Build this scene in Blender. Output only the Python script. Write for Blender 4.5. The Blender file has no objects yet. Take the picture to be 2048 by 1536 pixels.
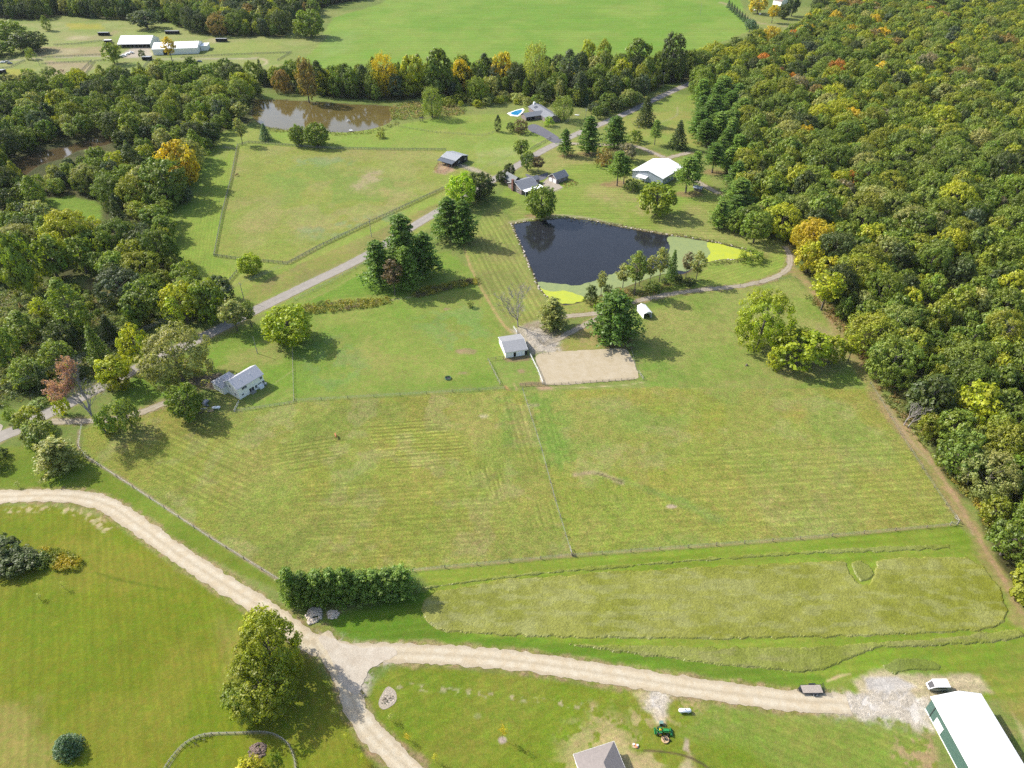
import bpy, math, random
import numpy as np
from mathutils import Vector, Matrix
# ---------------------------------------------------------------- camera, world, sun, exposure
S = bpy.context.scene
COL = S.collection
FPX, HC, PITCH = 1422.0, 165.0, math.radians(38)
cp, sp = math.cos(PITCH), math.sin(PITCH)
cam = bpy.data.objects.new('camera', bpy.data.cameras.new('camera')); COL.objects.link(cam)
cam.location = (0, 0, HC); cam.rotation_euler = (math.radians(90 - 38), 0, 0)
cam.data.lens = 36 * FPX / 2048; cam.data.sensor_width = 36; cam.data.clip_start = 1; cam.data.clip_end = 60000
S.camera = cam
SUN_EL, SUN_ROT = math.radians(40), math.radians(-64)
w = bpy.data.worlds.new('World'); S.world = w; w.use_nodes = True
nt = w.node_tree; bg = nt.nodes['Background']
sky = nt.nodes.new('ShaderNodeTexSky'); sky.sky_type = 'NISHITA'; sky.sun_disc = False
sky.sun_elevation = SUN_EL; sky.sun_rotation = SUN_ROT; sky.altitude = 300; sky.air_density = 1.0; sky.dust_density = 3.0; sky.ozone_density = 1.0
nt.links.new(sky.outputs[0], bg.inputs[0]); bg.inputs[1].default_value = 0.15
sun = bpy.data.objects.new('sun', bpy.data.lights.new('sun', 'SUN')); COL.objects.link(sun)
sun.data.energy = 3.9; sun.data.angle = math.radians(0.53); sun.data.color = (1.0, 0.955, 0.88)
sd = Vector((math.sin(SUN_ROT) * math.cos(SUN_EL), math.cos(SUN_ROT) * math.cos(SUN_EL), math.sin(SUN_EL)))
sun.rotation_euler = sd.to_track_quat('Z', 'Y').to_euler(); sun.location = (-200, 100, 300)
S.view_settings.view_transform = 'Standard'; S.view_settings.look = 'None'
S.view_settings.exposure = 0.9; S.view_settings.gamma = 1.0
S.render.engine = 'CYCLES'
S.cycles.use_denoising = False
S.cycles.max_bounces = 5; S.cycles.diffuse_bounces = 3; S.cycles.glossy_bounces = 2; S.cycles.transmission_bounces = 2
S.cycles.caustics_reflective = False; S.cycles.caustics_refractive = False
KL = 2.15   # linear level a white horizontal surface reaches at this exposure

# ---------------------------------------------------------------- helpers
rng = np.random.default_rng(7); R = random.Random(11)
def W(px, py, z=0.0):
    """ground (or height z) point seen at photo pixel px,py"""
    x = (px - 1024) / FPX; v = (py - 768) / FPX
    t = (HC - z) / (sp + v * cp)
    return (t * x, t * (cp - v * sp), z)
def V(px, py, z=0.0): return Vector(W(px, py, z))
def scale_at(py): return (FPX * sp + (py - 768) * cp) / HC
def height_of(px, pyb, pyt):
    Y = W(px, pyb)[1]; v = (pyt - 768) / FPX
    return HC - Y * (sp + v * cp) / (cp - v * sp)
def proj(x, y, z=0):
    d = y * cp + (HC - z) * sp
    return 1024 + FPX * x / d, 768 + FPX * ((HC - z) * cp - y * sp) / d
def s2l(c): return c / 12.92 if c <= 0.04045 else ((c + 0.055) / 1.055) ** 2.4
def C(h, k=None):
    k = KL if k is None else k
    h = h.lstrip('#'); return tuple(min(0.85, s2l(int(h[i:i + 2], 16) / 255) / k) for i in (0, 2, 4))
def hashn(ix, iy, seed):
    n = (ix.astype(np.int64) * 374761393 + iy.astype(np.int64) * 668265263 + seed * 974634777) & 0xffffffff
    n = ((n ^ (n >> 13)) * 1274126177) & 0xffffffff
    return ((n ^ (n >> 16)) & 0xffffff) / float(0xffffff)
def vnoise(x, y, seed=0):
    ix = np.floor(x); iy = np.floor(y); fx = x - ix; fy = y - iy
    fx = fx * fx * (3 - 2 * fx); fy = fy * fy * (3 - 2 * fy)
    a = hashn(ix, iy, seed); b = hashn(ix + 1, iy, seed); c = hashn(ix, iy + 1, seed); d = hashn(ix + 1, iy + 1, seed)
    return (a + (b - a) * fx) * (1 - fy) + (c + (d - c) * fx) * fy
def fbm(x, y, sc, seed=0, o=4):
    r = 0; amp = 1; tot = 0; f = 1 / sc
    for i in range(o):
        r = r + amp * vnoise(x * f + 17.3 * i, y * f - 9.1 * i, seed + i); tot += amp; amp *= .55; f *= 2.03
    return r / tot
def sstep(a, b, x):
    t = np.clip((x - a) / (b - a + 1e-9), 0, 1); return t * t * (3 - 2 * t)
def catmull(pts, n=8):
    P = [Vector(p[:2]) for p in pts]
    if len(P) < 3: return [(p.x, p.y) for p in P]
    P = [2 * P[0] - P[1]] + P + [2 * P[-1] - P[-2]]; out = []
    for i in range(1, len(P) - 2):
        for k in range(n):
            t = k / n; a, b, c, d = P[i - 1:i + 3]
            q = .5 * ((2 * b) + (c - a) * t + (2 * a - 5 * b + 4 * c - d) * t * t + (3 * b - a - 3 * c + d) * t ** 3)
            out.append((q.x, q.y))
    out.append((P[-2].x, P[-2].y)); return out
def wpts(px): return [W(*p)[:2] for p in px]
def sdf_poly(X, Y, P):
    """signed distance (negative inside)"""
    P = np.array(P); n = len(P); d = np.full(X.shape, 1e18); ins = np.zeros(X.shape, bool)
    for i in range(n):
        ax, ay = P[i]; bx, by = P[(i + 1) % n]; ex, ey = bx - ax, by - ay
        wx, wy = X - ax, Y - ay
        t = np.clip((wx * ex + wy * ey) / (ex * ex + ey * ey + 1e-12), 0, 1)
        d = np.minimum(d, (wx - ex * t) ** 2 + (wy - ey * t) ** 2)
        c = (ay > Y) != (by > Y)
        with np.errstate(divide='ignore', invalid='ignore'):
            ins ^= c & (X < (bx - ax) * (Y - ay) / (by - ay + 1e-30) + ax)
    d = np.sqrt(d); return np.where(ins, -d, d)
def sdf_line(X, Y, P):
    d = np.full(X.shape, 1e18)
    for i in range(len(P) - 1):
        ax, ay = P[i]; bx, by = P[i + 1]; ex, ey = bx - ax, by - ay
        t = np.clip(((X - ax) * ex + (Y - ay) * ey) / (ex * ex + ey * ey + 1e-12), 0, 1)
        d = np.minimum(d, (X - ax - ex * t) ** 2 + (Y - ay - ey * t) ** 2)
    return np.sqrt(d)
def inside(x, y, P):
    c = False; n = len(P); j = n - 1
    for i in range(n):
        if (P[i][1] > y) != (P[j][1] > y) and x < (P[j][0] - P[i][0]) * (y - P[i][1]) / (P[j][1] - P[i][1]) + P[i][0]: c = not c
        j = i
    return c

def tag(o, label=None, cat=None, group=None, kind=None):
    if label: o['label'] = label
    if cat: o['category'] = cat
    if group: o['group'] = group
    if kind: o['kind'] = kind
    return o
def link(name, me, mats=(), parent=None):
    o = bpy.data.objects.new(name, me); COL.objects.link(o)
    for m in (mats if isinstance(mats, (list, tuple)) else [mats]):
        if m and m.name not in [x.name for x in me.materials if x]: me.materials.append(m)
    if parent: o.parent = parent
    return o
def empty(name, loc, rz=0.0, **k):
    o = bpy.data.objects.new(name, None); COL.objects.link(o); o.empty_display_size = .5
    o.location = loc; o.rotation_euler = (0, 0, rz); return tag(o, **k)
def copy_tree(o, parent=None):
    c = o.copy(); COL.objects.link(c)
    if parent: c.parent = parent
    for ch in o.children: copy_tree(ch, c)
    return c
def np_mesh(name, verts, faces, fcol=None, smooth=False, uv=None, cname='lv'):
    """faces: (n,k) array, all the same size"""
    me = bpy.data.meshes.new(name); verts = np.asarray(verts, np.float32); faces = np.asarray(faces, np.int32)
    n, k = faces.shape
    me.vertices.add(len(verts)); me.vertices.foreach_set('co', verts.ravel())
    me.loops.add(n * k); me.loops.foreach_set('vertex_index', faces.ravel())
    me.polygons.add(n); me.polygons.foreach_set('loop_start', np.arange(0, n * k, k, dtype=np.int32))
    if smooth: me.polygons.foreach_set('use_smooth', np.ones(n, bool))
    else: me.polygons.foreach_set('use_smooth', np.zeros(n, bool))
    if fcol is not None:
        a = me.attributes.new(cname, 'FLOAT_COLOR', 'FACE')
        a.data.foreach_set('color', np.concatenate([fcol, np.ones((len(fcol), 1))], 1).astype(np.float32).ravel())
    if uv is not None:
        u = me.uv_layers.new(name='UVMap'); u.data.foreach_set('uv', np.asarray(uv, np.float32)[faces.ravel()].ravel())
    me.update(calc_edges=True); return me
class MB:
    """collects boxes, prisms, tubes; build() links ONE mesh object"""
    def __init__(s): s.v = []; s.f = []; s.m = []
    def add(s, vs, fs, mi=0):
        b = len(s.v); s.v += [tuple(v) for v in vs]; s.f += [tuple(b + i for i in f) for f in fs]; s.m += [mi] * len(fs); return s
    def box(s, c, d, rz=0, mi=0, tilt=None):
        x, y, z = d[0] / 2, d[1] / 2, d[2] / 2
        vs = [Vector((a * x, b * y, e * z)) for a in (-1, 1) for b in (-1, 1) for e in (-1, 1)]
        M = Matrix.Translation(c) @ Matrix.Rotation(rz, 4, 'Z')
        if tilt: M = M @ tilt
        return s.add([M @ v for v in vs], [(0, 1, 3, 2), (4, 6, 7, 5), (0, 4, 5, 1), (2, 3, 7, 6), (0, 2, 6, 4), (1, 5, 7, 3)], mi)
    def prism(s, pts, z0, z1, mi=0):
        n = len(pts); vs = [(p[0], p[1], z0) for p in pts] + [(p[0], p[1], z1) for p in pts]
        return s.add(vs, [tuple(range(n))[::-1], tuple(range(n, 2 * n))] + [(i, (i + 1) % n, n + (i + 1) % n, n + i) for i in range(n)], mi)
    def slab(s, quad, th, mi=0):
        """thin plate: quad top corners, thickness downwards"""
        q = [Vector(p) for p in quad]; n = len(q); vs = q + [p - Vector((0, 0, th)) for p in q]
        return s.add(vs, [tuple(range(n)), tuple(range(n, 2 * n))[::-1]] + [(i, n + i, n + (i + 1) % n, (i + 1) % n) for i in range(n)], mi)
    def tube(s, pts, r, n=6, mi=0, cap=True):
        pts = [Vector(p) for p in pts]; rs = r if isinstance(r, (list, tuple)) else [r] * len(pts); b = len(s.v); rings = []
        for i, p in enumerate(pts):
            t = (pts[min(i + 1, len(pts) - 1)] - pts[max(i - 1, 0)]).normalized()
            u = t.cross(Vector((0, 0, 1))) if abs(t.z) < .95 else t.cross(Vector((1, 0, 0)))
            u.normalize(); q = t.cross(u)
            for k in range(n):
                a = 2 * math.pi * k / n; s.v.append(tuple(p + (u * math.cos(a) + q * math.sin(a)) * rs[i]))
        for i in range(len(pts) - 1):
            for k in range(n):
                a = b + i * n + k; c = b + i * n + (k + 1) % n; s.f.append((a, c, c + n, a + n)); s.m.append(mi)
        if cap:
            s.f.append(tuple(b + k for k in range(n))[::-1]); s.m.append(mi)
            e = b + (len(pts) - 1) * n; s.f.append(tuple(e + k for k in range(n))); s.m.append(mi)
        return s
    def ball(s, c, r, n=8, m=5, mi=0):
        r = r if isinstance(r, (tuple, list)) else (r, r, r); b = len(s.v)
        for j in range(m + 1):
            th = math.pi * j / m
            for k in range(n):
                a = 2 * math.pi * k / n; s.v.append((c[0] + r[0] * math.sin(th) * math.cos(a), c[1] + r[1] * math.sin(th) * math.sin(a), c[2] + r[2] * math.cos(th)))
        for j in range(m):
            for k in range(n):
                a = b + j * n + k; d = b + j * n + (k + 1) % n; s.f.append((a, a + n, d + n, d)); s.m.append(mi)
        return s
    def build(s, name, mats, parent=None, smooth=False, loc=None):
        me = bpy.data.meshes.new(name); me.from_pydata(s.v, [], s.f)
        mats = mats if isinstance(mats, (list, tuple)) else [mats]
        for m in mats: me.materials.append(m)
        me.polygons.foreach_set('material_index', s.m)
        if smooth: me.polygons.foreach_set('use_smooth', [True] * len(s.f))
        me.update()
        o = bpy.data.objects.new(name, me); COL.objects.link(o)
        if parent: o.parent = parent
        if loc: o.location = loc
        return o

# ---------------------------------------------------------------- materials
MATS = {}
def nodes(name):
    m = bpy.data.materials.new(name); m.use_nodes = True; n = m.node_tree
    return m, n, n.nodes['Principled BSDF'], n.nodes, n.links
def mix_rgb(n, L, fac, a, b, mode='MIX'):
    x = n.nodes.new('ShaderNodeMix'); x.data_type = 'RGBA'; x.blend_type = mode
    for s_, v_ in ((0, fac), (6, a), (7, b)):
        if hasattr(v_, 'links') or hasattr(v_, 'is_linked'): L.new(v_, x.inputs[s_])
        else: x.inputs[s_].default_value = v_ if s_ == 0 else (*v_[:3], 1)
    return x.outputs[2]
def noise_n(n, L, scale, detail=4, rough=.6, vec=None, dist=0):
    x = n.nodes.new('ShaderNodeTexNoise'); x.inputs['Scale'].default_value = scale; x.inputs['Detail'].default_value = detail
    x.inputs['Roughness'].default_value = rough; x.inputs['Distortion'].default_value = dist
    if vec is not None: L.new(vec, x.inputs['Vector'])
    return x.outputs['Fac']
def ramp(n, L, src, a, b, lo=0.0, hi=1.0):
    x = n.nodes.new('ShaderNodeMapRange'); x.inputs[1].default_value = a; x.inputs[2].default_value = b
    x.inputs[3].default_value = lo; x.inputs[4].default_value = hi; L.new(src, x.inputs[0]); return x.outputs[0]
def math_n(n, L, op, a, b=None):
    x = n.nodes.new('ShaderNodeMath'); x.operation = op
    for i, v_ in enumerate((a, b)):
        if v_ is None: continue
        if hasattr(v_, 'is_linked'): L.new(v_, x.inputs[i])
        else: x.inputs[i].default_value = v_
    return x.outputs[0]
def mat(name, col, rough=.8, var=.12, scale=3.0, metal=0.0, spec=.3, bump=0.0, col2=None, stretch=None, ribs=None):
    """plain surface with noise variation, optional ribs (period, axis)"""
    if name in MATS: return MATS[name]
    m, n, p, N, L = nodes(name)
    tc = N.new('ShaderNodeTexCoord'); vec = tc.outputs['Object']
    if stretch:
        mp = N.new('ShaderNodeMapping'); mp.inputs['Scale'].default_value = stretch; L.new(vec, mp.inputs['Vector']); vec = mp.outputs[0]
    f = noise_n(n, L, scale, 5, .65, vec)
    f = ramp(n, L, f, .3, .7)
    c = col; d = tuple(x * (1 - var * 2) for x in col) if col2 is None else col2
    out = mix_rgb(n, L, f, d, tuple(min(.9, x * (1 + var)) for x in c))
    if ribs:
        wv = N.new('ShaderNodeTexWave'); wv.bands_direction = ribs[1]; wv.inputs['Scale'].default_value = ribs[0]; L.new(tc.outputs['Object'], wv.inputs['Vector'])
        g = ramp(n, L, wv.outputs['Fac'], .25, .6, ribs[2] if len(ribs) > 2 else .75, 1.0)
        out = mix_rgb(n, L, 1.0, out, g, 'MULTIPLY')
        bp = N.new('ShaderNodeBump'); bp.inputs['Strength'].default_value = .5; bp.inputs['Distance'].default_value = .04
        L.new(wv.outputs['Fac'], bp.inputs['Height']); L.new(bp.outputs[0], p.inputs['Normal'])
    elif bump:
        bp = N.new('ShaderNodeBump'); bp.inputs['Strength'].default_value = bump; bp.inputs['Distance'].default_value = .1
        L.new(noise_n(n, L, scale * 6, 4, .7, vec), bp.inputs['Height']); L.new(bp.outputs[0], p.inputs['Normal'])
    L.new(out, p.inputs['Base Color']); p.inputs['Roughness'].default_value = rough; p.inputs['Metallic'].default_value = metal
    p.inputs['Specular IOR Level'].default_value = spec
    MATS[name] = m; return m
WHITE = mat('white_siding', (.80, .78, .70), .6, .04, 2)
WHITEROOF = mat('white_metal_roof', (.80, .80, .79), .45, .02, .6, ribs=(1.1, 'X', .94))
GREYROOF = mat('grey_shingle', C('#bfbec2', 1.3), .9, .07, 1.5, bump=.1)
DARKROOF = mat('dark_shingle', C('#8f9298', 1.6), .9, .1, 1.5, bump=.1)
METALROOF = mat('grey_metal_roof', C('#aeb2b6', 1.6), .5, .05, .8, ribs=(1.1, 'X', .9))
TAUPE = mat('taupe_shingle', C('#b3a9a4'), .9, .07, 1.4, bump=.12)
BARNROOF = mat('barn_shingle', C('#b8b9bb', 2.0), .9, .08, 1.5, bump=.1)
BRICK = mat('brick', C('#a3766a'), .9, .12, 6)
PALEBRICK = mat('pale_brick', C('#b5a3a0'), .9, .08, 6)
WIRE = mat('wire_grey', (.42, .42, .42), .8, .05, 3)
GLASS = mat('window_glass', (.012, .016, .022), .12, .1, 2, spec=.6)
DARK = mat('dark_interior', (.012, .011, .010), .95, .1, 2)
TRIM = mat('white_trim', (.75, .75, .73), .6, .03, 3)
WOOD = mat('weathered_wood', (.20, .17, .13), .9, .2, 4, stretch=(1, 1, 6))
DARKWOOD = mat('dark_stained_wood', (.045, .04, .035), .85, .2, 4)
PALEWOOD = mat('pale_grey_wood', (.33, .31, .27), .9, .15, 4)
RAWWOOD = mat('raw_plank', (.42, .33, .20), .85, .15, 5, stretch=(1, 8, 1))
DECKW = mat('deck_boards', (.36, .31, .26), .85, .12, 3, ribs=(2.2, 'Y', .7))
CONC = mat('concrete', (.50, .47, .42), .9, .07, 1.2)
BLACK = mat('black_rubber', (.015, .015, .016), .7, .2, 5)
BLACKM = mat('black_steel', (.02, .021, .023), .45, .2, 5, spec=.5)
GALV = mat('galvanised_steel', (.42, .44, .45), .4, .1, 5, metal=.6)
GREENP = mat('green_paint', (.02, .20, .045), .35, .08, 4, spec=.5)
YELLOWP = mat('yellow_paint', (.75, .55, .03), .4, .05, 4)
RUST = mat('rusty_steel', (.30, .13, .07), .8, .2, 6)
TAN = mat('tan_paint', (.48, .33, .18), .6, .12, 5)
TEAL = mat('teal_ribbed_siding', C('#5a7a70', 1.5), .5, .04, 1, ribs=(1.55, 'Y', .72))
TEAL_END = mat('teal_end_siding', C('#5a7a70', 1.5), .5, .04, 1, ribs=(1.55, 'X', .72))
PALEBLUE = mat('pale_blue_siding', C('#b9c3cd', 1.3), .5, .04, 1, ribs=(1.0, 'X', .9))
WHITEP = mat('white_paint', (.80, .80, .80), .35, .03, 3, spec=.5)
RED = mat('red_paint', (.35, .04, .03), .4, .1, 3)
BLUEG = mat('blue_grey_paint', (.10, .13, .17), .4, .1, 3)
POOLW = mat('pool_water', (.02, .20, .38), .08, .1, .8, spec=.5)
STONE = mat('pale_stone', (.60, .52, .42), .9, .3, 2.5, bump=.6)
BARK = mat('tree_bark', (.13, .11, .09), .95, .25, 3)
PALEBARK = mat('pale_bark', (.30, .27, .25), .95, .2, 3)

def leaf_material(name, inst=True):
    m, n, p, N, L = nodes(name)
    lv = N.new('ShaderNodeAttribute'); lv.attribute_name = 'lv'; lv.attribute_type = 'GEOMETRY'
    out = lv.outputs['Color']
    if inst:
        ti = N.new('ShaderNodeAttribute'); ti.attribute_name = 'tint'; ti.attribute_type = 'INSTANCER'
        out = mix_rgb(n, L, 1.0, ti.outputs['Color'], lv.outputs['Color'], 'MULTIPLY')
    N.remove(p)
    d = N.new('ShaderNodeBsdfDiffuse'); t = N.new('ShaderNodeBsdfTranslucent'); g = N.new('ShaderNodeBsdfGlossy')
    g.inputs['Roughness'].default_value = .45; g.inputs['Color'].default_value = (1, 1, 1, 1)
    L.new(out, d.inputs['Color'])
    tc = mix_rgb(n, L, 1.0, out, (1.25, 1.3, .45), 'MULTIPLY'); L.new(tc, t.inputs['Color'])
    a = N.new('ShaderNodeMixShader'); a.inputs[0].default_value = .38; L.new(d.outputs[0], a.inputs[1]); L.new(t.outputs[0], a.inputs[2])
    b = N.new('ShaderNodeMixShader'); b.inputs[0].default_value = .02; L.new(a.outputs[0], b.inputs[1]); L.new(g.outputs[0], b.inputs[2])
    L.new(b.outputs[0], N['Material Output'].inputs['Surface'])
    return m
LEAF = leaf_material('foliage'); LEAFS = leaf_material('plant_foliage', False)
# ---------------------------------------------------------------- ground: one sheet to the horizon
def build_ground():
    py_in = np.arange(-40, 1640, 2.5); Yr = [W(1024, y)[1] for y in py_in[::-1]]
    near = list(np.arange(-120, Yr[0], 6.0))
    far = [W(1024, y)[1] for y in (-50, -62, -76, -92, -110, -130, -155, -185, -215, -245, -275, -300, -320, -331)]
    Yr = np.array(near + Yr + far)
    kx = np.concatenate([[-3, -2.2, -1.6, -1.25], np.arange(-0.95, -.73, .02), (np.arange(0, 2048.1, 2.5) - 1024) / FPX, np.arange(.73, .96, .02), [1.25, 1.6, 2.2, 3]])
    dep = np.maximum(Yr * cp + HC * sp, 60)
    X = (kx[None, :] * dep[:, None]); Y = np.repeat(Yr[:, None], len(kx), 1)
    nr, nc = X.shape; X = X.ravel(); Y = Y.ravel()
    n1 = fbm(X, Y, 60, 1, 4); n2 = fbm(X, Y, 14, 5, 4); n3 = fbm(X, Y, 3.2, 9, 3); nb = (fbm(X, Y, 5, 21, 4) - .5) * 2
    nA = (fbm(X, Y, 1.6, 31, 2) - .5) * 2
    col = np.zeros((len(X), 3)); g1 = np.array(C('#84914a')); g2 = np.array(C('#9ba05a')); t = sstep(.35, .65, n1)[:, None]
    col[:] = g1 * (1 - t) + g2 * t
    sv = np.zeros((len(X), 3)); sv[:, 2] = 0; grain = np.full(len(X), 1.0); Z = np.zeros(len(X))
    hs = lambda h: np.array(C(h))
    def put(d, idx, hx, soft, edge, op, patch=None, hx2=None, sc2=None, st=None, gr=None):
        m = sstep(soft, -soft, d + edge * nb[idx] + .35 * edge * nA[idx]) * op
        if patch is not None:
            q = fbm(X[idx], Y[idx], patch[0], patch[2] if len(patch) > 2 else 3, 3); m = m * sstep(patch[1] - .05, patch[1] + .06, q)
        c = hs(hx)[None, :]
        if hx2: 
            q = sstep(.38, .62, fbm(X[idx], Y[idx], sc2 or 9, 55, 4))[:, None]; c = c * (1 - q) + hs(hx2) * q
        col[idx] = col[idx] * (1 - m[:, None]) + c * m[:, None]
        if gr is not None: grain[idx] = grain[idx] * (1 - m) + gr * m
        if st:
            a, b, per, amp = st if len(st) == 4 else (*st[0], st[1], st[2]); A = np.array(W(*a)[:2]); B = np.array(W(*b)[:2]); u = (B - A) / np.linalg.norm(B - A)
            k = idx[m > .5 * op]
            dx, dy = X[k] - A[0], Y[k] - A[1]
            sv[k, 0] = (-dx * u[1] + dy * u[0]) / per; sv[k, 1] = (dx * u[0] + dy * u[1]) / (per * 14)
            sv[k, 2] = amp
        return m
    def sel(P, mg):
        P = np.array(P); return np.nonzero((X > P[:, 0].min() - mg) & (X < P[:, 0].max() + mg) & (Y > P[:, 1].min() - mg) & (Y < P[:, 1].max() + mg))[0]
    def poly(px, hx, soft=.8, edge=1.0, op=1, **k):
        P = wpts(px); idx = sel(P, soft + edge * 2 + 1)
        if len(idx): put(sdf_poly(X[idx], Y[idx], P), idx, hx, soft, edge, op, **k)
    def line(px, wd, hx, soft=.5, edge=.5, op=1, **k):
        P = wpts(catmull(px, 5)); idx = sel(P, wd + soft + edge * 2 + 1)
        if len(idx): put(sdf_line(X[idx], Y[idx], P) - wd / 2, idx, hx, soft, edge, op, **k)
    def blob(px, py, rx, ry, hx, soft=1.0, edge=.8, op=1, **k):
        x, y, _ = W(px, py); P = [(x + rx * math.cos(a), y + ry * math.sin(a)) for a in np.linspace(0, 2 * math.pi, 13)[:-1]]
        idx = sel(P, soft + edge * 2 + 1)
        if len(idx): put(sdf_poly(X[idx], Y[idx], P), idx, hx, soft, edge, op, **k)
    # far meadow and farm
    poly([(585, 140), (605, 115), (640, 75), (668, 35), (760, 8), (820, -30), (1470, -30), (1500, 62), (1400, 100), (1300, 160), (1000, 175), (800, 160), (600, 170)], '#84a43e', 2, 3, hx2='#93aa4a', sc2=70, gr=.35, st=((700, 60), (1400, 60), 9, .35))
    poly([(640, 70), (720, 60), (700, 100), (640, 120)], '#98ad5a', 8, 6, .7)
    line([(1400, 60), (1440, 62), (1460, 75)], 1.2, '#a3b866', 1, .5, .6)
    poly([(-200, 60), (80, 45), (330, 40), (520, 60), (660, 70), (600, 125), (480, 200), (-100, 190)], '#99a258', 3, 4, hx2='#a8aa68', sc2=18, gr=.8)
    poly([(60, 92), (150, 96), (215, 92), (212, 112), (120, 112), (60, 115)], '#b6a27c', 3, 5, .8); poly([(90, 122), (170, 125), (190, 132), (150, 165), (110, 150)], '#b9a583', 3, 4, .85)
    poly([(270, 92), (300, 88), (306, 112), (260, 116), (235, 112)], '#c9bda8', 2, 2); line([(0, 122), (100, 116), (215, 112), (310, 118), (420, 118), (512, 117)], 4, '#beb39c', 1.5, 1, .8)
    line([(480, 117), (515, 116), (533, 122), (525, 131), (495, 135), (470, 133)], 3, '#cdbd96', 1, .6, .9); poly([(150, 82), (215, 78), (240, 60), (200, 68)], '#b3a37b', 3, 4, .6)
    poly([(130, 46), (200, 48), (210, 58), (140, 60)], '#b5ad45', 2, 3, .8); poly([(10, 138), (70, 138), (60, 158), (0, 160)], '#b8ac48', 2, 3, .85)
    for a, b in ((155, 76), (133, 104), (435, 80)): blob(a, b, 12, 10, '#c6b78e', 3, 3, .8)
    poly([(400, 90), (560, 80), (560, 110), (420, 112)], '#a2a85c', 4, 5)
    # wood floors
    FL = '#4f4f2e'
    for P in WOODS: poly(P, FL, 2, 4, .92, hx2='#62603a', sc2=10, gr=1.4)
    poly([(-80, 560), (130, 560), (230, 600), (330, 640), (250, 700), (225, 780), (90, 795), (-80, 830)], '#707b3c', 3, 4, hx2='#8a8a52', sc2=9, gr=1.6)
    poly([(165, 560), (215, 545), (235, 580), (200, 640), (180, 620)], '#96855a', 2, 3, .7)
    poly([(88, 398), (140, 392), (200, 405), (205, 440), (160, 440), (95, 410)], '#869f3b', 2, 2)
    poly([(40, 255), (150, 235), (220, 210), (250, 190), (160, 180), (90, 250)], '#5e6a38', 2, 4, .8)
    # pasture with black fence and lawns around it
    poly([(330, 400), (400, 290), (480, 245), (520, 258), (640, 268), (800, 250), (900, 230), (1010, 228), (1110, 265), (1110, 285), (985, 360), (900, 440), (750, 505), (560, 620), (440, 660), (440, 590), (370, 560), (340, 480)], '#98a94b', 2, 2, hx2='#a3ac55', sc2=30)
    poly([(340, 470), (470, 290), (455, 370), (430, 515), (480, 540), (440, 585), (370, 555)], '#98a947', 1, 1, st=((440, 560), (470, 290), 1.6, .5))
    poly([(475, 290), (880, 302), (985, 348), (880, 388), (580, 527), (430, 516), (445, 430)], '#9fa450', 1, 1, hx2='#a9a660', sc2=22, gr=1.3)
    poly([(520, 345), (640, 330), (820, 360), (860, 350), (760, 420), (600, 420)], '#8ea24d', 6, 8, .7, patch=(16, .5)); poly([(560, 420), (700, 385), (860, 370), (740, 450), (600, 490)], '#b0a76c', 6, 8, .6, patch=(20, .42, 8))
    poly([(560, 310), (700, 315), (700, 330), (560, 335)], '#8fa57a', 5, 5, .5, patch=(7, .5, 4)); poly([(600, 460), (800, 420), (800, 440), (620, 480)], '#92a97c', 5, 5, .5, patch=(6, .5, 14))
    poly([(705, 372), (735, 345), (762, 340), (755, 362), (715, 380)], '#c6b490', 2.5, 3, .95, patch=(4, .36)); poly([(690, 380), (740, 335), (775, 345), (740, 378)], '#b4a873', 4, 4, .5)
    poly([(868, 345), (880, 325), (905, 325), (908, 340), (890, 350)], '#c9a98a', 1.5, 1.5, .95); line([(925, 332), (950, 340), (985, 356)], 5, '#c3b599', 1, .8)
    poly([(1000, 255), (1060, 262), (1110, 285), (1070, 310), (1010, 335), (955, 325), (950, 290)], '#9ead52', 2, 2, hx2='#abb369', sc2=25)
    poly([(820, 262), (960, 275), (940, 300), (820, 298)], '#9aa850', 3, 3, .8)
    # verge between road and pasture
    poly([(985, 362), (900, 395), (735, 470), (590, 533), (500, 575), (470, 620), (620, 560), (740, 500), (850, 430)], '#a2a155', 1, 1.5, hx2='#a29a5c', sc2=8)
    line([(590, 575), (660, 545), (740, 500)], 1.5, '#8f7e52', .8, .8, .6)
    # fields between road and shed
    poly([(520, 640), (740, 520), (900, 500), (960, 560), (1010, 660), (1000, 770), (590, 800), (540, 700)], '#8ba145', 2, 2, hx2='#9aa650', sc2=26, gr=1.1)
    poly([(610, 610), (770, 520), (860, 560), (800, 590), (650, 600)], '#7fa03a', 1.5, 2, .8, st=((640, 600), (800, 585), 3, .4))
    poly([(700, 640), (800, 660), (900, 730), (860, 770), (720, 760), (640, 700)], '#a3a558', 6, 7, .7, patch=(14, .48, 2)); poly([(820, 640), (960, 600), (990, 680), (900, 700)], '#8dab62', 4, 5, .5, patch=(5, .5, 6))
    poly([(590, 700), (660, 660), (760, 740), (640, 790)], '#86a25c', 4, 5, .5, patch=(4, .52, 17))
    for a in ((895, 618, 1.6, .9), (933, 702, 4.5, 2.2), (925, 746, 2, 1), (1341, 754, 4, 1.2), (1424, 743, 2, 1.3)): blob(*a[:4], '#b59a78', .6, .8, .85)
    line([(925, 480), (940, 530), (965, 580), (1000, 640), (1022, 665)], 1.3, '#c6ab74', .35, .3, .95)
    poly([(925, 485), (990, 400), (1025, 445), (1040, 500), (1070, 570), (1100, 620), (1030, 660), (960, 565)], '#a3a558', 1, 1, hx2='#9d9c58', sc2=10, st=((930, 480), (1010, 640), 2.6, .9))
    line([(780, 600), (830, 593)], .8, '#c9bd92', .3, .2, .8)
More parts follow.
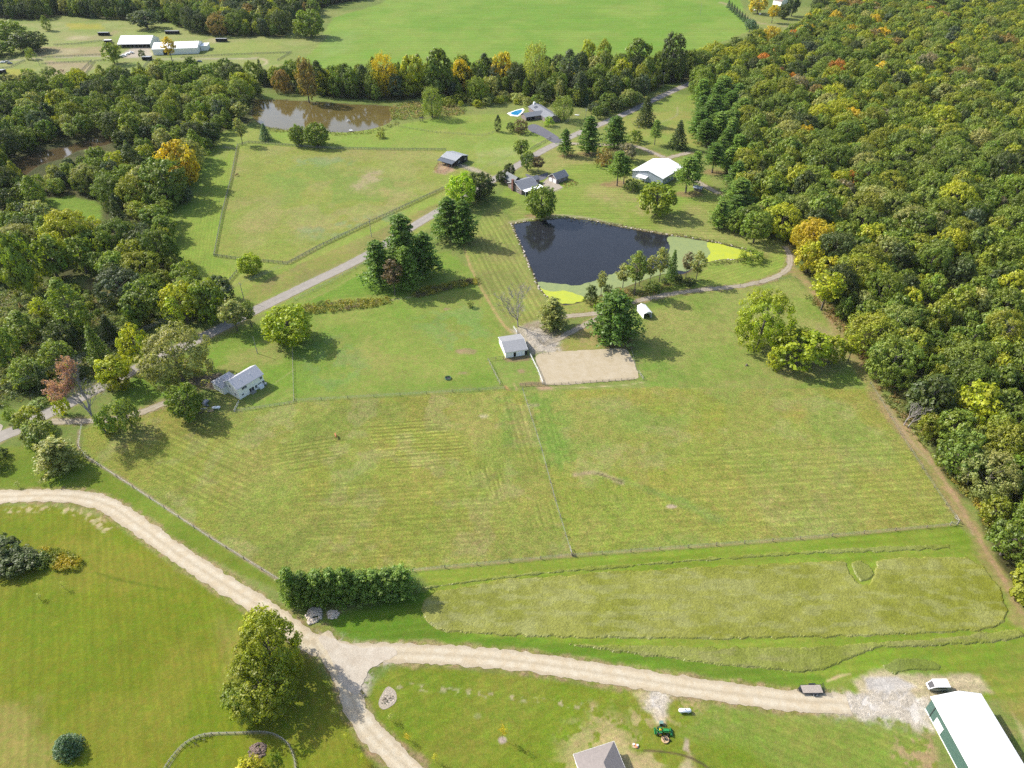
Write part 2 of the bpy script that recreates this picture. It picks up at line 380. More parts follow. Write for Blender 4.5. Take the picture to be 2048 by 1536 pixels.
    # farmhouse yard
    poly([(390, 700), (520, 640), (585, 690), (587, 800), (470, 820), (440, 790), (420, 760)], '#8da343', 1.5, 2, hx2='#a3a75a', sc2=12); line([(545, 770), (587, 740)], .5, '#b5ae74', .3, .2, .7)
    poly([(385, 755), (440, 745), (450, 770), (440, 782), (400, 775), (375, 768)], '#8e7f72', 1, 1.2, hx2='#b59f86', sc2=2.5, gr=1.8)
    poly([(225, 790), (280, 745), (340, 760), (345, 790), (300, 800), (240, 830)], '#88a042', 1.5, 1)
    # pond lawns
    poly([(1100, 290), (1200, 270), (1400, 330), (1480, 440), (1560, 480), (1590, 530), (1460, 575), (1400, 540), (1330, 470), (1130, 436), (1030, 445), (990, 400), (1040, 350)], '#97a64c', 1.5, 2, hx2='#a9a860', sc2=30, st=((1100, 400), (1300, 402), 3.0, .7))
    poly([(1180, 390), (1330, 400), (1330, 430), (1270, 428)], '#b6a573', 4, 5, .65, patch=(9, .42)); poly([(1115, 305), (1180, 300), (1200, 325), (1110, 330)], '#b7a96b', 4, 4, .6)
    poly([(1150, 180), (1400, 190), (1400, 300), (1180, 290), (1230, 240)], '#9aa651', 2, 2, hx2='#aaa75a', sc2=16); line([(1355, 215), (1352, 232), (1320, 245)], 1.5, '#b7ae80', .5, .4, .7)
    poly([(1270, 575), (1400, 545), (1580, 500), (1585, 530), (1480, 575), (1300, 600)], '#9eab50', 1, 1, st=((1400, 570), (1560, 520), 2.2, .7)); poly([(1110, 600), (1190, 590), (1260, 600), (1180, 625), (1110, 630)], '#a5a557', 1.5, 1.5)
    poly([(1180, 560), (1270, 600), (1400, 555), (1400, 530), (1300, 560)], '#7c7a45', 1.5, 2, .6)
    for a in ((1080, 432, 9, 4), (1229, 370, 9, 4), (1178, 308, 8, 4), (1425, 345, 7, 4), (1376, 388, 9, 4), (1230, 300, 7, 3), (1135, 312, 7, 3), (1240, 365, 5, 3)): blob(*a[:4], '#a98d66', 1.5, 1.5, .85)
    line([(1020, 445), (1090, 432), (1160, 434), (1260, 455), (1330, 468), (1400, 485), (1500, 500)], 2.2, '#b8aa8a', .8, .6, .85)
    poly([(1330, 462), (1400, 480), (1500, 498), (1545, 515), (1500, 520), (1400, 490)], '#8b8a48', 1, 1, .7)
    # yard of shed, lane ends
    poly([(1020, 660), (1080, 640), (1110, 655), (1120, 690), (1060, 712), (1050, 690)], '#c9bca4', 1.2, 1.5, .95, gr=1.4); poly([(1045, 650), (1100, 645), (1130, 665), (1090, 690)], '#a38f73', 1.5, 2, .7)
    poly([(1105, 700), (1180, 640), (1260, 640), (1262, 695), (1180, 700), (1120, 705)], '#a39f55', 1.2, 1.2, hx2='#b0a068', sc2=6)
    poly([(1190, 670), (1260, 660), (1268, 700), (1210, 700)], '#8a7458', 1.5, 1.5, .7)
    poly([(978, 722), (1060, 712), (1085, 770), (1000, 775)], '#94a252', .6, .8); poly([(1005, 716), (1060, 710), (1062, 722), (1015, 724)], '#a58d6c', .5, .8); poly([(1035, 765), (1090, 762), (1090, 772), (1040, 774)], '#b09a6e', .4, .6); line([(1010, 772), (1024, 788)], .9, '#c89a6a', .3, .2)
    line([(1028, 768), (1033, 780), (1022, 800)], .7, '#c4ab7c', .3, .3, .9); line([(1085, 775), (1140, 776), (1200, 773), (1250, 770), (1288, 764)], .45, '#cabd8b', .2, .15, .9); poly([(1068, 772), (1100, 770), (1110, 780), (1080, 782)], '#c9a687', .6, .8)
    blob(1041, 742, 1.6, 1.2, '#b09a72', .5, .5); poly([(1280, 640), (1310, 640), (1308, 648), (1284, 648)], '#b3a184', .5, .5)
    # right upper field
    poly([(1290, 615), (1400, 585), (1590, 555), (1640, 620), (1690, 690), (1740, 780), (1300, 775), (1275, 700), (1262, 650)], '#93a34c', 1.5, 2, hx2='#a5a75c', sc2=22, gr=1.4); poly([(1540, 700), (1640, 650), (1700, 700), (1720, 740), (1560, 745)], '#b0a672', 4, 4, .7)
    poly([(1270, 690), (1330, 700), (1400, 780), (1290, 790)], '#83a044', 4, 4, .6, patch=(6, .45))
    # big lower fields
    LF = [(165, 858), (345, 815), (470, 825), (590, 806), (1015, 780), (1045, 785), (1083, 900), (1142, 1112), (825, 1140), (560, 1160), (400, 1062), (165, 900)]
    poly(LF, '#9ca04c', .8, .8, hx2='#a3a554', sc2=28, gr=1.9)
    poly(LF, '#93984a', 1, 1, .8, patch=(22, .53, 5)); poly(LF, '#a39f45', 1, 1, .45, patch=(30, .55, 15)); poly(LF, '#b0aa70', 1, 1, .5, patch=(9, .6, 25))
    for P, a, b, per, amp in (([(735, 850), (860, 835), (930, 880), (935, 925), (800, 950), (740, 890)], (800, 915), (930, 906), 1.75, 1.6), ([(560, 880), (680, 870), (690, 920), (600, 950), (540, 930)], (590, 942), (690, 925), 1.8, 1.2), ([(930, 945), (1010, 925), (1020, 960), (990, 1020), (940, 980)], (965, 935), (985, 1010), 1.6, 1.3),
                              ([(1040, 1010), (1110, 1000), (1115, 1060), (1060, 1065)], (1070, 1010), (1085, 1060), 1.6, 1.0), ([(200, 880), (420, 830), (540, 900), (480, 1040), (330, 990)], (220, 900), (540, 1050), 2.2, .8), ([(1005, 790), (1050, 800), (1075, 920), (1040, 930), (1010, 860)], (1010, 810), (1045, 930), 2.0, 1.0),
                              ([(600, 960), (960, 960), (1040, 1070), (860, 1120), (620, 1120)], (620, 1075), (980, 1052), 2.0, .7)):
        poly(P, '#a09d4d', 3, 3, .25, st=((a, b), per, amp))
    poly([(985, 800), (1025, 790), (1035, 900), (1005, 890)], '#86a048', 2, 3, .7, patch=(3, .45)); poly([(905, 790), (1000, 785), (1000, 840), (960, 900), (900, 860)], '#aca75e', 4, 4, .7); blob(967, 832, 1.6, .8, '#d2c39a', .8, .8)
    RF = [(1045, 782), (1290, 775), (1740, 778), (1800, 870), (1890, 990), (1915, 1048), (1600, 1078), (1144, 1110), (1083, 900)]
    poly(RF, '#a3a552', .8, .8, hx2='#a8a658', sc2=30, gr=1.9)
    poly(RF, '#97a552', 1, 1, .7, patch=(24, .54, 6)); poly(RF, '#b0ab6c', 1, 1, .5, patch=(8, .6, 26)); poly(RF, '#a8a03f', 1, 1, .4, patch=(30, .55, 16))
    poly([(1380, 900), (1800, 880), (1890, 990), (1900, 1040), (1500, 1060), (1380, 980)], '#a8a957', 3, 3, .4, st=((1400, 965), (1870, 938), 2.3, .7)); poly([(1150, 1000), (1500, 980), (1500, 1070), (1150, 1100)], '#a2a650', 3, 3, .4, st=((1160, 1075), (1500, 1045), 2.2, .55))
    poly([(1050, 785), (1110, 790), (1160, 920), (1140, 950), (1095, 930)], '#85a147', 3, 4, .7, patch=(4, .42), st=((1070, 800), (1110, 940), 2.0, .6)); line([(1250, 962), (1350, 1000), (1440, 1040)], 2.2, '#8ba556', 2, 2, .6)
    line([(1150, 950), (1190, 945), (1220, 955), (1245, 965)], 1.6, '#bfa885', .8, .8, .8); line([(1195, 947), (1225, 957), (1246, 964)], .5, '#7d6f4e', .2, .3, .8); blob(1343, 1013, 1.6, .7, '#cdb99a', .4, .4); blob(1065, 810, 2, .7, '#b9b17e', .8, .8)
    # mown strip, hay verge
    poly([(830, 1142), (1144, 1113), (1600, 1080), (1915, 1048), (1960, 1085), (2045, 1190), (2080, 1400), (1700, 1400), (1300, 1360), (1000, 1310), (760, 1285), (660, 1250), (840, 1200), (862, 1170)], '#8b9e36', .8, .8, hx2='#96a340', sc2=20, st=((900, 1140), (1500, 1092), 3, .5), gr=.8)
    poly([(720, 1290), (640, 1240), (860, 1180), (850, 1230), (870, 1262), (1200, 1290), (1400, 1320), (1640, 1350), (1700, 1400), (1300, 1362), (1000, 1312)], '#71902c', 1, 1, .85, gr=.8)
    line([(825, 1141), (1000, 1126), (1144, 1112), (1600, 1078), (1915, 1048)], .9, '#b4a473', .3, .3, .8)
    # tall grass floors (sheets stand on them)
    # west lawns
    poly([(-60, 900), (60, 890), (160, 905), (560, 1165), (620, 1220), (640, 1240), (550, 1180), (300, 1060), (170, 985), (-60, 975)], '#7f9030', 1, 1, hx2='#8b983a', sc2=16, gr=.9)
    poly([(-100, 1010), (100, 1008), (220, 1040), (350, 1130), (600, 1290), (690, 1400), (770, 1560), (760, 1700), (-150, 1700)], '#868f26', 1.2, 1, hx2='#929332', sc2=14, st=((300, 1500), (270, 1180), 2.0, .4), gr=.9)
    poly([(-100, 1400), (90, 1420), (130, 1560), (110, 1660), (-150, 1650)], '#ab9f58', 4, 4, .8, patch=(9, .34)); poly([(430, 1230), (480, 1260), (480, 1400), (450, 1400)], '#a29a4c', 3, 3, .6)
    line([(190, 1145), (240, 1160), (300, 1172), (340, 1180)], .8, '#6f7f22', .4, .3, .7)
    for a in ((185, 1042), (198, 1050), (213, 1058), (60, 1018), (20, 1024), (132, 1020)): blob(*a, .9, .5, '#dbc79a', .2, .4, .95)
    line([(0, 1022), (60, 1018), (130, 1018), (190, 1040), (215, 1060)], 3, '#cfbf8d', .5, .5, .8, patch=(1.5, .6))
    # bottom middle lawn
    poly([(730, 1390), (780, 1335), (860, 1328), (1280, 1380), (1500, 1430), (1850, 1480), (1900, 1600), (1880, 1700), (900, 1700), (770, 1500)], '#87952e', 1, 1, hx2='#93983a', sc2=18, st=((900, 1500), (1100, 1400), 2.6, .35), gr=1.1)
    line([(800, 1373), (870, 1378), (960, 1388), (1060, 1400), (1180, 1415)], 1.6, '#c9b994', .5, .5, .75, patch=(1.3, .57)); blob(955, 1432, 1.0, .8, '#a3a56a', .3, .2, .7)
    poly([(1100, 1560), (1150, 1450), (1220, 1430), (1290, 1470), (1300, 1600)], '#c3b07c', 3, 3, .85, patch=(2.2, .42)); poly([(1205, 1480), (1245, 1475), (1290, 1530), (1290, 1600), (1250, 1600)], '#cfbb85', 1, 1.2, .95)
    poly([(1230, 1500), (1340, 1505), (1325, 1600), (1290, 1600)], '#c9b682', 1, 1.5, .9, patch=(5, .4)); poly([(1360, 1530), (1380, 1505), (1395, 1600), (1350, 1600)], '#d1bd95', 1, 1.2, .9)
    poly([(1370, 1475), (1366, 1500), (1378, 1503), (1378, 1480)], '#cbb89c', .4, .5); line([(1288, 1501), (1330, 1504), (1370, 1512), (1405, 1528), (1430, 1548)], .55, '#6d5c44', .2, .2, .9)
    poly([(1300, 1360), (1340, 1368), (1332, 1400), (1326, 1420), (1330, 1450), (1312, 1450), (1304, 1410), (1270, 1380)], '#ddcdb2', .7, .8, .95, gr=1.6); poly([(1255, 1372), (1310, 1375), (1300, 1410), (1290, 1415)], '#d2c193', 1, 1.2, .8)
    poly([(1340, 1380), (1480, 1395), (1520, 1440), (1440, 1470), (1380, 1470), (1330, 1440)], '#c9ae80', 2, 2, .7, patch=(1.6, .58)); poly([(1180, 1410), (1330, 1430), (1300, 1480), (1180, 1470)], '#cbb385', 2, 2, .7, patch=(1.7, .6))
    poly([(1640, 1410), (1850, 1450), (1870, 1600), (1800, 1700), (1650, 1600), (1500, 1500), (1350, 1470), (1420, 1400)], '#94a04a', 2, 2, .8, st=((1560, 1420), (1760, 1500), 2.2, .5)); poly([(1780, 1460), (1860, 1470), (1900, 1600), (1830, 1620)], '#c5a780', 1.5, 2, .8, patch=(1.5, .5))
    # beside the pole barn, gravel yard
    poly([(1700, 1360), (1760, 1338), (1870, 1345), (1960, 1352), (1985, 1385), (1860, 1400), (1720, 1395)], '#d8c6a0', 1, 1.3, .95, gr=1.5); poly([(1728, 1356), (1790, 1353), (1830, 1372), (1780, 1390), (1735, 1378)], '#d9d2c9', .8, .8)
    poly([(1765, 1325), (1850, 1318), (1890, 1335), (1870, 1348), (1800, 1348)], '#889c42', 1, 1.5); poly([(1640, 1370), (1700, 1352), (1712, 1390), (1660, 1392)], '#94a045', 1, 1.2); line([(1655, 1362), (1680, 1352), (1700, 1348)], .7, '#d6c08b', .3, .4)
    poly([(1960, 1400), (2048, 1500), (2100, 1640), (2060, 1700), (2000, 1450)], '#c2a975', 2, 3, .7, patch=(3, .48)); poly([(2024, 1425), (2060, 1475), (2070, 1520), (2040, 1460)], '#d4c295', .6, .8, .9)
    poly([(1960, 1340), (2060, 1280), (2200, 1400), (2200, 1600), (2000, 1420)], '#959b45', 3, 3, .6, hx2='#ab9a4a', sc2=9)
    # track along the wood
    line([(1590, 540), (1640, 600), (1690, 680), (1735, 760), (1790, 840), (1850, 920), (1905, 1000), (1945, 1060), (1975, 1120), (2020, 1185), (2040, 1240)], 5, '#b99f72', 1.5, 1.5, .95, hx2='#a99d62', sc2=6)
    line([(1640, 585), (1700, 670), (1745, 745)], 2.5, '#a7855a', 1, 1, .8); line([(1760, 790), (1820, 880), (1880, 950), (1930, 1030), (1945, 1070)], .9, '#c1ab86', .4, .4, .8); line([(1800, 830), (1865, 925), (1915, 1005), (1960, 1080), (2010, 1165), (2045, 1225)], 1.6, '#c1a27b', .6, .6, .9)
    # gravel drive verges
    for P, wd in DRIVES: line(P, wd + 1.8, '#b89f78', .8, 1.0, .9, hx2='#9c9a52', sc2=1.6, gr=1.8)
    for P, wd in ROADS: line(P, wd + 2.0, '#b0a472', .6, .6, .85)
    line([(1440, 4), (1460, 12), (1500, 40), (1540, 50), (1600, 56)], 6, '#bba983', 2, 1.5, .9)
    poly([(1640, 1390), (1720, 1388), (1810, 1388), (1850, 1398), (1848, 1425), (1856, 1450), (1840, 1452), (1760, 1438), (1690, 1432), (1640, 1424)], '#f6eee2', 1.0, 2.0, .97, hx2='#e6dccd', sc2=2.5, gr=.9); poly([(1733, 1357), (1790, 1354), (1828, 1372), (1790, 1386), (1740, 1380)], '#e2dcd2', .8, 1.2, .95, hx2='#d4ccc0', sc2=3, gr=.9)
    poly([(1302, 1372), (1330, 1372), (1330, 1395), (1322, 1415), (1304, 1412), (1298, 1392)], '#e6ded2', .6, .9, .9, gr=1.4); poly([(1050, 665), (1066, 660), (1080, 655), (1088, 668), (1100, 676), (1112, 686), (1116, 698), (1108, 705), (1092, 704), (1078, 700), (1064, 690)], '#dcd2c2', 1.2, 1.8, .9, hx2='#c9bba4', sc2=3, gr=1.3)
    for P in ([(1630, 1386), (1720, 1384), (1815, 1384), (1862, 1394), (1858, 1425), (1866, 1456), (1840, 1462), (1750, 1446), (1680, 1438), (1630, 1428)], [(1290, 1366), (1340, 1366), (1340, 1400), (1326, 1424), (1298, 1418)], [(1045, 660), (1082, 650), (1122, 684), (1122, 706), (1092, 710), (1060, 700)], [(632, 1262), (700, 1284), (800, 1290), (800, 1320), (752, 1345), (728, 1385), (700, 1395), (655, 1325)]): poly(P, '#dfd3be', 1.6, 2.2, .85, patch=(1.3, .42), gr=1.8)
    for P in PADS: poly(P, '#b5a98d', 1.2, .8, .8)
    line([(158, 860), (157, 895), (170, 912), (260, 968), (400, 1060), (560, 1162)], .95, '#b19e80', .3, .3, .95)
    line([(1047, 785), (1083, 900), (1110, 1000), (1143, 1110)], .35, '#b3a777', .2, .2, .45)
    line([(330, 1545), (368, 1490), (410, 1470), (470, 1467), (535, 1466), (573, 1485), (588, 1515), (592, 1550)], .45, '#b3a68d', .25, .2, .7)
    blob(1005, 1480, .9, .8, '#c9b7a4', .3, .3); line([(740, 535), (640, 590), (597, 603)], .5, '#b9a96c', .3, .2, .7)
    # ponds are hollows
    for P in PONDS:
        Pw = wpts(catmull(P + [P[0]], 4)[:-1]); idx = sel(Pw, 6); d = sdf_poly(X[idx], Y[idx], Pw) + .6 * nb[idx]
        Z[idx] = np.minimum(Z[idx], -1.3 * sstep(.6, -3.5, d))
        m = sstep(.8, -.4, d)[:, None]; col[idx] = col[idx] * (1 - m) + hs('#6b5c40') * m
    var = (.9 + .2 * n2)[:, None] * (.93 + .14 * n3)[:, None]; col *= var
    verts = np.stack([X, Y, Z], 1)
    i = np.arange(nr - 1)[:, None] * nc + np.arange(nc - 1)[None, :]; i = i.ravel()
    faces = np.stack([i, i + 1, i + nc + 1, i + nc], 1)
    me = np_mesh('ground', verts, faces, smooth=True)
    a = me.attributes.new('col', 'FLOAT_COLOR', 'POINT'); a.data.foreach_set('color', np.concatenate([col, np.ones((len(X), 1))], 1).astype(np.float32).ravel())
    a = me.attributes.new('sv', 'FLOAT_VECTOR', 'POINT'); a.data.foreach_set('vector', sv.astype(np.float32).ravel())
    a = me.attributes.new('grain', 'FLOAT', 'POINT'); a.data.foreach_set('value', grain.astype(np.float32))
    m, n, p, N, L = nodes('grass_ground')
    at = lambda nm: [setattr(x, 'attribute_name', nm) or x for x in [N.new('ShaderNodeAttribute')]][0]
    ac, asv, ag = at('col'), at('sv'), at('grain')
    geo = N.new('ShaderNodeNewGeometry'); pos = geo.outputs['Position']
    f1 = noise_n(n, L, 1.5, 5, .75, pos); f2 = noise_n(n, L, .33, 5, .65, pos, .6); f3 = noise_n(n, L, .05, 4, .6, pos)
    f4 = noise_n(n, L, 4.5, 3, .7, pos)
    sep = N.new('ShaderNodeSeparateXYZ'); L.new(asv.outputs['Vector'], sep.inputs[0]); cmb = N.new('ShaderNodeCombineXYZ'); L.new(sep.outputs[0], cmb.inputs[0]); L.new(sep.outputs[1], cmb.inputs[1])
    fs = noise_n(n, L, 1.25, 2.5, .6, cmb.outputs[0], .25)
    def contrast(src, amt): # 1 + amt*(src-.5)*2*grain
        a_ = math_n(n, L, 'SUBTRACT', src, .5); b_ = math_n(n, L, 'MULTIPLY', a_, amt); c_ = math_n(n, L, 'MULTIPLY', b_, ag.outputs['Fac']); return math_n(n, L, 'ADD', c_, 1.0)
    k = math_n(n, L, 'MULTIPLY', contrast(f1, 1.15), contrast(f2, .55)); k = math_n(n, L, 'MULTIPLY', k, contrast(f4, .9))
    ph = math_n(n, L, 'MULTIPLY', math_n(n, L, 'ADD', sep.outputs[0], math_n(n, L, 'MULTIPLY', fs, .9)), 6.2832); sn = math_n(n, L, 'MULTIPLY', math_n(n, L, 'MULTIPLY', math_n(n, L, 'SINE', ph), ramp(n, L, f2, .3, .7)), .17)
    s_ = math_n(n, L, 'ADD', math_n(n, L, 'MULTIPLY', math_n(n, L, 'SUBTRACT', fs, .5), .55), sn); s_ = math_n(n, L, 'MULTIPLY', s_, sep.outputs[2]); s_ = math_n(n, L, 'MULTIPLY', s_, 1.35); s_ = math_n(n, L, 'ADD', s_, 1.0)
    k = math_n(n, L, 'MULTIPLY', k, s_); k = math_n(n, L, 'MAXIMUM', k, .25)
    hue = mix_rgb(n, L, ramp(n, L, noise_n(n, L, .6, 4, .7, pos, .4), .38, .66), (.86, 1.04, .80), (1.10, .99, 1.12))
    hue2 = mix_rgb(n, L, ramp(n, L, f3, .35, .65), (.93, 1.02, .9), (1.06, .99, 1.06))
    sc_ = N.new('ShaderNodeSeparateColor'); L.new(ac.outputs['Color'], sc_.inputs[0]); hf = ramp(n, L, sc_.outputs[2], .06, .2, 1.0, 0.0)
    o = mix_rgb(n, L, hf, ac.outputs['Color'], hue, 'MULTIPLY'); o = mix_rgb(n, L, hf, o, hue2, 'MULTIPLY'); o = mix_rgb(n, L, 1, o, k, 'MULTIPLY')
    L.new(o, p.inputs['Base Color']); p.inputs['Roughness'].default_value = .95; p.inputs['Specular IOR Level'].default_value = .1
    bp = N.new('ShaderNodeBump'); bp.inputs['Strength'].default_value = .55; bp.inputs['Distance'].default_value = .18
    h = math_n(n, L, 'MULTIPLY', math_n(n, L, 'ADD', f1, f4), ag.outputs['Fac']); L.new(h, bp.inputs['Height']); L.new(bp.outputs[0], p.inputs['Normal'])
    return tag(link('ground', me, m), kind='structure')

ROADS = [([(-140, 945), (0, 874), (40, 857), (92, 829), (160, 795), (272, 738), (385, 684), (450, 652), (512, 620), (612, 571), (732, 511), (847, 440), (985, 361), (1033, 332), (1079, 305), (1110, 289), (1149, 270), (1204, 247), (1249, 228), (1311, 198), (1364, 174), (1400, 158), (1440, 142)], 6.0)]
DRIVES = [([(-160, 992), (0, 994), (80, 991), (150, 994), (215, 1010), (280, 1052), (345, 1100), (420, 1150), (500, 1200), (560, 1240), (620, 1285), (690, 1305), (760, 1305), (850, 1308), (1000, 1318), (1150, 1338), (1300, 1362), (1450, 1385), (1600, 1402), (1700, 1408)], 5.4),
          ([(640, 1270), (668, 1318), (692, 1360), (705, 1400), (730, 1450), (775, 1500), (830, 1550), (900, 1620), (960, 1680)], 5.0),
          ([(100, 842), (150, 843), (230, 838), (290, 822), (340, 802), (390, 780)], 3.2),
          ([(1120, 634), (1180, 628), (1240, 622), (1262, 606), (1330, 590), (1400, 580), (1480, 572), (1540, 558), (1575, 538), (1580, 515), (1570, 492)], 3.0),
          ([(1085, 690), (1120, 676), (1150, 660), (1185, 642), (1240, 615)], 3.0),
          ([(1140, 287), (1200, 289), (1262, 291), (1300, 303), (1340, 322), (1375, 350), (1410, 372), (1440, 388)], 3.6),
          ([(1325, 320), (1350, 312), (1380, 305)], 4.0)]
POND_MAIN = [(1023, 447), (1060, 441), (1100, 437), (1140, 435), (1190, 441), (1240, 452), (1290, 461), (1330, 468), (1400, 478), (1470, 492), (1525, 510), (1500, 517), (1440, 520), (1400, 530), (1370, 548), (1330, 548), (1290, 560), (1250, 575), (1215, 585), (1180, 600), (1130, 610), (1105, 600), (1085, 585), (1070, 560), (1050, 510), (1035, 475)]
POND_BROWN = [(512, 198), (560, 199), (640, 204), (700, 208), (780, 212), (790, 225), (778, 245), (740, 258), (690, 264), (640, 262), (580, 260), (530, 252), (505, 235), (505, 215)]
POND_LEFT = [(30, 320), (70, 305), (130, 292), (190, 276), (220, 262), (225, 285), (160, 300), (130, 315), (80, 330), (50, 350), (35, 345)]
PONDS = [POND_MAIN, POND_BROWN, POND_LEFT]
PADS = [[(1084, 368), (1097, 355), (1115, 372), (1125, 378), (1105, 385), (1088, 376)]]
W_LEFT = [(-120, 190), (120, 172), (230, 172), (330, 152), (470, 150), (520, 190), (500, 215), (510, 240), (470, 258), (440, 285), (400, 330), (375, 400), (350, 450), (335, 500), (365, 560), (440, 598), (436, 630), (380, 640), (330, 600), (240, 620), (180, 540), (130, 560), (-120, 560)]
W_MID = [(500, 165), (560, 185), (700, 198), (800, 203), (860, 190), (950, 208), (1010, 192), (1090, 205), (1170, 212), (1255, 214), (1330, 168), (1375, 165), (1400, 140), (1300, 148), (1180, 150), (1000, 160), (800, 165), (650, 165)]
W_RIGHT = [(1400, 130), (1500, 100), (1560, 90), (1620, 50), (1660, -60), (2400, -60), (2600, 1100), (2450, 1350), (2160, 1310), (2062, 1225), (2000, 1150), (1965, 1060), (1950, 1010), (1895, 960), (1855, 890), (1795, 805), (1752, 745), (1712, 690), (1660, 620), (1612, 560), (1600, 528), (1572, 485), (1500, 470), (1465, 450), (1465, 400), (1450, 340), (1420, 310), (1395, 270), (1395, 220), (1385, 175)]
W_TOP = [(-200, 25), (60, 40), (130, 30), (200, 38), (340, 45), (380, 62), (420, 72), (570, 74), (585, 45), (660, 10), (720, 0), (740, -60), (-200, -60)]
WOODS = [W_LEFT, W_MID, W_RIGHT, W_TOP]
# ---------------------------------------------------------------- surface materials and flat sheets
def road_mat(name, c1, c2, gravel=0.0, tracks=True):
    m, n, p, N, L = nodes(name)
    geo = N.new('ShaderNodeNewGeometry'); pos = geo.outputs['Position']; uv = N.new('ShaderNodeUVMap'); sep = N.new('ShaderNodeSeparateXYZ'); L.new(uv.outputs[0], sep.inputs[0])
    f = noise_n(n, L, .35, 5, .7, pos, .5); g = noise_n(n, L, 5.0, 4, .8, pos)
    o = mix_rgb(n, L, ramp(n, L, f, .35, .65), c1, c2)
    if tracks:
        a = math_n(n, L, 'ABSOLUTE', sep.outputs[0]); t = math_n(n, L, 'SUBTRACT', a, .42); t = math_n(n, L, 'ABSOLUTE', t)
        w_ = math_n(n, L, 'ADD', t, math_n(n, L, 'MULTIPLY', math_n(n, L, 'SUBTRACT', noise_n(n, L, .8, 4, .7, pos), .5), .5))
        o = mix_rgb(n, L, ramp(n, L, w_, .12, .42, 0, .55 if gravel else .25), o, tuple(x * (.74 if gravel else .86) for x in c2))
    o = mix_rgb(n, L, 1, o, ramp(n, L, g, .25, .75, 1 - .16 - gravel * .3, 1.08 + gravel * .1), 'MULTIPLY')
    L.new(o, p.inputs['Base Color']); p.inputs['Roughness'].default_value = .9; p.inputs['Specular IOR Level'].default_value = .2
    bp = N.new('ShaderNodeBump'); bp.inputs['Strength'].default_value = .2 + gravel * .4; bp.inputs['Distance'].default_value = .06; L.new(g, bp.inputs['Height']); L.new(bp.outputs[0], p.inputs['Normal'])
    return m
ASPH = road_mat('worn_asphalt', C('#ccc3b6'), C('#bcb4a8')); GRAV = road_mat('limestone_gravel', C('#f6eacf', 1.95), C('#e8d4b0', 1.95), .9); GREYG = road_mat('grey_gravel', C('#f0e4cf', 1.9), C('#dccdb6', 1.9), .8, False)
WHITEG = road_mat('white_gravel', C('#fdf6ec', 1.6), C('#ece2d4', 1.6), 1.0, False); DRKASP = road_mat('dark_asphalt', C('#8c8b93'), C('#7d7c84'), 0, False); SAND = road_mat('arena_sand', C('#e9d9ba'), C('#dbc9a4'), .5, False)
LANE = road_mat('lane_gravel', C('#e0d4bc'), C('#cbbb9e'), .7); CONCS = road_mat('concrete_slab', C('#d6cab8'), C('#cabda9'), .1, False)
def strip(name, px, wd, m, z, ragged=.25, step=.7):
    P = [Vector(W(*p)[:2]) for p in px]; P = [Vector(q) for q in catmull(P, 10)]
    out = [P[0]]
    for q in P[1:]:
        d = (q - out[-1]).length
        while d > step: out.append(out[-1] + (q - out[-1]).normalized() * step); d = (q - out[-1]).length
    n = len(out); xs = np.array([p.x for p in out]); ys = np.array([p.y for p in out])
    tx = np.gradient(xs); ty = np.gradient(ys); l = np.hypot(tx, ty); tx /= l; ty /= l
    rl = (fbm(xs, ys, 1.6, 71, 3) - .5) * 2 * ragged * 2.4; rr = (fbm(xs, ys, 1.6, 83, 3) - .5) * 2 * ragged * 2.4
    cols = [-1, -.75, -.4, 0, .4, .75, 1]; vs = []; uvs = []
    for c in cols:
        wv = c * wd / 2 + (np.where(c < 0, rl, rr) * (abs(c) == 1))
        vs.append(np.stack([xs - ty * wv, ys + tx * wv, np.full(n, z)], 1)); uvs.append(np.stack([np.full(n, c), np.arange(n) * step], 1))
    k = len(cols); vv = np.stack(vs, 1).reshape(-1, 3); uu = np.stack(uvs, 1).reshape(-1, 2)
    i = (np.arange(n - 1)[:, None] * k + np.arange(k - 1)[None, :]).ravel()
    return tag(link(name, np_mesh(name, vv, np.stack([i, i + k, i + k + 1, i + 1], 1), uv=uu), m), kind='structure')
def ragged(px, step=.8, amp=.35, smooth=True):
    P = [Vector(W(*p)[:2]) for p in px]
    if smooth: P = [Vector(q) for q in catmull([P[-1]] + P + [P[0], P[1]], 6)[6:-6]]
    out = []
    for i in range(len(P)):
        a, b = P[i], P[(i + 1) % len(P)]; k = max(1, int((b - a).length / step)); nrm = Vector((-(b - a).y, (b - a).x)); nrm = nrm.normalized() if nrm.length > 1e-6 else nrm
        for j in range(k):
            q = a + (b - a) * (j / k); o = (float(fbm(np.array([q.x]), np.array([q.y]), 1.7, 91, 3)[0]) - .5) * 2.6 * amp; out.append((q.x + nrm.x * o, q.y + nrm.y * o))
    return out
from mathutils.geometry import tessellate_polygon
def sheet(name, px, m, z, step=.8, amp=.35, smooth=True, kind='structure'):
    P = ragged(px, step, amp, smooth); vs = [Vector((x, y, z)) for x, y in P]; tris = tessellate_polygon([vs])
    me = bpy.data.meshes.new(name); fs = []
    for t in tris:
        a, b, c = (vs[i] for i in t); fs.append(t if (b - a).cross(c - a).z > 0 else t[::-1])
    me.from_pydata(vs, [], fs); me.update()
    u = me.uv_layers.new(name='UVMap')
    return tag(link(name, me, m), kind=kind)

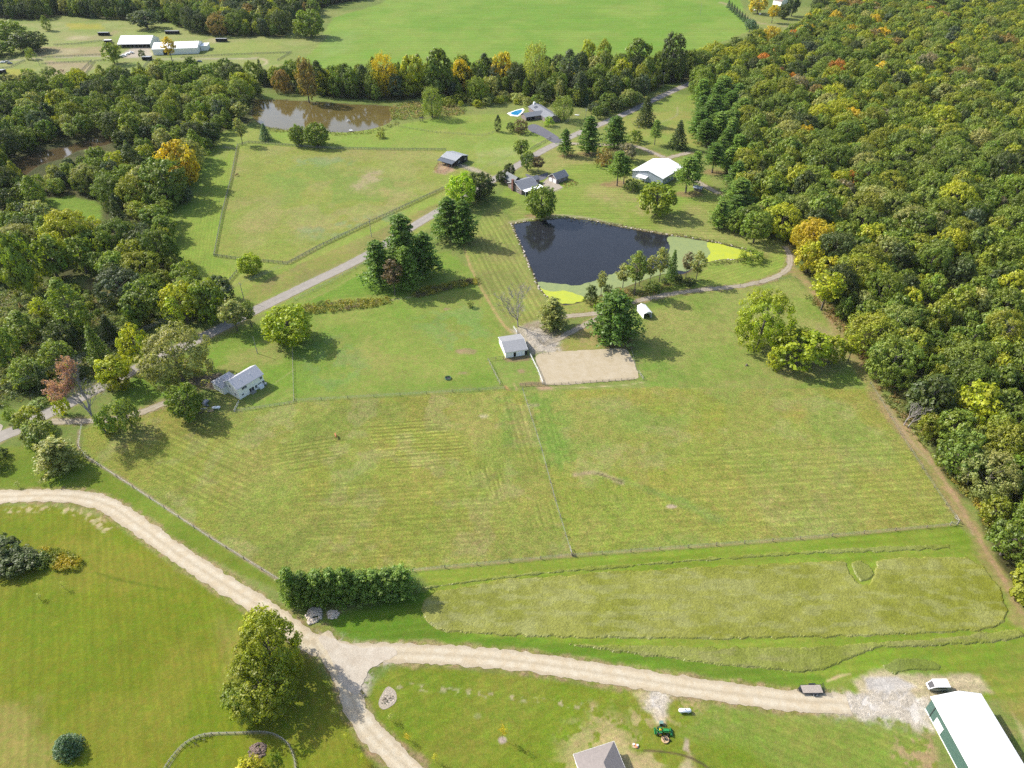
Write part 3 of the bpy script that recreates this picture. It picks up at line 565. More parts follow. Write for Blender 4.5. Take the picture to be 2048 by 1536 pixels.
def flat_things():
    for P, wd in ROADS: strip('road', P, wd, ASPH, .05, .12)
    zs = [.05, .062, .05, .05, .07, .05, .062]; ms = [GRAV, GRAV, LANE, LANE, LANE, LANE, LANE]
    for (P, wd), z, m in zip(DRIVES, zs, ms): strip('gravel_drive', P, wd, m, z, .3)
    sheet('gravel_drive', [(640, 1272), (700, 1292), (780, 1296), (790, 1312), (745, 1335), (725, 1370), (712, 1385), (690, 1378), (665, 1320)], GREYG, .078, amp=.7)
    sheet('riding_arena', [(1072, 712), (1110, 704), (1180, 700), (1245, 697), (1262, 712), (1270, 730), (1276, 748), (1270, 758), (1200, 764), (1092, 770), (1080, 745)], SAND, .05, amp=.3)
    sheet('driveway', [(1056, 252), (1072, 249), (1098, 262), (1120, 277), (1122, 284), (1108, 286), (1085, 273), (1060, 262)], DRKASP, .06, amp=.1)
    sheet('driveway', [(1085, 366), (1097, 356), (1112, 364), (1126, 375), (1104, 384), (1090, 377)], CONCS, .06, amp=.05, smooth=False)
    sheet('driveway', [(1052, 348), (1070, 352), (1095, 346), (1090, 358), (1070, 362), (1056, 356)], DRKASP, .055, amp=.1)
    sheet('driveway', [(0, 848), (5, 856), (-10, 868), (-60, 850), (-40, 838)], CONCS, .066, amp=.1)
    # water
    def water(name, px, base, rough, z):
        m, n, p, N, L = nodes(name + '_surface')
        geo = N.new('ShaderNodeNewGeometry'); f = noise_n(n, L, .06, 4, .6, geo.outputs['Position'], .5)
        L.new(mix_rgb(n, L, ramp(n, L, f, .3, .7), base, tuple(x * .8 for x in base)), p.inputs['Base Color'])
        p.inputs['Roughness'].default_value = rough; p.inputs['IOR'].default_value = 1.33; p.inputs['Specular IOR Level'].default_value = .5
        bp = N.new('ShaderNodeBump'); bp.inputs['Strength'].default_value = .12; bp.inputs['Distance'].default_value = .05; L.new(noise_n(n, L, 1.4, 3, .6, geo.outputs['Position']), bp.inputs['Height']); L.new(bp.outputs[0], p.inputs['Normal'])
        P = wpts(catmull(px + [px[0]], 4)[:-1]); cx = sum(a for a, _ in P) / len(P); cy = sum(b for _, b in P) / len(P)
        Q = []
        for a, b in P: d = math.hypot(a - cx, b - cy); Q.append(Vector((a + (a - cx) / d * 2, b + (b - cy) / d * 2, z)))
        me = bpy.data.meshes.new(name); me.from_pydata(Q, [], [t if (Q[t[1]] - Q[t[0]]).cross(Q[t[2]] - Q[t[0]]).z > 0 else t[::-1] for t in tessellate_polygon([Q])]); me.update()
        return tag(link(name, me, m), kind='structure')
    water('pond_water', POND_MAIN, C('#3c3e43', 2.6), .08, -.32)
    water('pond_water', POND_BROWN, C('#857644', 2.3), .06, -.32)
    water('pond_water', POND_LEFT, C('#6f5f42', 2.3), .06, -.32)
    # duckweed
    m, n, p, N, L = nodes('duckweed_mat'); geo = N.new('ShaderNodeNewGeometry')
    L.new(mix_rgb(n, L, ramp(n, L, noise_n(n, L, .5, 5, .7, geo.outputs['Position'], .8), .35, .65), C('#aab86c'), C('#97a968')), p.inputs['Base Color']); p.inputs['Roughness'].default_value = .7
    m2, n2, p2, N2, L2 = nodes('bright_duckweed_mat'); geo2 = N2.new('ShaderNodeNewGeometry')
    L2.new(mix_rgb(n2, L2, ramp(n2, L2, noise_n(n2, L2, .3, 5, .7, geo2.outputs['Position'], .8), .35, .65), C('#dbe32a'), C('#c6d645')), p2.inputs['Base Color']); p2.inputs['Roughness'].default_value = .7
    sheet('duckweed', [(1338, 472), (1400, 480), (1470, 494), (1522, 510), (1490, 516), (1440, 519), (1400, 528), (1372, 541), (1345, 535), (1335, 515), (1340, 495)], m, -.27, 1.0, .6, kind='stuff')
    sheet('duckweed', [(1420, 483), (1470, 495), (1518, 509), (1480, 516), (1440, 518), (1405, 524), (1420, 508), (1417, 495)], m2, -.235, 1.0, .7, kind='stuff')
    sheet('duckweed', [(1072, 563), (1100, 565), (1150, 569), (1180, 563), (1230, 545), (1250, 538), (1300, 538), (1345, 534), (1330, 548), (1290, 560), (1250, 574), (1215, 583), (1180, 598), (1130, 606), (1105, 598), (1085, 584)], m, -.27, 1.0, .7, kind='stuff')
    sheet('duckweed', [(1078, 573), (1100, 582), (1130, 581), (1160, 590), (1172, 600), (1130, 607), (1106, 598), (1087, 584)], m2, -.235, 1.0, .7, kind='stuff')

# ---------------------------------------------------------------- tall grass stands: real raised sward with ragged edges
def sward(name, px, h, step, hexes, label, holes=(), seed=3):
    P = wpts(px); H = [wpts(q) for q in holes]; A = np.array(P); xs = np.arange(A[:, 0].min() - 1, A[:, 0].max() + 1, step); ys = np.arange(A[:, 1].min() - 1, A[:, 1].max() + 1, step)
    X, Y = np.meshgrid(xs, ys); sh = X.shape; r = np.random.default_rng(seed); X = X.ravel() + (r.random(X.size) - .5) * step * .7; Y = Y.ravel() + (r.random(Y.size) - .5) * step * .7
    d = sdf_poly(X, Y, P) + (fbm(X, Y, 2.2, 61, 3) - .5) * 1.4
    for q in H: d = np.maximum(d, -sdf_poly(X, Y, q))
    Z = h * sstep(.12, -.25, d) * (.7 + .5 * fbm(X, Y, 1.4, 62, 3)) * (.9 + .2 * r.random(X.size)) * np.where(d < .1, 1, 0)
    Z = np.where(d < .1, np.maximum(Z, .02), -.08)
    nc = sh[1]; i = (np.arange(sh[0] - 1)[:, None] * nc + np.arange(nc - 1)[None, :]).ravel(); F = np.stack([i, i + 1, i + nc + 1, i + nc], 1)
    keep = (d[F] < .45).any(1); F = F[keep]
    used = np.unique(F); mp = np.zeros(len(X), int); mp[used] = np.arange(len(used)); F = mp[F]; V3 = np.stack([X, Y, Z], 1)[used]
    fx = V3[F].mean(1); q = sstep(.36, .62, fbm(fx[:, 0], fx[:, 1], 13, 64, 4)); q2 = sstep(.45, .7, fbm(fx[:, 0], fx[:, 1] * 3, 5, 65, 3)); c = [np.array(C(hx)) for hx in hexes]
    col = c[0] * (1 - q[:, None]) + c[1] * q[:, None]; col = col * (1 - .5 * q2[:, None]) + c[2] * .5 * q2[:, None]
    col = col * (.84 + .32 * r.random(len(F)))[:, None] * (.85 + .3 * fbm(fx[:, 0], fx[:, 1], 2, 66, 2))[:, None]
    return tag(link(name, np_mesh(name, V3, F, col), LEAFS), label, 'tall grass', kind='stuff')
def swards():
    T1 = [(845, 1205), (870, 1184), (1000, 1160), (1200, 1146), (1400, 1134), (1660, 1124), (1690, 1124), (1700, 1150), (1716, 1168), (1740, 1170), (1752, 1150), (1752, 1122), (1850, 1114), (1930, 1114), (1965, 1134), (2000, 1178), (2016, 1222), (2010, 1244), (1985, 1257), (1860, 1267), (1700, 1273), (1400, 1278), (1150, 1275), (1000, 1270), (890, 1262), (855, 1245), (843, 1225)]
    sward('tall_grass', T1, .28, .34, ['#b4b943', '#c6c85e', '#d6d78a'], 'tall unmown hay stand filling the long loop above the gravel drive')
    sward('tall_grass', [(1705, 1126), (1722, 1122), (1738, 1130), (1745, 1148), (1738, 1162), (1722, 1163), (1712, 1150)], .3, .3, ['#a9b044', '#b3ba58', '#b9c06e'], 'small oval island of tall grass in the mown loop', seed=5)
    sward('tall_grass', [(1140, 1289), (1300, 1292), (1560, 1297), (1700, 1290), (1860, 1280), (2036, 1258), (2046, 1270), (1990, 1286), (1850, 1292), (1760, 1294), (1690, 1322), (1630, 1342), (1570, 1343), (1450, 1330), (1300, 1312), (1190, 1298)], .28, .34, ['#adb848', '#bcc45e', '#c6c27c'], 'thin wedge of tall grass between mown strip and gravel drive', seed=6)
    sward('tall_grass', [(850, 1174), (1000, 1152), (1140, 1138), (1400, 1117), (1640, 1100), (1800, 1092), (1897, 1089), (1900, 1097), (1800, 1102), (1640, 1107), (1400, 1122), (1140, 1143), (1000, 1157), (850, 1178)], .26, .3, ['#adb844', '#bac45e', '#c2ca70'], 'narrow windrow of tall grass running under the wire fence', seed=7)
    sward('tall_grass', [(1765, 1330), (1800, 1318), (1850, 1317), (1888, 1332), (1880, 1342), (1830, 1340), (1790, 1346), (1770, 1340)], .22, .34, ['#a0b046', '#aebb5c', '#98a748'], 'weedy grass mound beside the bare gravel pad', seed=8)
# ---------------------------------------------------------------- foliage
def leaf_quads(cent, rad, n_per, leaf, r, flat=1.0, up=.25, cvar=None, shell=.62, jit=.18, out=None):
    """leaf sprays on the shells of many small clumps"""
    cent = np.asarray(cent, float); rad = np.asarray(rad, float); k = len(cent); N_ = k * n_per
    d = r.normal(size=(N_, 3)); d /= np.linalg.norm(d, axis=1)[:, None]
    ci = np.repeat(np.arange(k), n_per); rr = rad[ci] * (shell + (1.06 - shell) * r.random(N_))
    off = d * rr[:, None]; off[:, 2] *= flat; p = cent[ci] + off
    nr = d + r.normal(size=(N_, 3)) * jit + (0 if out is None else out[ci] * .45); nr[:, 2] = nr[:, 2] / max(flat, .3) + up; nr /= np.linalg.norm(nr, axis=1)[:, None]
    a = np.cross(nr, r.normal(size=(N_, 3))); a /= np.linalg.norm(a, axis=1)[:, None]; b = np.cross(nr, a)
    s = leaf * (.55 + .9 * r.random(N_))[:, None]; e = .55 + .5 * r.random(N_)[:, None]
    bend = nr * s * .22
    V4 = np.stack([p - a * s * .5 - bend * .3, p - b * s * .5 * e + a * s * .08, p + a * s * .5 - bend * .3, p + b * s * .5 * e], 1).reshape(-1, 3)
    F = np.arange(N_ * 4).reshape(-1, 4)
    c = np.ones((N_, 3)) if cvar is None else cvar[ci].copy()
    t = r.random(N_); c *= (.86 + .28 * t)[:, None]; c[:, 0] *= 1 + .08 * (r.random(N_) - .5)
    return V4, F, c
def clump_var(k, r, amp=.25):
    b = 1 + amp * (r.random(k) - .5) * 2; c = np.stack([b * (1 + .18 * (r.random(k) - .5)), b, b * (1 + .2 * (r.random(k) - .5))], 1); return c
def crown_broad(seed, W_=10.0, H_=12.0, base=.12, lobes=16, sub=17, n_per=20, leaf=.62, rc=.8, top=1.0):
    r = np.random.default_rng(seed); rx = W_ / 2; z0 = H_ * base; rz = (H_ - z0) / 2; zc = z0 + rz
    L_ = []; tries = 0
    while len(L_) < lobes and tries < 400:
        tries += 1; d = r.normal(size=3); d /= np.linalg.norm(d)
        if d[2] < -.75: continue
        p = np.array([d[0] * rx * .62, d[1] * rx * .62, zc + d[2] * rz * .6])
        if all(np.linalg.norm((p - q) / [1, 1, 1]) > rx * .42 for q, _ in L_): L_.append((p, rx * (.34 + .2 * r.random())))
    L_.append((np.array([0, 0, zc + rz * .2]), rx * .55))
    C_, Rr, cv, ou = [], [], [], []
    for i, (p, R_) in enumerate(L_):
        tone = 1 + .34 * (r.random() - .5); hue = 1 + .22 * (r.random() - .5)
        for _ in range(sub):
            d = r.normal(size=3); d /= np.linalg.norm(d)
            if d[2] < -.5 and r.random() < .5: d[2] = -d[2]
            q = p + d * R_ * (.85 + .3 * r.random()) * np.array([1, 1, .85])
            if any(j != i and np.linalg.norm(q - o) < ro * .72 for j, (o, ro) in enumerate(L_)): continue
            C_.append(q); ou.append(d); Rr.append(rc * (.7 + .6 * r.random())); v = tone * (1 + .3 * (r.random() - .5)); cv.append((v * hue, v, v * (1 + .1 * (r.random() - .5))))
    return leaf_quads(C_, Rr, n_per, leaf, r, cvar=np.array(cv), flat=.85, out=np.array(ou), shell=.8)
def crown_fine(seed, W_=8.0, H_=9.0, base=.06, k=260, n_per=16, leaf=.4, droop=0.0, lean=0):
    """smooth round or egg-shaped crown of fine foliage"""
    r = np.random.default_rng(seed); C_ = []; rx = W_ / 2; z0 = H_ * base; rz = (H_ - z0) / 2
    while len(C_) < k:
        d = r.normal(size=3); d /= np.linalg.norm(d); f = (.72 + .26 * r.random()) * (1 + .1 * math.sin(3 * math.atan2(d[1], d[0]) + seed) + .08 * math.sin(5 * d[2] * 2 + seed))
        C_.append((d[0] * rx * f, d[1] * rx * f, z0 + rz + d[2] * rz * f))
    return leaf_quads(C_, .5 + .35 * r.random(k), n_per, leaf, r, flat=.9 + droop, cvar=clump_var(k, r, .22))
def crown_sparse(seed, W_=8.0, H_=12.0, base=.42, k=70, n_per=16, leaf=.34):
    r = np.random.default_rng(seed); C_ = []; rx = W_ / 2; z0 = H_ * base; rz = (H_ - z0) / 2
    while len(C_) < k:
        d = r.normal(size=3); d /= np.linalg.norm(d); f = .35 + .65 * r.random() ** .6; taper = .65 + .35 * (1 - abs(d[2]))
        C_.append((d[0] * rx * f * taper, d[1] * rx * f * taper, z0 + rz + d[2] * rz * f))
    return leaf_quads(C_, .55 + .5 * r.random(k), n_per, leaf, r, flat=.6, cvar=clump_var(k, r, .3), shell=.25)
def crown_pine(seed, W_=8.0, H_=16.0, base=.16, whorls=13, leaf=.42, n_per=14, dens=1.0, p=.75):
    r = np.random.default_rng(seed); C_, Rr = [], []; z0 = H_ * base
    for i in range(whorls):
        t = (i + .5 * r.random()) / whorls; z = z0 + (H_ * .97 - z0) * t; R_ = W_ / 2 * (1 - t) ** p * (.6 + .6 * r.random()) + .35; nb = max(3, int((5 + 2 * r.random()) * dens)); a0 = r.random() * 6.3
        for k in range(nb):
            a = a0 + 6.283 * k / nb + .5 * (r.random() - .5); L_ = R_ * (.7 + .5 * r.random())
            for s in ((.35, .7, 1.0) if L_ > 1.6 else (.5, 1.0)):
                C_.append((L_ * s * math.cos(a), L_ * s * math.sin(a), z + .12 * L_ * s * (1 - s) + (.1 * L_ * s * s))); Rr.append(.42 + .2 * L_ * (.5 + .5 * s) * (.8 + .4 * r.random()))
    C_.append((0, 0, H_ * .98)); Rr.append(.4)
    return leaf_quads(C_, Rr, n_per, leaf, r, flat=.42, up=.55, cvar=clump_var(len(C_), r, .25), shell=.35)
def crown_spruce(seed, W_=6.0, H_=12.0, base=.03, levels=17, leaf=.36, n_per=9, p=.9):
    r = np.random.default_rng(seed); C_, Rr = [], []; z0 = H_ * base
    for i in range(levels):
        t = i / levels; z = z0 + (H_ * .98 - z0) * t; R_ = W_ / 2 * (1 - t) ** p + .12; nb = max(5, int(12 * (1 - t) + 5)); a0 = r.random() * 6.3
        for k in range(nb):
            a = a0 + 6.283 * k / nb + .3 * (r.random() - .5); L_ = R_ * (.8 + .3 * r.random())
            for s in (.5, .92): C_.append((L_ * s * math.cos(a), L_ * s * math.sin(a), z - .14 * L_ * s)); Rr.append(.26 + .13 * L_)
    return leaf_quads(C_, Rr, n_per, leaf, r, flat=.5, up=.4, cvar=clump_var(len(C_), r, .16), shell=.4)
def crown_column(seed, W_=5.0, H_=16.0, base=.05, k=200, n_per=16, leaf=.42):
    r = np.random.default_rng(seed); C_ = []
    for i in range(k):
        t = r.random(); z = H_ * (base + (.97 - base) * t); R_ = W_ / 2 * min(1, (1 - t) * 2.4 + .08) * min(1, .5 + t * 3) * (.7 + .4 * r.random()); a = r.random() * 6.283; C_.append((R_ * math.cos(a), R_ * math.sin(a), z))
    return leaf_quads(C_, .5 + .35 * r.random(k), n_per, leaf, r, flat=1.15, cvar=clump_var(k, r, .25))
def trunk_mb(H_, W_, r0=.3, limbs=5, seed=0, zf=.75, lo=.3):
    q = random.Random(seed); m = MB(); m.tube([(0, 0, -.2), (.05, 0, H_ * .3), (0, .08, H_ * .55), (0, 0, H_ * zf)], [r0 * 1.25, r0, r0 * .7, r0 * .25], 7)
    for i in range(limbs):
        a = i * 6.283 / limbs + q.random(); z = H_ * (lo + .3 * q.random()); l = W_ * (.22 + .14 * q.random())
        m.tube([(0, 0, z), (l * .5 * math.cos(a), l * .5 * math.sin(a), z + l * .45), (l * math.cos(a), l * math.sin(a), z + l * .9)], [r0 * .5, r0 * .33, r0 * .1], 5, cap=False)
    return m
def mbmesh(m, name, mt):
    o = m.build(name, mt); me = o.data; bpy.data.objects.remove(o); return me
KINDS = {}
BASE = dict(broad=.12, oval=.08, big=.04, dense=.06, willow=.06, shrub=0.0)
def reg(kind, fn, W_, H_, bark=BARK, r0=.3, limbs=5, zf=.72, lo=.3, n=1, **k):
    L_ = []
    for i in range(n):
        V4, F, c = fn(i * 13 + len(KINDS) * 101 + 5, W_=W_, H_=H_, **k)
        bs = BASE.get(kind, k.get('base', .05)); e = np.percentile(np.abs(V4[:, :2]), 99); V4[:, :2] *= W_ / 2 / e if kind in BASE else 1
        lo_, hi_ = np.percentile(V4[:, 2], [.6, 99.7]); V4[:, 2] = H_ * bs + (V4[:, 2] - lo_) / (hi_ - lo_) * H_ * (1 - bs) if kind in BASE else V4[:, 2]
        cm = np_mesh(kind + '_crown', V4, F, c); cm.materials.append(LEAF)
        tm = mbmesh(trunk_mb(H_, W_, r0, limbs, i, zf, lo), kind + '_trunk', bark); L_.append((cm, tm))
    KINDS[kind] = (L_, W_, H_)
reg('broad', crown_broad, 10, 12, n=6)
reg('oval', crown_broad, 8, 12, n=2, lobes=12, base=.08)
reg('big', crown_broad, 15, 13, n=3, lobes=26, sub=46, n_per=34, leaf=.42, rc=.8, base=.04)
reg('dense', crown_fine, 8, 9, n=2, k=300, n_per=18, leaf=.42)
reg('willow', crown_fine, 9, 10, n=1, k=320, n_per=18, leaf=.3, droop=.5)
reg('shrub', crown_broad, 5, 4, n=3, lobes=9, sub=13, n_per=16, leaf=.34, rc=.5, base=.0, r0=.08)
reg('sparse', crown_sparse, 7, 12, n=3, k=150, n_per=20, leaf=.42, base=.3, r0=.16, limbs=7, zf=.9, lo=.35)
reg('pine', crown_pine, 8, 16, n=3, p=.55, base=.1, whorls=17, leaf=.55, n_per=17, dens=1.35, r0=.25, limbs=0, zf=.95)
reg('tallpine', crown_pine, 8, 17, n=2, base=.3, whorls=12, leaf=.55, n_per=18, dens=1.3, r0=.25, limbs=3, zf=.95, p=.5)
reg('bushpine', crown_pine, 7, 9, n=3, base=.02, whorls=11, leaf=.45, n_per=24, dens=1.5, p=.42, r0=.18, limbs=0, zf=.9)
reg('spruce', crown_spruce, 6, 11, n=2, r0=.18, limbs=0, zf=.95)
reg('dome', crown_spruce, 6.6, 5.2, n=1, r0=.18, limbs=0, zf=.8, levels=15, leaf=.34, n_per=12, p=.5)
reg('column', crown_column, 5, 16, n=2, r0=.2, limbs=0, zf=.9)
reg('sapling', crown_sparse, 2.0, 3.2, n=2, k=14, n_per=14, leaf=.2, base=.3, r0=.04, limbs=3)
TINT = dict(g1='#84993a', g2='#728836', dk='#50633a', dk2='#5a6a3a', bl='#62735a', yg='#acb634', yy='#d2bd32', ye='#d8b82c', ol='#949f38', gr='#8c9e52', gg='#a3aa6c', pale='#a8b260', or_='#cf9040', re='#c79884', br='#9c8a55', pine='#6c8c42', pine2='#86a450', spr='#6e8c72', lime='#a9c83c', yb='#c6c43a', gs='#7c923e', purp='#7f705c', rr='#d86a4c', gra='#9a9480', lt='#9fb32e', lo='#8c9c2c')
KT = 1.3
def tint(k, j=0.0, rr=R):
    c = C(TINT[k], KT); v = 1 + j * (rr.random() - .5) * 2; return [min(.8, 1.04 * c[0] * v * (1 + j * .35 * (rr.random() - .5))), min(.8, c[1] * v), min(.8, c[2] * v * .72)]
KNAME = dict(dome='spruce_tree', broad='broadleaf_tree', oval='broadleaf_tree', big='broadleaf_tree', dense='broadleaf_tree', willow='willow_tree', shrub='shrub', sparse='thin_tree', pine='pine_tree', tallpine='pine_tree', bushpine='pine_tree', spruce='spruce_tree', column='poplar_tree', sapling='sapling')
cnt = [0]
def place_tree(kind, x, y, wd, h, tn, label, group=None, j=.06, cat=None, lean=None, name=None):
    L_, W_, H_ = KINDS[kind]; cm, tm = L_[cnt[0] % len(L_)]; cnt[0] += 1
    nm = name or KNAME[kind]; rt = empty(nm, (x, y, 0), R.random() * 6.28 if lean is None else 0, label=label, cat=cat or nm.replace('_', ' '), group=group)
    s = (wd / W_, wd / W_, h / H_); rt.scale = s
    if lean: rt.rotation_euler = (lean[1], lean[0], 0)
    a = bpy.data.objects.new('crown', cm); COL.objects.link(a); a.parent = rt; a['tint'] = tint(tn, j)
    b = bpy.data.objects.new('trunk', tm); COL.objects.link(b); b.parent = rt
    return rt
def T(kind, px, pyb, pyt, wpx, tn, label, **k):
    """tree from photo pixels: base point, top row and crown width"""
    x, y, _ = W(px, pyb); h = max(1.0, height_of(px, pyb, pyt)); wd = wpx / scale_at(pyb) / .96
    if kind in ('broad', 'dense', 'oval', 'big', 'shrub', 'willow'): h = max(h * .93, wd * .45)   # the silhouette top is the crown's back rim
    return place_tree(kind, x, y, wd, h, tn, label, **k)
def TB(kind, x0, y0, x1, y1, tn, label, hmax=None, **k):
    """tree from its box in the photo"""
    cx, cy = (x0 + x1) / 2, (y0 + y1) / 2
    if kind in BASE:
        s = scale_at(cy) / cp * cp; dl = PITCH + math.atan((cy - 768) / FPX)
        for _ in range(3):
            wd = (x1 - x0) / s; a = wd / 2; hv = (y1 - y0) / 2 / s
            c = math.sqrt(max((.3 * a) ** 2, hv ** 2 - (a * math.sin(dl)) ** 2)) / math.cos(dl); H_ = max(2.05 * c, wd * .38); H_ = min(H_, hmax) if hmax else H_; zc = H_ * .49
            Y = W(cx, cy, zc)[1]; s = FPX / (Y * cp + (HC - zc) * sp)
        x, y, _ = W(cx, cy, zc); return place_tree(kind, x, y, wd / .97, H_, tn, label, **k)
    s = scale_at(y1); wd = (x1 - x0) / s; dl = PITCH + math.atan((y1 - 768) / FPX)
    fr = {'sparse': .0, 'tallpine': .05, 'sapling': 0, 'pine': .25, 'bushpine': .5, 'spruce': .5, 'column': .35, 'dome': .5}[kind]
    yb = y1 - fr * wd / 2 * math.sin(dl) * s; x, y, _ = W(cx, yb); return place_tree(kind, x, y, wd, max(1, height_of(cx, yb, y0)), tn, label, **k)
def lone_trees():
    G = None
    # along the paved road, lower left
    TB('dense', 530, 612, 622, 692, 'lt', 'round yellow-green tree beside the paved road where the weedy ditch begins')
    TB('sparse', 446, 602, 505, 662, 'gg', 'thin leaning tree overhanging the paved road'); TB('sparse', 488, 600, 520, 655, 'gr', 'slender thin tree at the road edge beside the round yellow-green tree')
    TB('big', 283, 652, 416, 778, 'gg', 'huge grey-green tree above the farmhouse yard, shading the paved road'); TB('broad', 240, 652, 300, 735, 'yg', 'yellow-green tree touching the huge grey-green tree')
    TB('oval', 196, 710, 262, 780, 'yg', 'upright yellow-green tree between the red tree and the farm lane'); TB('shrub', 103, 785, 135, 832, 'yg', 'bright yellow-green bush at the foot of the red tree')
    TB('shrub', 188, 812, 240, 866, 'g1', 'rounded bright green bush beside the farm lane'); TB('shrub', 228, 795, 277, 862, 'gr', 'grey-green bush with pale top beside the rounded bright bush')
    TB('dense', 336, 770, 401, 842, 'gs', 'dense oval tree with pale leaf tips beside the farmhouse scrap heap')
    TB('broad', 28, 814, 82, 866, 'ol', 'small tree with yellowing top at the road edge, far left'); TB('broad', 48, 843, 108, 905, 'gr', 'pale green tree just below the road at the lane mouth')
    TB('bushpine', 88, 880, 160, 948, 'gg', 'open pale pine on the lawn left of the wire fence'); TB('shrub', -10, 893, 14, 916, 'dk2', 'small dark round bush at the left edge of the lawn'); TB('broad', -32, 905, 6, 940, 'g1', 'tree cut by the left edge beside the small dark bush')
    TB('shrub', 5, 815, 30, 845, 'g1', 'low green bush on the far side of the road'); TB('shrub', 58, 795, 92, 815, 'gr', 'pale low shrub on the roadside verge')
    TB('dense', 478, 508, 523, 550, 'lt', 'single round bush at the pasture corner beside the black fence')
    # lower left clump, bottom lawn
    TB('broad', -60, 1058, 34, 1165, 'dk2', 'dark tree of the clump cut by the left edge', hmax=6); TB('dense', 2, 1084, 72, 1162, 'dk2', 'dark green rounded tree in the middle of the lawn clump', hmax=4.5); TB('shrub', 50, 1090, 100, 1150, 'g2', 'mid-green bush of the lawn clump beside the goldenrod', hmax=3)
    TB('big', 474, 1236, 600, 1372, 'lo', 'large olive-green tree beside the gravel drive junction', name='broadleaf_tree'); TB('big', 450, 1306, 590, 1440, 'lo', 'large olive tree with darker underside just below the drive junction tree'); TB('sparse', 500, 1222, 570, 1290, 'yg', 'thin yellowing treetop at the upper edge of the olive trees'); TB('shrub', 470, 1400, 512, 1450, 'pale', 'pale green shrub at the foot of the large olive tree')
    x, y, _ = W(139, 1499); place_tree('dome', x, y, 6.5, 5.2, 'spr', 'round blue-green spruce alone on the lawn'); TB('shrub', 470, 1512, 528, 1565, 'yb', 'bright yellow bush at the bottom edge beside the mulch bed'); TB('shrub', 538, 1508, 566, 1545, 'g2', 'small dark green bush beside the mulch bed')
    for i, (a, b) in enumerate(((565, 612), (588, 640), (616, 668), (643, 696), (670, 722), (698, 750), (724, 778), (750, 806), (774, 832))):
        TB('bushpine', a, 1136 + (i * 7 % 4) * 3, b, 1212 - i * 2, 'pine2', 'white pine, %s in the row beside the gravel drive' % ['leftmost', 'second from the left', 'third from the left', 'fourth from the left', 'in the exact middle', 'fourth from the right', 'third from the right', 'second from the right', 'rightmost'][i], group='row of white pines above the drive junction')
    sap = [(657, 1366, 664, 1381, 'g1'), (669, 1418, 678, 1434, 'pale'), (692, 1470, 700, 1484, 'yg'), (723, 1512, 731, 1526, 'yg'), (778, 1432, 788, 1442, 'pale'), (810, 1468, 820, 1480, 'yy'), (868, 1511, 876, 1524, 'yb'), (1000, 1448, 1012, 1480, 'yy'), (126, 1167, 134, 1178, 'pale'), (76, 1190, 86, 1200, 'pale'), (34, 966, 42, 974, 'gg'), (80, 961, 88, 968, 'gg')]
    sl = ['dark sapling west of the branch drive, nearest the junction', 'second sapling down the west side of the branch drive', 'third sapling down the west side of the branch drive', 'lowest sapling on the west side of the branch drive', 'sapling just below the rock bed', 'yellowing sapling east of the branch drive', 'bright yellow sapling at the bottom beside the branch drive', 'thin yellow sapling in its own gravel ring on the lawn', 'tiny tree on the lawn below the dark clump, right one', 'tiny tree on the lawn below the dark clump, left one', 'tiny sapling above the gravel drive, left one', 'tiny sapling above the gravel drive, right one']
    for (a, b, c, d, t), l in zip(sap, sl): TB('sapling', a - 2, b - 2, c + 2, d, t, l, group='young trees on the lawns')
    # trees of the scrubby clearing
    for k_, a_, b_, c_, d_, t_, l_ in (('column', 128, 556, 188, 672, 'g1', 'very tall pointed poplar standing in the scrub clearing'), ('oval', 242, 592, 292, 658, 'gs', 'upright dense tree right of the tall poplar'), ('spruce', 202, 626, 252, 690, 'dk2', 'dark cone-shaped spruce below the upright dense tree'), ('spruce', 180, 646, 232, 735, 'g2', 'bronze-topped spruce beside the dark cone-shaped one'), ('dense', 83, 682, 144, 745, 'gr', 'pale round-headed tree low in the scrub clearing'), ('dense', 22, 716, 84, 778, 'gr', 'pale-tipped dome-shaped tree above the road at the far left'), ('dense', 94, 642, 152, 700, 'dk2', 'dark round tree left of the tall poplar foot'), ('column', 32, 622, 80, 686, 'g1', 'leafy upright tree near the left edge of the clearing'), ('broad', 253, 560, 335, 640, 'gs', 'broad green tree at the road side of the creek wood'), ('broad', 326, 566, 400, 650, 'yg', 'yellow-topped tree beneath the overhead wires'), ('broad', 388, 562, 446, 646, 'g1', 'green tree at the foot of the lower pasture fence'), ('broad', -30, 655, 34, 735, 'g1', 'tree cut by the left edge beside the scrub clearing'), ('shrub', 60, 596, 98, 636, 'yg', 'yellowish bush left of the tall poplar'), ('spruce', 80, 726, 114, 790, 'dk', 'narrow dark spruce between two pale domes'), ('oval', 0, 470, 68, 592, 'g1', 'bright leafy tree left of the hidden house'), ('oval', 66, 474, 132, 560, 'g1', 'bright tree in front of the hidden house'), ('oval', 132, 476, 188, 548, 'g1', 'tree hiding the right end of the hidden house'), ('big', 86, 418, 186, 505, 'yg', 'large lime-tinged tree below the small lawn clearing'), ('oval', 322, 286, 394, 372, 'yy', 'golden-headed tree at the edge of the west lawn'), ('broad', 284, 320, 372, 405, 'gs', 'broad green tree left of the golden-headed one')): TB(k_, a_, b_, c_, d_, t_, l_)
    # round the pond and shed
    TB('bushpine', 1180, 583, 1268, 690, 'pine', 'very large pine beside the sand arena'); TB('bushpine', 1076, 596, 1132, 660, 'gg', 'bushy conifer at the lane end above the shed')
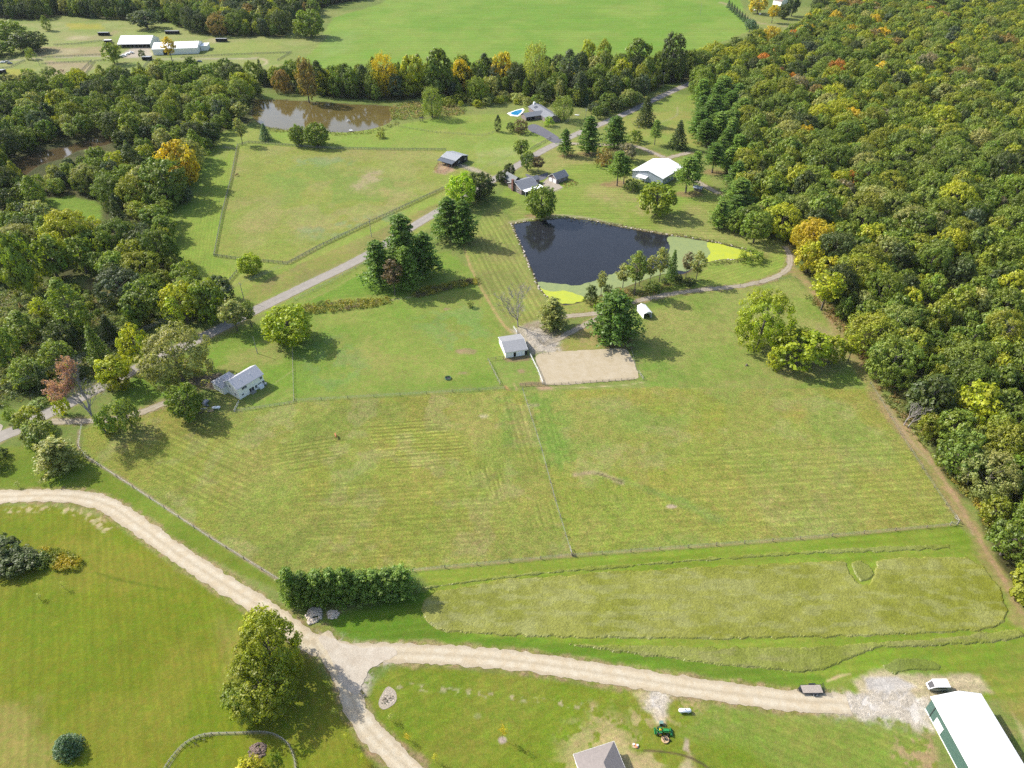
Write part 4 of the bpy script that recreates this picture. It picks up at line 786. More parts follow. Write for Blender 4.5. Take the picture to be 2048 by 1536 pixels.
    for b in ((1190, 540, 1213, 592, 'gg', 'slim pale cedar at the left end of the pond bank'), (1228, 528, 1262, 578, 'gg', 'feathery grey cedar, second along the pond bank'), (1246, 502, 1290, 590, 'gr', 'tall feathery cedar in the middle of the pond bank group'), (1264, 515, 1292, 572, 'gra', 'greyish half-bare cedar behind the tall feathery one'), (1286, 510, 1312, 570, 'gg', 'thin cedar with bare lower trunk on the pond bank'), (1300, 495, 1336, 564, 'gg', 'tallest bare-trunked cedar left of the dark spruce'), (1358, 502, 1384, 556, 'gra', 'greyish thin cedar right of the dark spruce'), (1374, 503, 1408, 566, 'gg', 'grey-green cedar at the right end of the pond bank')):
        TB('sparse', *b[:4], b[4], b[5], group='thin cedars on the pond bank')
    TB('spruce', 1328, 496, 1356, 562, 'pine', 'dark narrow spruce standing among the thin cedars'); TB('shrub', 1168, 570, 1196, 610, 'dk2', 'dark bush at the left end of the pond bank'); TB('shrub', 1206, 568, 1226, 590, 'dk2', 'small dark bush beside the slim pale cedar')
    for a in ((1228, 575, 1262, 605, 'br', 'reddish brown bush under the tall feathery cedar'), (1290, 562, 1320, 585, 'gs', 'low green bush under the tallest cedar'), (1350, 548, 1366, 562, 'dk2', 'dark little bush under the dark spruce'), (1368, 555, 1392, 572, 'dk2', 'dark low bush under the right hand cedars'), (1322, 556, 1336, 568, 'dk', 'tiny dark bush just left of the dark spruce'), (1475, 502, 1528, 520, 'g1', 'low bright bush at the east tip of the pond')): TB('shrub', *a)
    TB('big', 1476, 580, 1582, 702, 'lt', 'large yellow-green tree alone in the upper right field'); TB('broad', 1552, 655, 1650, 740, 'lt', 'wide yellow-green tree below the lone field tree'); TB('broad', 1640, 672, 1690, 728, 'yg', 'smaller tree joined to the wide yellow-green tree'); TB('shrub', 1538, 692, 1572, 740, 'yg', 'yellow-green shrub at the left foot of the wide field tree'); TB('sparse', 1678, 668, 1712, 725, 'yg', 'small yellow tree at the dirt track beside the field trees'); TB('sparse', 1606, 544, 1678, 620, 'yg', 'open spreading tree with visible trunk at the wood edge by the lane')
    TB('shrub', 933, 600, 946, 615, 'gg', 'lone tiny bush in the green field'); 
    # pines along the road
    TB('pine', 868, 392, 930, 482, 'pine', 'left pine of the pair shading the field path'); TB('pine', 900, 398, 955, 488, 'pine', 'right pine of the pair shading the field path'); TB('dense', 895, 350, 952, 412, 'lime', 'bright lime-green maple behind the pair of pines'); TB('dense', 930, 347, 988, 400, 'dk2', 'dark round tree beside the lime-green maple')
    TB('pine', 772, 426, 850, 562, 'pine', 'tallest pine of the roadside cluster'); TB('pine', 732, 478, 790, 575, 'pine', 'left pine of the roadside cluster'); TB('pine', 822, 462, 880, 552, 'pine', 'right pine of the roadside cluster'); TB('sparse', 768, 520, 812, 590, 'purp', 'brownish dull tree at the front of the roadside pines'); TB('pine', 790, 490, 840, 580, 'pine2', 'front middle pine of the roadside cluster')
    for b in ((1116, 256, 1144, 312, 'pine', 'pine', 'small upright pine at the driveway mouth across from the ranch house'), (1154, 230, 1200, 310, 'pine', 'pine', 'tall pine between the road and the looping drive'), (1205, 230, 1252, 298, 'pine', 'pine', 'broad pine at the top of the looping drive'), (1208, 0, 0, 0, 0, 0, 0)):
        if b[1]: TB(b[4], *b[:4], b[5], b[6])
    TB('spruce', 1268, 188, 1312, 254, 'dk2', 'dark spruce beside the paved road near its far end'); TB('tallpine', 1298, 238, 1320, 290, 'pine2', 'small thin pine right of the dark roadside spruce'); TB('spruce', 1334, 237, 1376, 300, 'dk', 'dense dark cone-shaped spruce near the white barn drive'); TB('shrub', 1254, 260, 1286, 284, 'g1', 'low round bush on the lawn inside the loop drive')
    TB('shrub', 1190, 298, 1226, 334, 'br', 'brownish rounded tree left of the white barn'); TB('tallpine', 1216, 300, 1252, 372, 'pine2', 'tall pine at the left of the white barn mulch bed'); TB('tallpine', 1232, 310, 1262, 368, 'pine', 'second pine in the mulch bed left of the white barn'); TB('broad', 1236, 288, 1272, 322, 'gra', 'greyish round tree under the loop drive')
    TB('broad', 1276, 366, 1352, 432, 'lo', 'broad rounded tree in front of the white barn'); TB('tallpine', 1346, 312, 1396, 386, 'pine2', 'tall pine right of the white barn'); TB('tallpine', 1402, 284, 1446, 346, 'pine', 'tall pine with bare trunk at the wood edge right of the white barn'); TB('tallpine', 1372, 300, 1400, 372, 'pine2', 'second pine right of the white barn'); TB('shrub', 1246, 358, 1280, 382, 'g2', 'low green bush beneath the white barn pines')
    TB('pine', 1416, 398, 1456, 458, 'pine2', 'small pine on the lawn above the pond tip'); TB('broad', 1452, 425, 1492, 465, 'g1', 'small broad tree beside the small pine above the pond tip'); TB('broad', 1486, 425, 1540, 488, 'g1', 'bright tree at the wood corner above the pond tip')
    TB('broad', 1028, 280, 1058, 312, 'gs', 'round tree left of the road beyond the brick house'); TB('broad', 1040, 304, 1070, 342, 'gs', 'round tree beside the road just behind the brick house'); TB('sparse', 1062, 312, 1090, 346, 'purp', 'purplish small tree behind the brick house'); TB('dense', 1008, 328, 1030, 356, 'dk2', 'lollipop-shaped tree, right one, by the brick house'); TB('dense', 992, 343, 1013, 366, 'dk2', 'lollipop-shaped tree, left one, by the brick house'); TB('dense', 1054, 374, 1112, 438, 'gs', 'big tree between the brick house and the pond')
    TB('willow', 1106, 194, 1150, 240, 'gr', 'pale willow-like tree beside the ranch house'); TB('shrub', 1028, 240, 1056, 266, 'purp', 'purplish shrub at the corner of the ranch house'); TB('shrub', 1088, 233, 1108, 252, 'lime', 'bright lime shrub in front of the ranch house'); TB('column', 990, 229, 1002, 264, 'dk2', 'thin leaning dark cypress on the lawn'); TB('spruce', 1162, 187, 1182, 214, 'spr', 'blue-grey spruce behind the utility pole'); TB('shrub', 1012, 245, 1030, 262, 'dk2', 'dark shrub left of the purplish shrub')
    TB('willow', 842, 177, 884, 234, 'gr', 'tall pale green willow in the cattail marsh'); TB('spruce', 518, 245, 546, 282, 'spr', 'blue-green spruce on the pond lawn'); TB('dense', 578, 252, 612, 290, 'gs', 'smaller round tree of the pair below the brown pond'); TB('dense', 608, 248, 656, 292, 'gs', 'larger round tree of the pair below the brown pond'); TB('sparse', 472, 236, 500, 290, 'gg', 'thin tree at the upper left corner of the black-fenced pasture'); TB('shrub', 752, 263, 770, 276, 'ol', 'small lone shrub on the strip of lawn below the brown pond')
    # farm trees
    TB('broad', 205, 88, 241, 126, 'g1', 'round tree left of the far farm yard'); TB('sparse', 330, 73, 360, 124, 'yy', 'yellowing tree in front of the larger white farm barn'); TB('shrub', 276, 100, 290, 116, 'dk2', 'dark bush behind the small run-in shed'); TB('dense', 592, 22, 646, 72, 'gs', 'round tree standing in the gap at the meadow corner'); TB('broad', 612, 0, 640, 30, 'gr', 'small pale tree behind the round meadow-corner tree'); TB('shrub', 584, 42, 604, 70, 'yg', 'yellowish bush left of the round meadow-corner tree'); TB('broad', 262, 22, 318, 56, 'bl', 'blue-green round tree behind the white farm barn'); TB('column', 88, 30, 104, 62, 'g1', 'pointed tree at the head of the far paddock'); TB('dense', 22, 48, 88, 118, 'dk2', 'big dark rounded tree at the far farm', hmax=17); TB('dense', -20, 30, 44, 96, 'gs', 'pale-headed tree behind the big dark one at the far farm', hmax=18); TB('broad', -40, 70, 26, 122, 'gs', 'tree beside the far farm lane cut by the left edge', hmax=13); TB('shrub', 50, 96, 70, 118, 'gr', 'small bush beside the far farm lane')
    for i in range(13):
        x = 1456 + i * 5.2; y = 10 + i * 4.6; TB('spruce', x - 5, y - 12, x + 6, y + 6, 'spr', 'small grey-green spruce in the hedge row beside the far meadow', group='spruces in the hedge row beside the far meadow')
    TB('broad', 1500, -6, 1535, 26, 'yy', 'golden tree left of the far top-right house'); TB('sparse', 1530, 8, 1556, 46, 'yy', 'thin golden tree on the far driveway'); TB('dense', 1556, 10, 1580, 36, 'dk2', 'dark round tree in front of the far top-right house'); TB('broad', 1575, -10, 1600, 30, 'dk', 'dark tree right of the far top-right house'); TB('broad', 1490, 40, 1512, 62, 'spr', 'blue-green tree at the foot of the spruce hedge'); TB('broad', 1494, 78, 1512, 98, 'rr', 'bright red maple at the meadow edge of the wood')
    # tree line above the meadow hedge
    belt = (((742, 112, 792, 190, 'yy', 'willow'), 'pale gold willow-like tree, leftmost golden crown of the belt'), ((802, 116, 846, 190, 'yg', 'broad'), 'yellow-green tree second from left among the golden crowns'), ((905, 122, 942, 178, 'yy', 'broad'), 'small golden tree right of the tall green poplar'), ((984, 108, 1030, 172, 'yy', 'broad'), 'broad golden tree with dark conifer on its left'), ((1046, 92, 1096, 182, 'pale', 'willow'), 'tall pale willow-like tree of the belt'), ((1162, 84, 1190, 142, 'yg', 'broad'), 'yellow-green treetop against the meadow, left of a pair'), ((1194, 82, 1222, 135, 'ol', 'broad'), 'olive treetop against the meadow, right of a pair'), ((1224, 122, 1262, 178, 'yg', 'broad'), 'yellow-green tree low in the belt above the road'), ((850, 104, 904, 192, 'g2', 'oval'), 'large green oval tree between golden crowns'), ((1118, 98, 1155, 182, 'bl', 'column'), 'tall bluish green poplar in the belt'), ((956, 105, 984, 168, 'dk', 'column'), 'dark narrow tree touching the broad golden tree'), ((1250, 82, 1302, 152, 'gs', 'oval'), 'large green tree on the meadow side above the road pole'), ((1322, 72, 1370, 160, 'dk2', 'broad'), 'dark double-topped tree where belt meets hillside wood'), ((1138, 138, 1180, 212, 'dk', 'spruce'), 'dark spruce behind the ranch house pole, left one'), ((1180, 150, 1224, 212, 'dk', 'spruce'), 'dark spruce behind the ranch house pole, right one'), ((592, 120, 630, 202, 'br', 'broad'), 'rusty brown tree above the left of the brown pond'), ((626, 120, 658, 192, 'dk2', 'column'), 'dark pointed tree right of the rusty brown one'), ((678, 126, 708, 192, 'dk', 'spruce'), 'dark spruce above the middle of the brown pond'), ((716, 128, 744, 192, 'dk', 'column'), 'dark column tree left of the pale gold tree'))
    for b, l in belt: TB(b[5], *b[:4], b[4], l, group='tree belt between the brown pond and the far meadow')
# ---------------------------------------------------------------- woods
def poisson(P, sp_, r, reject):
    A = np.array(P); x0, y0 = A.min(0); x1, y1 = A.max(0); cell = {}; out = []
    n = int((x1 - x0) * (y1 - y0) / sp_ ** 2 * 2.4); xs = r.random(n) * (x1 - x0) + x0; ys = r.random(n) * (y1 - y0) + y0
    ins = sdf_poly(xs, ys, P) < 0
    xs, ys = xs[ins], ys[ins]; ins = ~reject(xs, ys)
    for x, y in zip(xs[ins], ys[ins]):
        i, j = int(x // sp_), int(y // sp_)
        if any((x - a) ** 2 + (y - b) ** 2 < sp_ ** 2 for di in (-1, 0, 1) for dj in (-1, 0, 1) for a, b in cell.get((i + di, j + dj), ())): continue
        cell.setdefault((i, j), []).append((x, y)); out.append((x, y))
    return out
def woods():
    r = np.random.default_rng(5); q = random.Random(3); ponds = [wpts(P) for P in PONDS]; roadl = [wpts(catmull(P, 4)) for P, _ in ROADS + DRIVES[:3]]
    clear = wpts([(84, 400), (140, 388), (200, 400), (210, 446), (160, 450), (95, 420)])
    def rej(X, Y):
        m = sdf_poly(X, Y, clear) < 2
        for P in ponds: m |= sdf_poly(X, Y, P) < 3
        for P in roadl: m |= sdf_line(X, Y, P) < 6
        for o in list(COL.objects):
            if o.get('category') in ('house', 'barn'): m |= (X - o.location.x) ** 2 + (Y - o.location.y) ** 2 < 14 ** 2
        return m
    TR = []
    keep = [POND_LEFT, POND_BROWN, [(64, 512), (150, 516), (150, 548), (60, 545)], [(86, 398), (140, 390), (204, 405), (205, 440), (160, 445), (95, 415)], [(258, 722), (292, 716), (290, 750), (262, 752)], [(480, 250), (560, 262), (560, 300), (440, 320)], [(60, 800), (130, 790), (110, 850), (0, 880), (0, 850)]]
    def blocks(x, y, h, wd):
        for z in (.35, .7, .95):
            a, b = proj(x, y, h * z); rr = wd * .3 * scale_at(b)
            for P in keep:
                if inside(a, b, P) or inside(a - rr, b, P) or inside(a + rr, b, P): return True
        return False
    def region(P, sp_, mixf, sz, zone):
        """large trees first, then middling ones between them, then small ones in the gaps"""
        put = []; Pw = wpts(P); cell = {}
        for f, share in ((1.5, .62), (1.0, .8), (.62, .75)):
            for x, y in poisson(Pw, sp_ * f, r, rej):
                if q.random() > share: continue
                px, py = proj(x, y); kind, tn = mixf(px, py); wd, h = sz(px, py, kind); k = q.uniform(.85, 1.15); wd *= f * k * (.95 if f > 1 else 1); h *= {1.5: 1.22, 1.0: 1.0, .62: .72}[f] * q.uniform(.88, 1.12)
                if kind == 'broad' and f > 1 and wd > 14: kind = 'big'
                ci, cj = int(x // 14), int(y // 14)
                if any((x - a) ** 2 + (y - b) ** 2 < ((wd + w2) * .31) ** 2 for di in (-1, 0, 1) for dj in (-1, 0, 1) for a, b, w2 in cell.get((ci + di, cj + dj), ())): continue
                if zone in 'LSM' and blocks(x, y, h, wd): continue
                cell.setdefault((ci, cj), []).append((x, y, wd)); TR.append((kind, x, y, wd, h, tn, zone, px, py))
    wch = lambda d: q.choices(list(d), list(d.values()))[0]
    def mix_r(px, py):
        warm = .6 + (4.5 if py < 100 and px < 1800 else 0) + (.6 if py < 420 else 0) + (1.0 if px < 1950 and py > 700 else 0)
        f = fbm(np.array([px]), np.array([py]), 160, 5, 2)[0]
        t = wch({'g1': 20, 'g2': 18, 'gs': 20, 'ol': 15 + 10 * f, 'yg': 8 + 12 * f, 'dk2': 7, 'bl': 1.5, 'gr': 6, 'yy': 1.0 * warm, 'or_': .5 * warm, 're': .12 * warm, 'gra': .8, 'br': 1.2 * warm, 'gg': 5})
        if px < 1480 and 200 < py < 470: return ('pine', wch({'pine': 3, 'pine2': 2}))
        if px > 1590 and px < 1650 and 480 < py < 590: return 'broad', wch({'yb': 1, 'yy': 2, 'yg': 2})
        return wch({'broad': 82, 'oval': 12, 'sparse': 3}), t
    def mix_l(px, py):
        t = wch({'g1': 18, 'g2': 20, 'gs': 20, 'dk': 7, 'dk2': 11, 'ol': 10, 'yg': 5, 'bl': 6, 'gg': 10, 'yy': .3, 'gr': 7, 'br': 1})
        k = wch({'broad': 60, 'oval': 12, 'column': 9, 'sparse': 5, 'spruce': 5, 'dense': 8, 'shrub': 6}); return k, (t if k in ('broad', 'oval', 'sparse') or t not in ('yy', 're', 'or_', 'yg') else 'gs')
    def mix_s(px, py): return wch({'shrub': 50, 'dense': 12, 'column': 10, 'broad': 14, 'spruce': 5, 'sparse': 5}), wch({'g1': 12, 'gs': 16, 'dk2': 12, 'ol': 12, 'gr': 10, 'yg': 6, 'br': 3, 'gg': 6})
    def mix_t(px, py): return wch({'broad': 70, 'oval': 12, 'column': 6, 'sparse': 5, 'spruce': 4}), wch({'g2': 14, 'gs': 16, 'dk': 10, 'dk2': 18, 'bl': 18, 'ol': 6, 'gg': 12, 'gr': 8, 'yg': 2, 'br': 2})
    big = lambda a, b: (lambda px, py, k: {'shrub': (a * .6, b * .35), 'spruce': (a * .62, b), 'column': (a * .55, b * 1.15), 'pine': (a * .95, b * 1.1), 'dense': (a * .85, b * .7), 'oval': (a * .8, b * 1.05), 'sparse': (a * .8, b)}.get(k, (a, b)))
    region(W_RIGHT, 7.8, mix_r, big(12.2, 14.5), 'R'); region(W_LEFT, 8.6, mix_l, big(12.5, 13.5), 'L'); region(W_MID, 7.8, mix_l, big(10.5, 16), 'M'); region(W_TOP, 8.5, mix_t, big(13, 17), 'T')
    region([(-120, 565), (130, 560), (230, 600), (330, 640), (245, 700), (215, 780), (90, 792), (-100, 830)], 8.5, mix_s, big(5, 5), 'S')
    region([(868, 200), (950, 203), (1010, 196), (1090, 208), (1090, 216), (1010, 206), (950, 215), (880, 212)], 5.5, lambda px, py: ('shrub', wch({'gg': 3, 'ol': 2, 'gs': 2, 'yg': 1})), big(13, 16), 'M')
    region([(1180, 222), (1225, 214), (1270, 205), (1290, 208), (1230, 234), (1190, 242)], 6, lambda px, py: ('broad', wch({'gg': 2, 'gs': 3, 'dk2': 2})), big(9, 9), 'M')
    def inview(t): return -30 < t[7] < 2078 and -40 < t[8] - t[4] * .5 * scale_at(t[8]) < 1560
    order = sorted(range(len(TR)), key=lambda i: -(TR[i][3] * scale_at(max(-200, TR[i][8])) if inview(TR[i]) else -1))
    # front-row trees show most: rank by size, then take the first NI
    NI = 255; ind = [i for i in order[:NI]]; indset = set(ind)
    cn = dict(g1='bright green', g2='mid-green', gs='green', ol='olive', yg='yellow-green', dk2='dark green', dk='very dark', bl='bluish green', gr='pale green', yy='golden', or_='orange-tinged', re='red-tinged', gra='greyish bare-topped', br='brownish', gg='grey-green', pine='deep green', pine2='green', yb='bright yellow')
    MARK = {'R': [(1600, 560, 'where the pond lane enters the wood'), (1690, 700, 'beside the field trees and dirt track'), (1760, 800, 'beside the upper bend of the dirt track'), (1830, 890, 'beside the middle of the dirt track'), (1900, 975, 'beside the lower dirt track'), (1975, 1080, 'by the braced field corner'), (2030, 1190, 'by the end of the tall-grass stand'), (1450, 360, 'behind the white machinery barn'), (1440, 230, 'beyond the loop drive'), (1500, 450, 'above the pond tip'), (1700, 540, 'inside the wood level with the pond lane'), (1850, 680, 'inside the wood level with the field trees'), (1980, 820, 'inside the wood level with the track middle'), (2020, 600, 'near the right edge level with the carport'), (1850, 460, 'in mid slope level with the pond'), (1700, 400, 'on the slope right of the machinery barn'), (1600, 300, 'on the slope right of the loop drive'), (1950, 380, 'high on the slope near the right edge'), (2020, 470, 'at the right edge level with the dark pond'), (1780, 570, 'upslope from the yellow lane-end trees'), (1900, 540, 'in mid slope above the forked snag'), (1560, 420, 'on the slope just above the pond tip'), (1930, 700, 'deep in the wood behind the track bend'), (1800, 300, 'in the upper hillside wood'), (1650, 460, 'above the yellow lane-end trees')],
            'L': [(350, 480, 'beside the lower west pasture fence'), (390, 590, 'at the lower creek wood corner'), (400, 340, 'beside the upper west pasture fence'), (150, 350, 'below the hidden narrow pond'), (60, 440, 'left of the small lawn clearing'), (250, 430, 'right of the small lawn clearing'), (250, 540, 'above the scrubby clearing'), (60, 530, 'around the hidden pale-roofed house'), (480, 220, 'left of the brown pond')],
            'M': [(640, 190, 'behind the left of the brown pond'), (780, 195, 'behind the right of the brown pond'), (940, 200, 'behind the cattail marsh'), (1080, 200, 'behind the ranch house pool'), (1220, 205, 'beside the road beyond the ranch house'), (1350, 170, 'where the road enters the wood')],
            'S': [(60, 620, 'in the upper scrub clearing'), (180, 640, 'in the middle of the scrub clearing'), (60, 740, 'in the lower left scrub clearing'), (180, 740, 'beside the red half-bare tree scrub'), (300, 640, 'in the scrub nearest the paved road')], 'T': [(200, 30, 'in the far wood behind the farm')]}
    def where(t):
        m_ = min(MARK[t[6]], key=lambda m: (m[0] - t[7]) ** 2 + (m[1] - t[8]) ** 2); return ('large ' if t[3] > 14 else 'small ' if t[3] < 8.5 else ''), m_[2]
    lab = {}
    for i in ind: sz_, wh_ = where(TR[i]); lab.setdefault(('%s%s %s %s' % (sz_, cn[TR[i][5]], KNAME[TR[i][0]].replace('_', ' '), wh_), wh_), []).append(i)
    for (l0, wh_), L_ in lab.items():
        L_.sort(key=lambda i: TR[i][7]); o_ = {1: [''], 2: [', left one', ', right one'], 3: [', leftmost', ', middle one', ', rightmost']}.get(len(L_), [''] * len(L_))
        for i, sfx in zip(L_, o_):
            k, x, y, wd, h, tn, z, px, py = TR[i]; place_tree(k, x, y, wd, h, tn, l0 + sfx, group='trees ' + wh_, j=.16)
    # the rest of the woods: one scattered mass
    src = bpy.data.collections.new('woodland_sources'); names = []
    for k in ('broad', 'big', 'oval', 'column', 'sparse', 'spruce', 'dense', 'shrub', 'pine'):
        for n_, (cm, tm) in enumerate(KINDS[k][0]):
            nv = len(cm.vertices); V1 = np.empty(nv * 3, np.float32); cm.vertices.foreach_get('co', V1); lv = np.empty(len(cm.polygons) * 4, np.float32); cm.attributes['lv'].data.foreach_get('color', lv)
            me = np_mesh('%02d_%s' % (len(names), k), V1.reshape(-1, 3), np.arange(nv).reshape(-1, 4), lv.reshape(-1, 4)[:, :3]); me.materials.append(LEAF)
            o = bpy.data.objects.new('%02d_woodland_tree' % len(names), me); src.objects.link(o); names.append((k, n_))
    kidx = {k: [i for i, (a, _) in enumerate(names) if a == k] for k in KINDS}
    for zone, nm, lb in (('R', 'woods', 'hillside wood of mixed autumn broadleaf trees, its deeper part'), ('LMTS', 'woods', 'creek and farm woods, their deeper and farther part')):
        rest = [TR[i] for i in range(len(TR)) if i not in indset and TR[i][6] in zone]; n_ = len(rest)
        me = bpy.data.meshes.new(nm); me.vertices.add(n_); me.vertices.foreach_set('co', np.array([(t[1], t[2], 0) for t in rest], np.float32).ravel())
        for an, ty, dat, fld in (('idx', 'INT', [q.choice(kidx[t[0]]) for t in rest], 'value'), ('rotz', 'FLOAT_VECTOR', [(0, 0, q.random() * 6.28) for t in rest], 'vector'), ('scl', 'FLOAT_VECTOR', [(t[3] / KINDS[t[0]][1], t[3] / KINDS[t[0]][1], t[4] / KINDS[t[0]][2]) for t in rest], 'vector'), ('tint', 'FLOAT_COLOR', [(*tint(t[5], .16), 1) for t in rest], 'color')):
            a = me.attributes.new(an, ty, 'POINT'); a.data.foreach_set(fld, np.array(dat, np.int32 if ty == 'INT' else np.float32).ravel())
        o = link(nm, me); tag(o, lb, 'woods', kind='stuff')
        g = bpy.data.node_groups.new(nm + '_scatter', 'GeometryNodeTree'); g.interface.new_socket('Geometry', in_out='INPUT', socket_type='NodeSocketGeometry'); g.interface.new_socket('Geometry', in_out='OUTPUT', socket_type='NodeSocketGeometry')
        N = g.nodes; L = g.links; gi = N.new('NodeGroupInput'); go = N.new('NodeGroupOutput'); ci = N.new('GeometryNodeCollectionInfo'); ci.inputs['Collection'].default_value = src; ci.inputs['Separate Children'].default_value = True; ci.inputs['Reset Children'].default_value = True
        ip = N.new('GeometryNodeInstanceOnPoints'); ip.inputs['Pick Instance'].default_value = True
        def na(nm_, ty): x = N.new('GeometryNodeInputNamedAttribute'); x.data_type = ty; x.inputs['Name'].default_value = nm_; return x.outputs['Attribute']
        L.new(gi.outputs[0], ip.inputs['Points']); L.new(ci.outputs[0], ip.inputs['Instance']); L.new(na('idx', 'INT'), ip.inputs['Instance Index']); L.new(na('scl', 'FLOAT_VECTOR'), ip.inputs['Scale'])
        e2r = N.new('FunctionNodeEulerToRotation'); L.new(na('rotz', 'FLOAT_VECTOR'), e2r.inputs[0]); L.new(e2r.outputs[0], ip.inputs['Rotation']); L.new(ip.outputs[0], go.inputs[0])
        md = o.modifiers.new('scatter', 'NODES'); md.node_group = g
    print('woods', len(TR), 'individual', len(ind))
# ---------------------------------------------------------------- scattered herb layers
def scatter(name, px, n, size, h, hexes, label, cat, seed=1, n_per=14, leaf=None, up=.3):
    P = wpts(px); A = np.array(P); r = np.random.default_rng(seed); C_ = []; q = []
    while len(C_) < n:
        x = r.random() * (A[:, 0].max() - A[:, 0].min()) + A[:, 0].min(); y = r.random() * (A[:, 1].max() - A[:, 1].min()) + A[:, 1].min()
        if inside(x, y, P): C_.append((x, y, h * (.2 + .5 * r.random()) * (.6 + .8 * float(vnoise(np.array([x / 3]), np.array([y / 3]), seed)[0])))); q.append(float(fbm(np.array([x]), np.array([y]), 4, seed + 4, 2)[0]))
    cs = np.array([C(hx, KT) for hx in hexes]); t = np.clip((np.array(q) - .3) * 2.5 * (len(cs) - 1) + r.normal(size=n) * .35, 0, len(cs) - 1.001); i = t.astype(int); f = (t - i)[:, None]; cv = cs[i] * (1 - f) + cs[i + 1] * f
    V4, F, c = leaf_quads(C_, size * (.6 + .8 * r.random(n)), n_per, leaf or size * .6, r, flat=.8, up=up, cvar=cv)
    return tag(link(name, np_mesh(name, V4, F, c), LEAFS), label, cat, kind='stuff')
def herbs():
    scatter('goldenrod', [(600, 612), (640, 606), (700, 600), (780, 596), (785, 606), (740, 616), (660, 626), (605, 630)], 620, .6, 1.5, ['#8a7a58', '#9c9a3f', '#b5a93c', '#7f8a3c'], 'ragged strip of goldenrod and brown weeds along the ditch', 'weeds', 2)
    scatter('goldenrod', [(822, 592), (850, 576), (890, 568), (955, 556), (960, 568), (900, 580), (840, 596)], 520, .6, 1.6, ['#857a55', '#a7a23c', '#c0b03a', '#8a8f3f'], 'brighter strip of goldenrod running up to the field path', 'weeds', 3)
    scatter('goldenrod', [(82, 1100), (110, 1098), (150, 1108), (166, 1124), (155, 1142), (120, 1146), (88, 1134)], 420, .5, 1.7, ['#8f9a35', '#a5a52f', '#c2ad2a'], 'patch of yellow goldenrod at the right of the lawn clump', 'weeds', 4)
    scatter('cattails', [(778, 212), (830, 204), (848, 212), (848, 236), (815, 240), (785, 240)], 420, .9, 2.2, ['#b3a070', '#a09a55', '#8f9a48'], 'tan cattail marsh at the right end of the brown pond', 'reeds', 5)
    scatter('cattails', [(868, 214), (900, 208), (935, 222), (925, 230), (868, 236)], 260, .9, 2.0, ['#b09a6c', '#9a9455', '#8a9448'], 'tan reeds right of the pale willow', 'reeds', 6)
    scatter('bank_weeds', [(505, 250), (540, 256), (620, 263), (690, 266), (760, 258), (795, 240), (800, 248), (760, 266), (690, 272), (600, 268), (520, 262)], 320, .6, 1.1, ['#7d8a40', '#a09a4a', '#5f7038'], 'weedy fringe along the near bank of the brown pond', 'weeds', 7)
    scatter('bank_weeds', [(1130, 434), (1240, 448), (1330, 464), (1400, 474), (1500, 497), (1500, 501), (1400, 480), (1330, 470), (1240, 455), (1130, 440)], 260, .4, .5, ['#8a8450', '#a89a6a', '#6f7a40'], 'low weeds along the far bank of the dark pond', 'weeds', 8)
    scatter('bank_weeds', [(1160, 600), (1200, 590), (1250, 580), (1300, 572), (1380, 560), (1420, 560), (1330, 585), (1230, 605), (1180, 615)], 420, .5, .7, ['#6f8038', '#8a8a45', '#9a8a5a'], 'undergrowth beneath the thin cedars', 'undergrowth', 9)
    scatter('bank_weeds', [(1395, 534), (1440, 522), (1500, 516), (1530, 512), (1500, 522), (1440, 530)], 120, .45, .5, ['#8a8a4a', '#7a7a45'], 'weeds at the east tip of the dark pond', 'weeds', 10)
    scatter('undergrowth', [(-100, 560), (130, 560), (230, 600), (330, 640), (250, 700), (222, 785), (90, 800), (-80, 830)], 4200, .9, 1.2, ['#5f7038', '#7d8a45', '#8f9a55', '#9a9060'], 'tangle of low scrub and weeds in the clearing left of the farm road', 'undergrowth', 11, n_per=10)
    scatter('undergrowth', [(1960, 1020), (1940, 1000), (1890, 950), (1920, 960), (1960, 1010), (1985, 1060), (1975, 1080)], 260, .7, 1.2, ['#7d8a3c', '#a39a45', '#b5a040'], 'yellowing brush at the wood edge corner', 'undergrowth', 12)
    scatter('undergrowth', [(1600, 590), (1660, 640), (1720, 720), (1760, 790), (1830, 880), (1850, 900), (1870, 890), (1800, 790), (1720, 680), (1640, 590)], 500, .7, 1.0, ['#6f7f38', '#8a8a45', '#9a7f4a'], 'low brush along the front of the hillside wood', 'undergrowth', 13)
    scatter('flower_bed', [(1122, 366), (1140, 358), (1158, 366), (1150, 372), (1130, 376)], 60, .5, .8, ['#b58a6a', '#8a9a4a'], 'pinkish flower bed beside the brick garage', 'flower bed', 14)
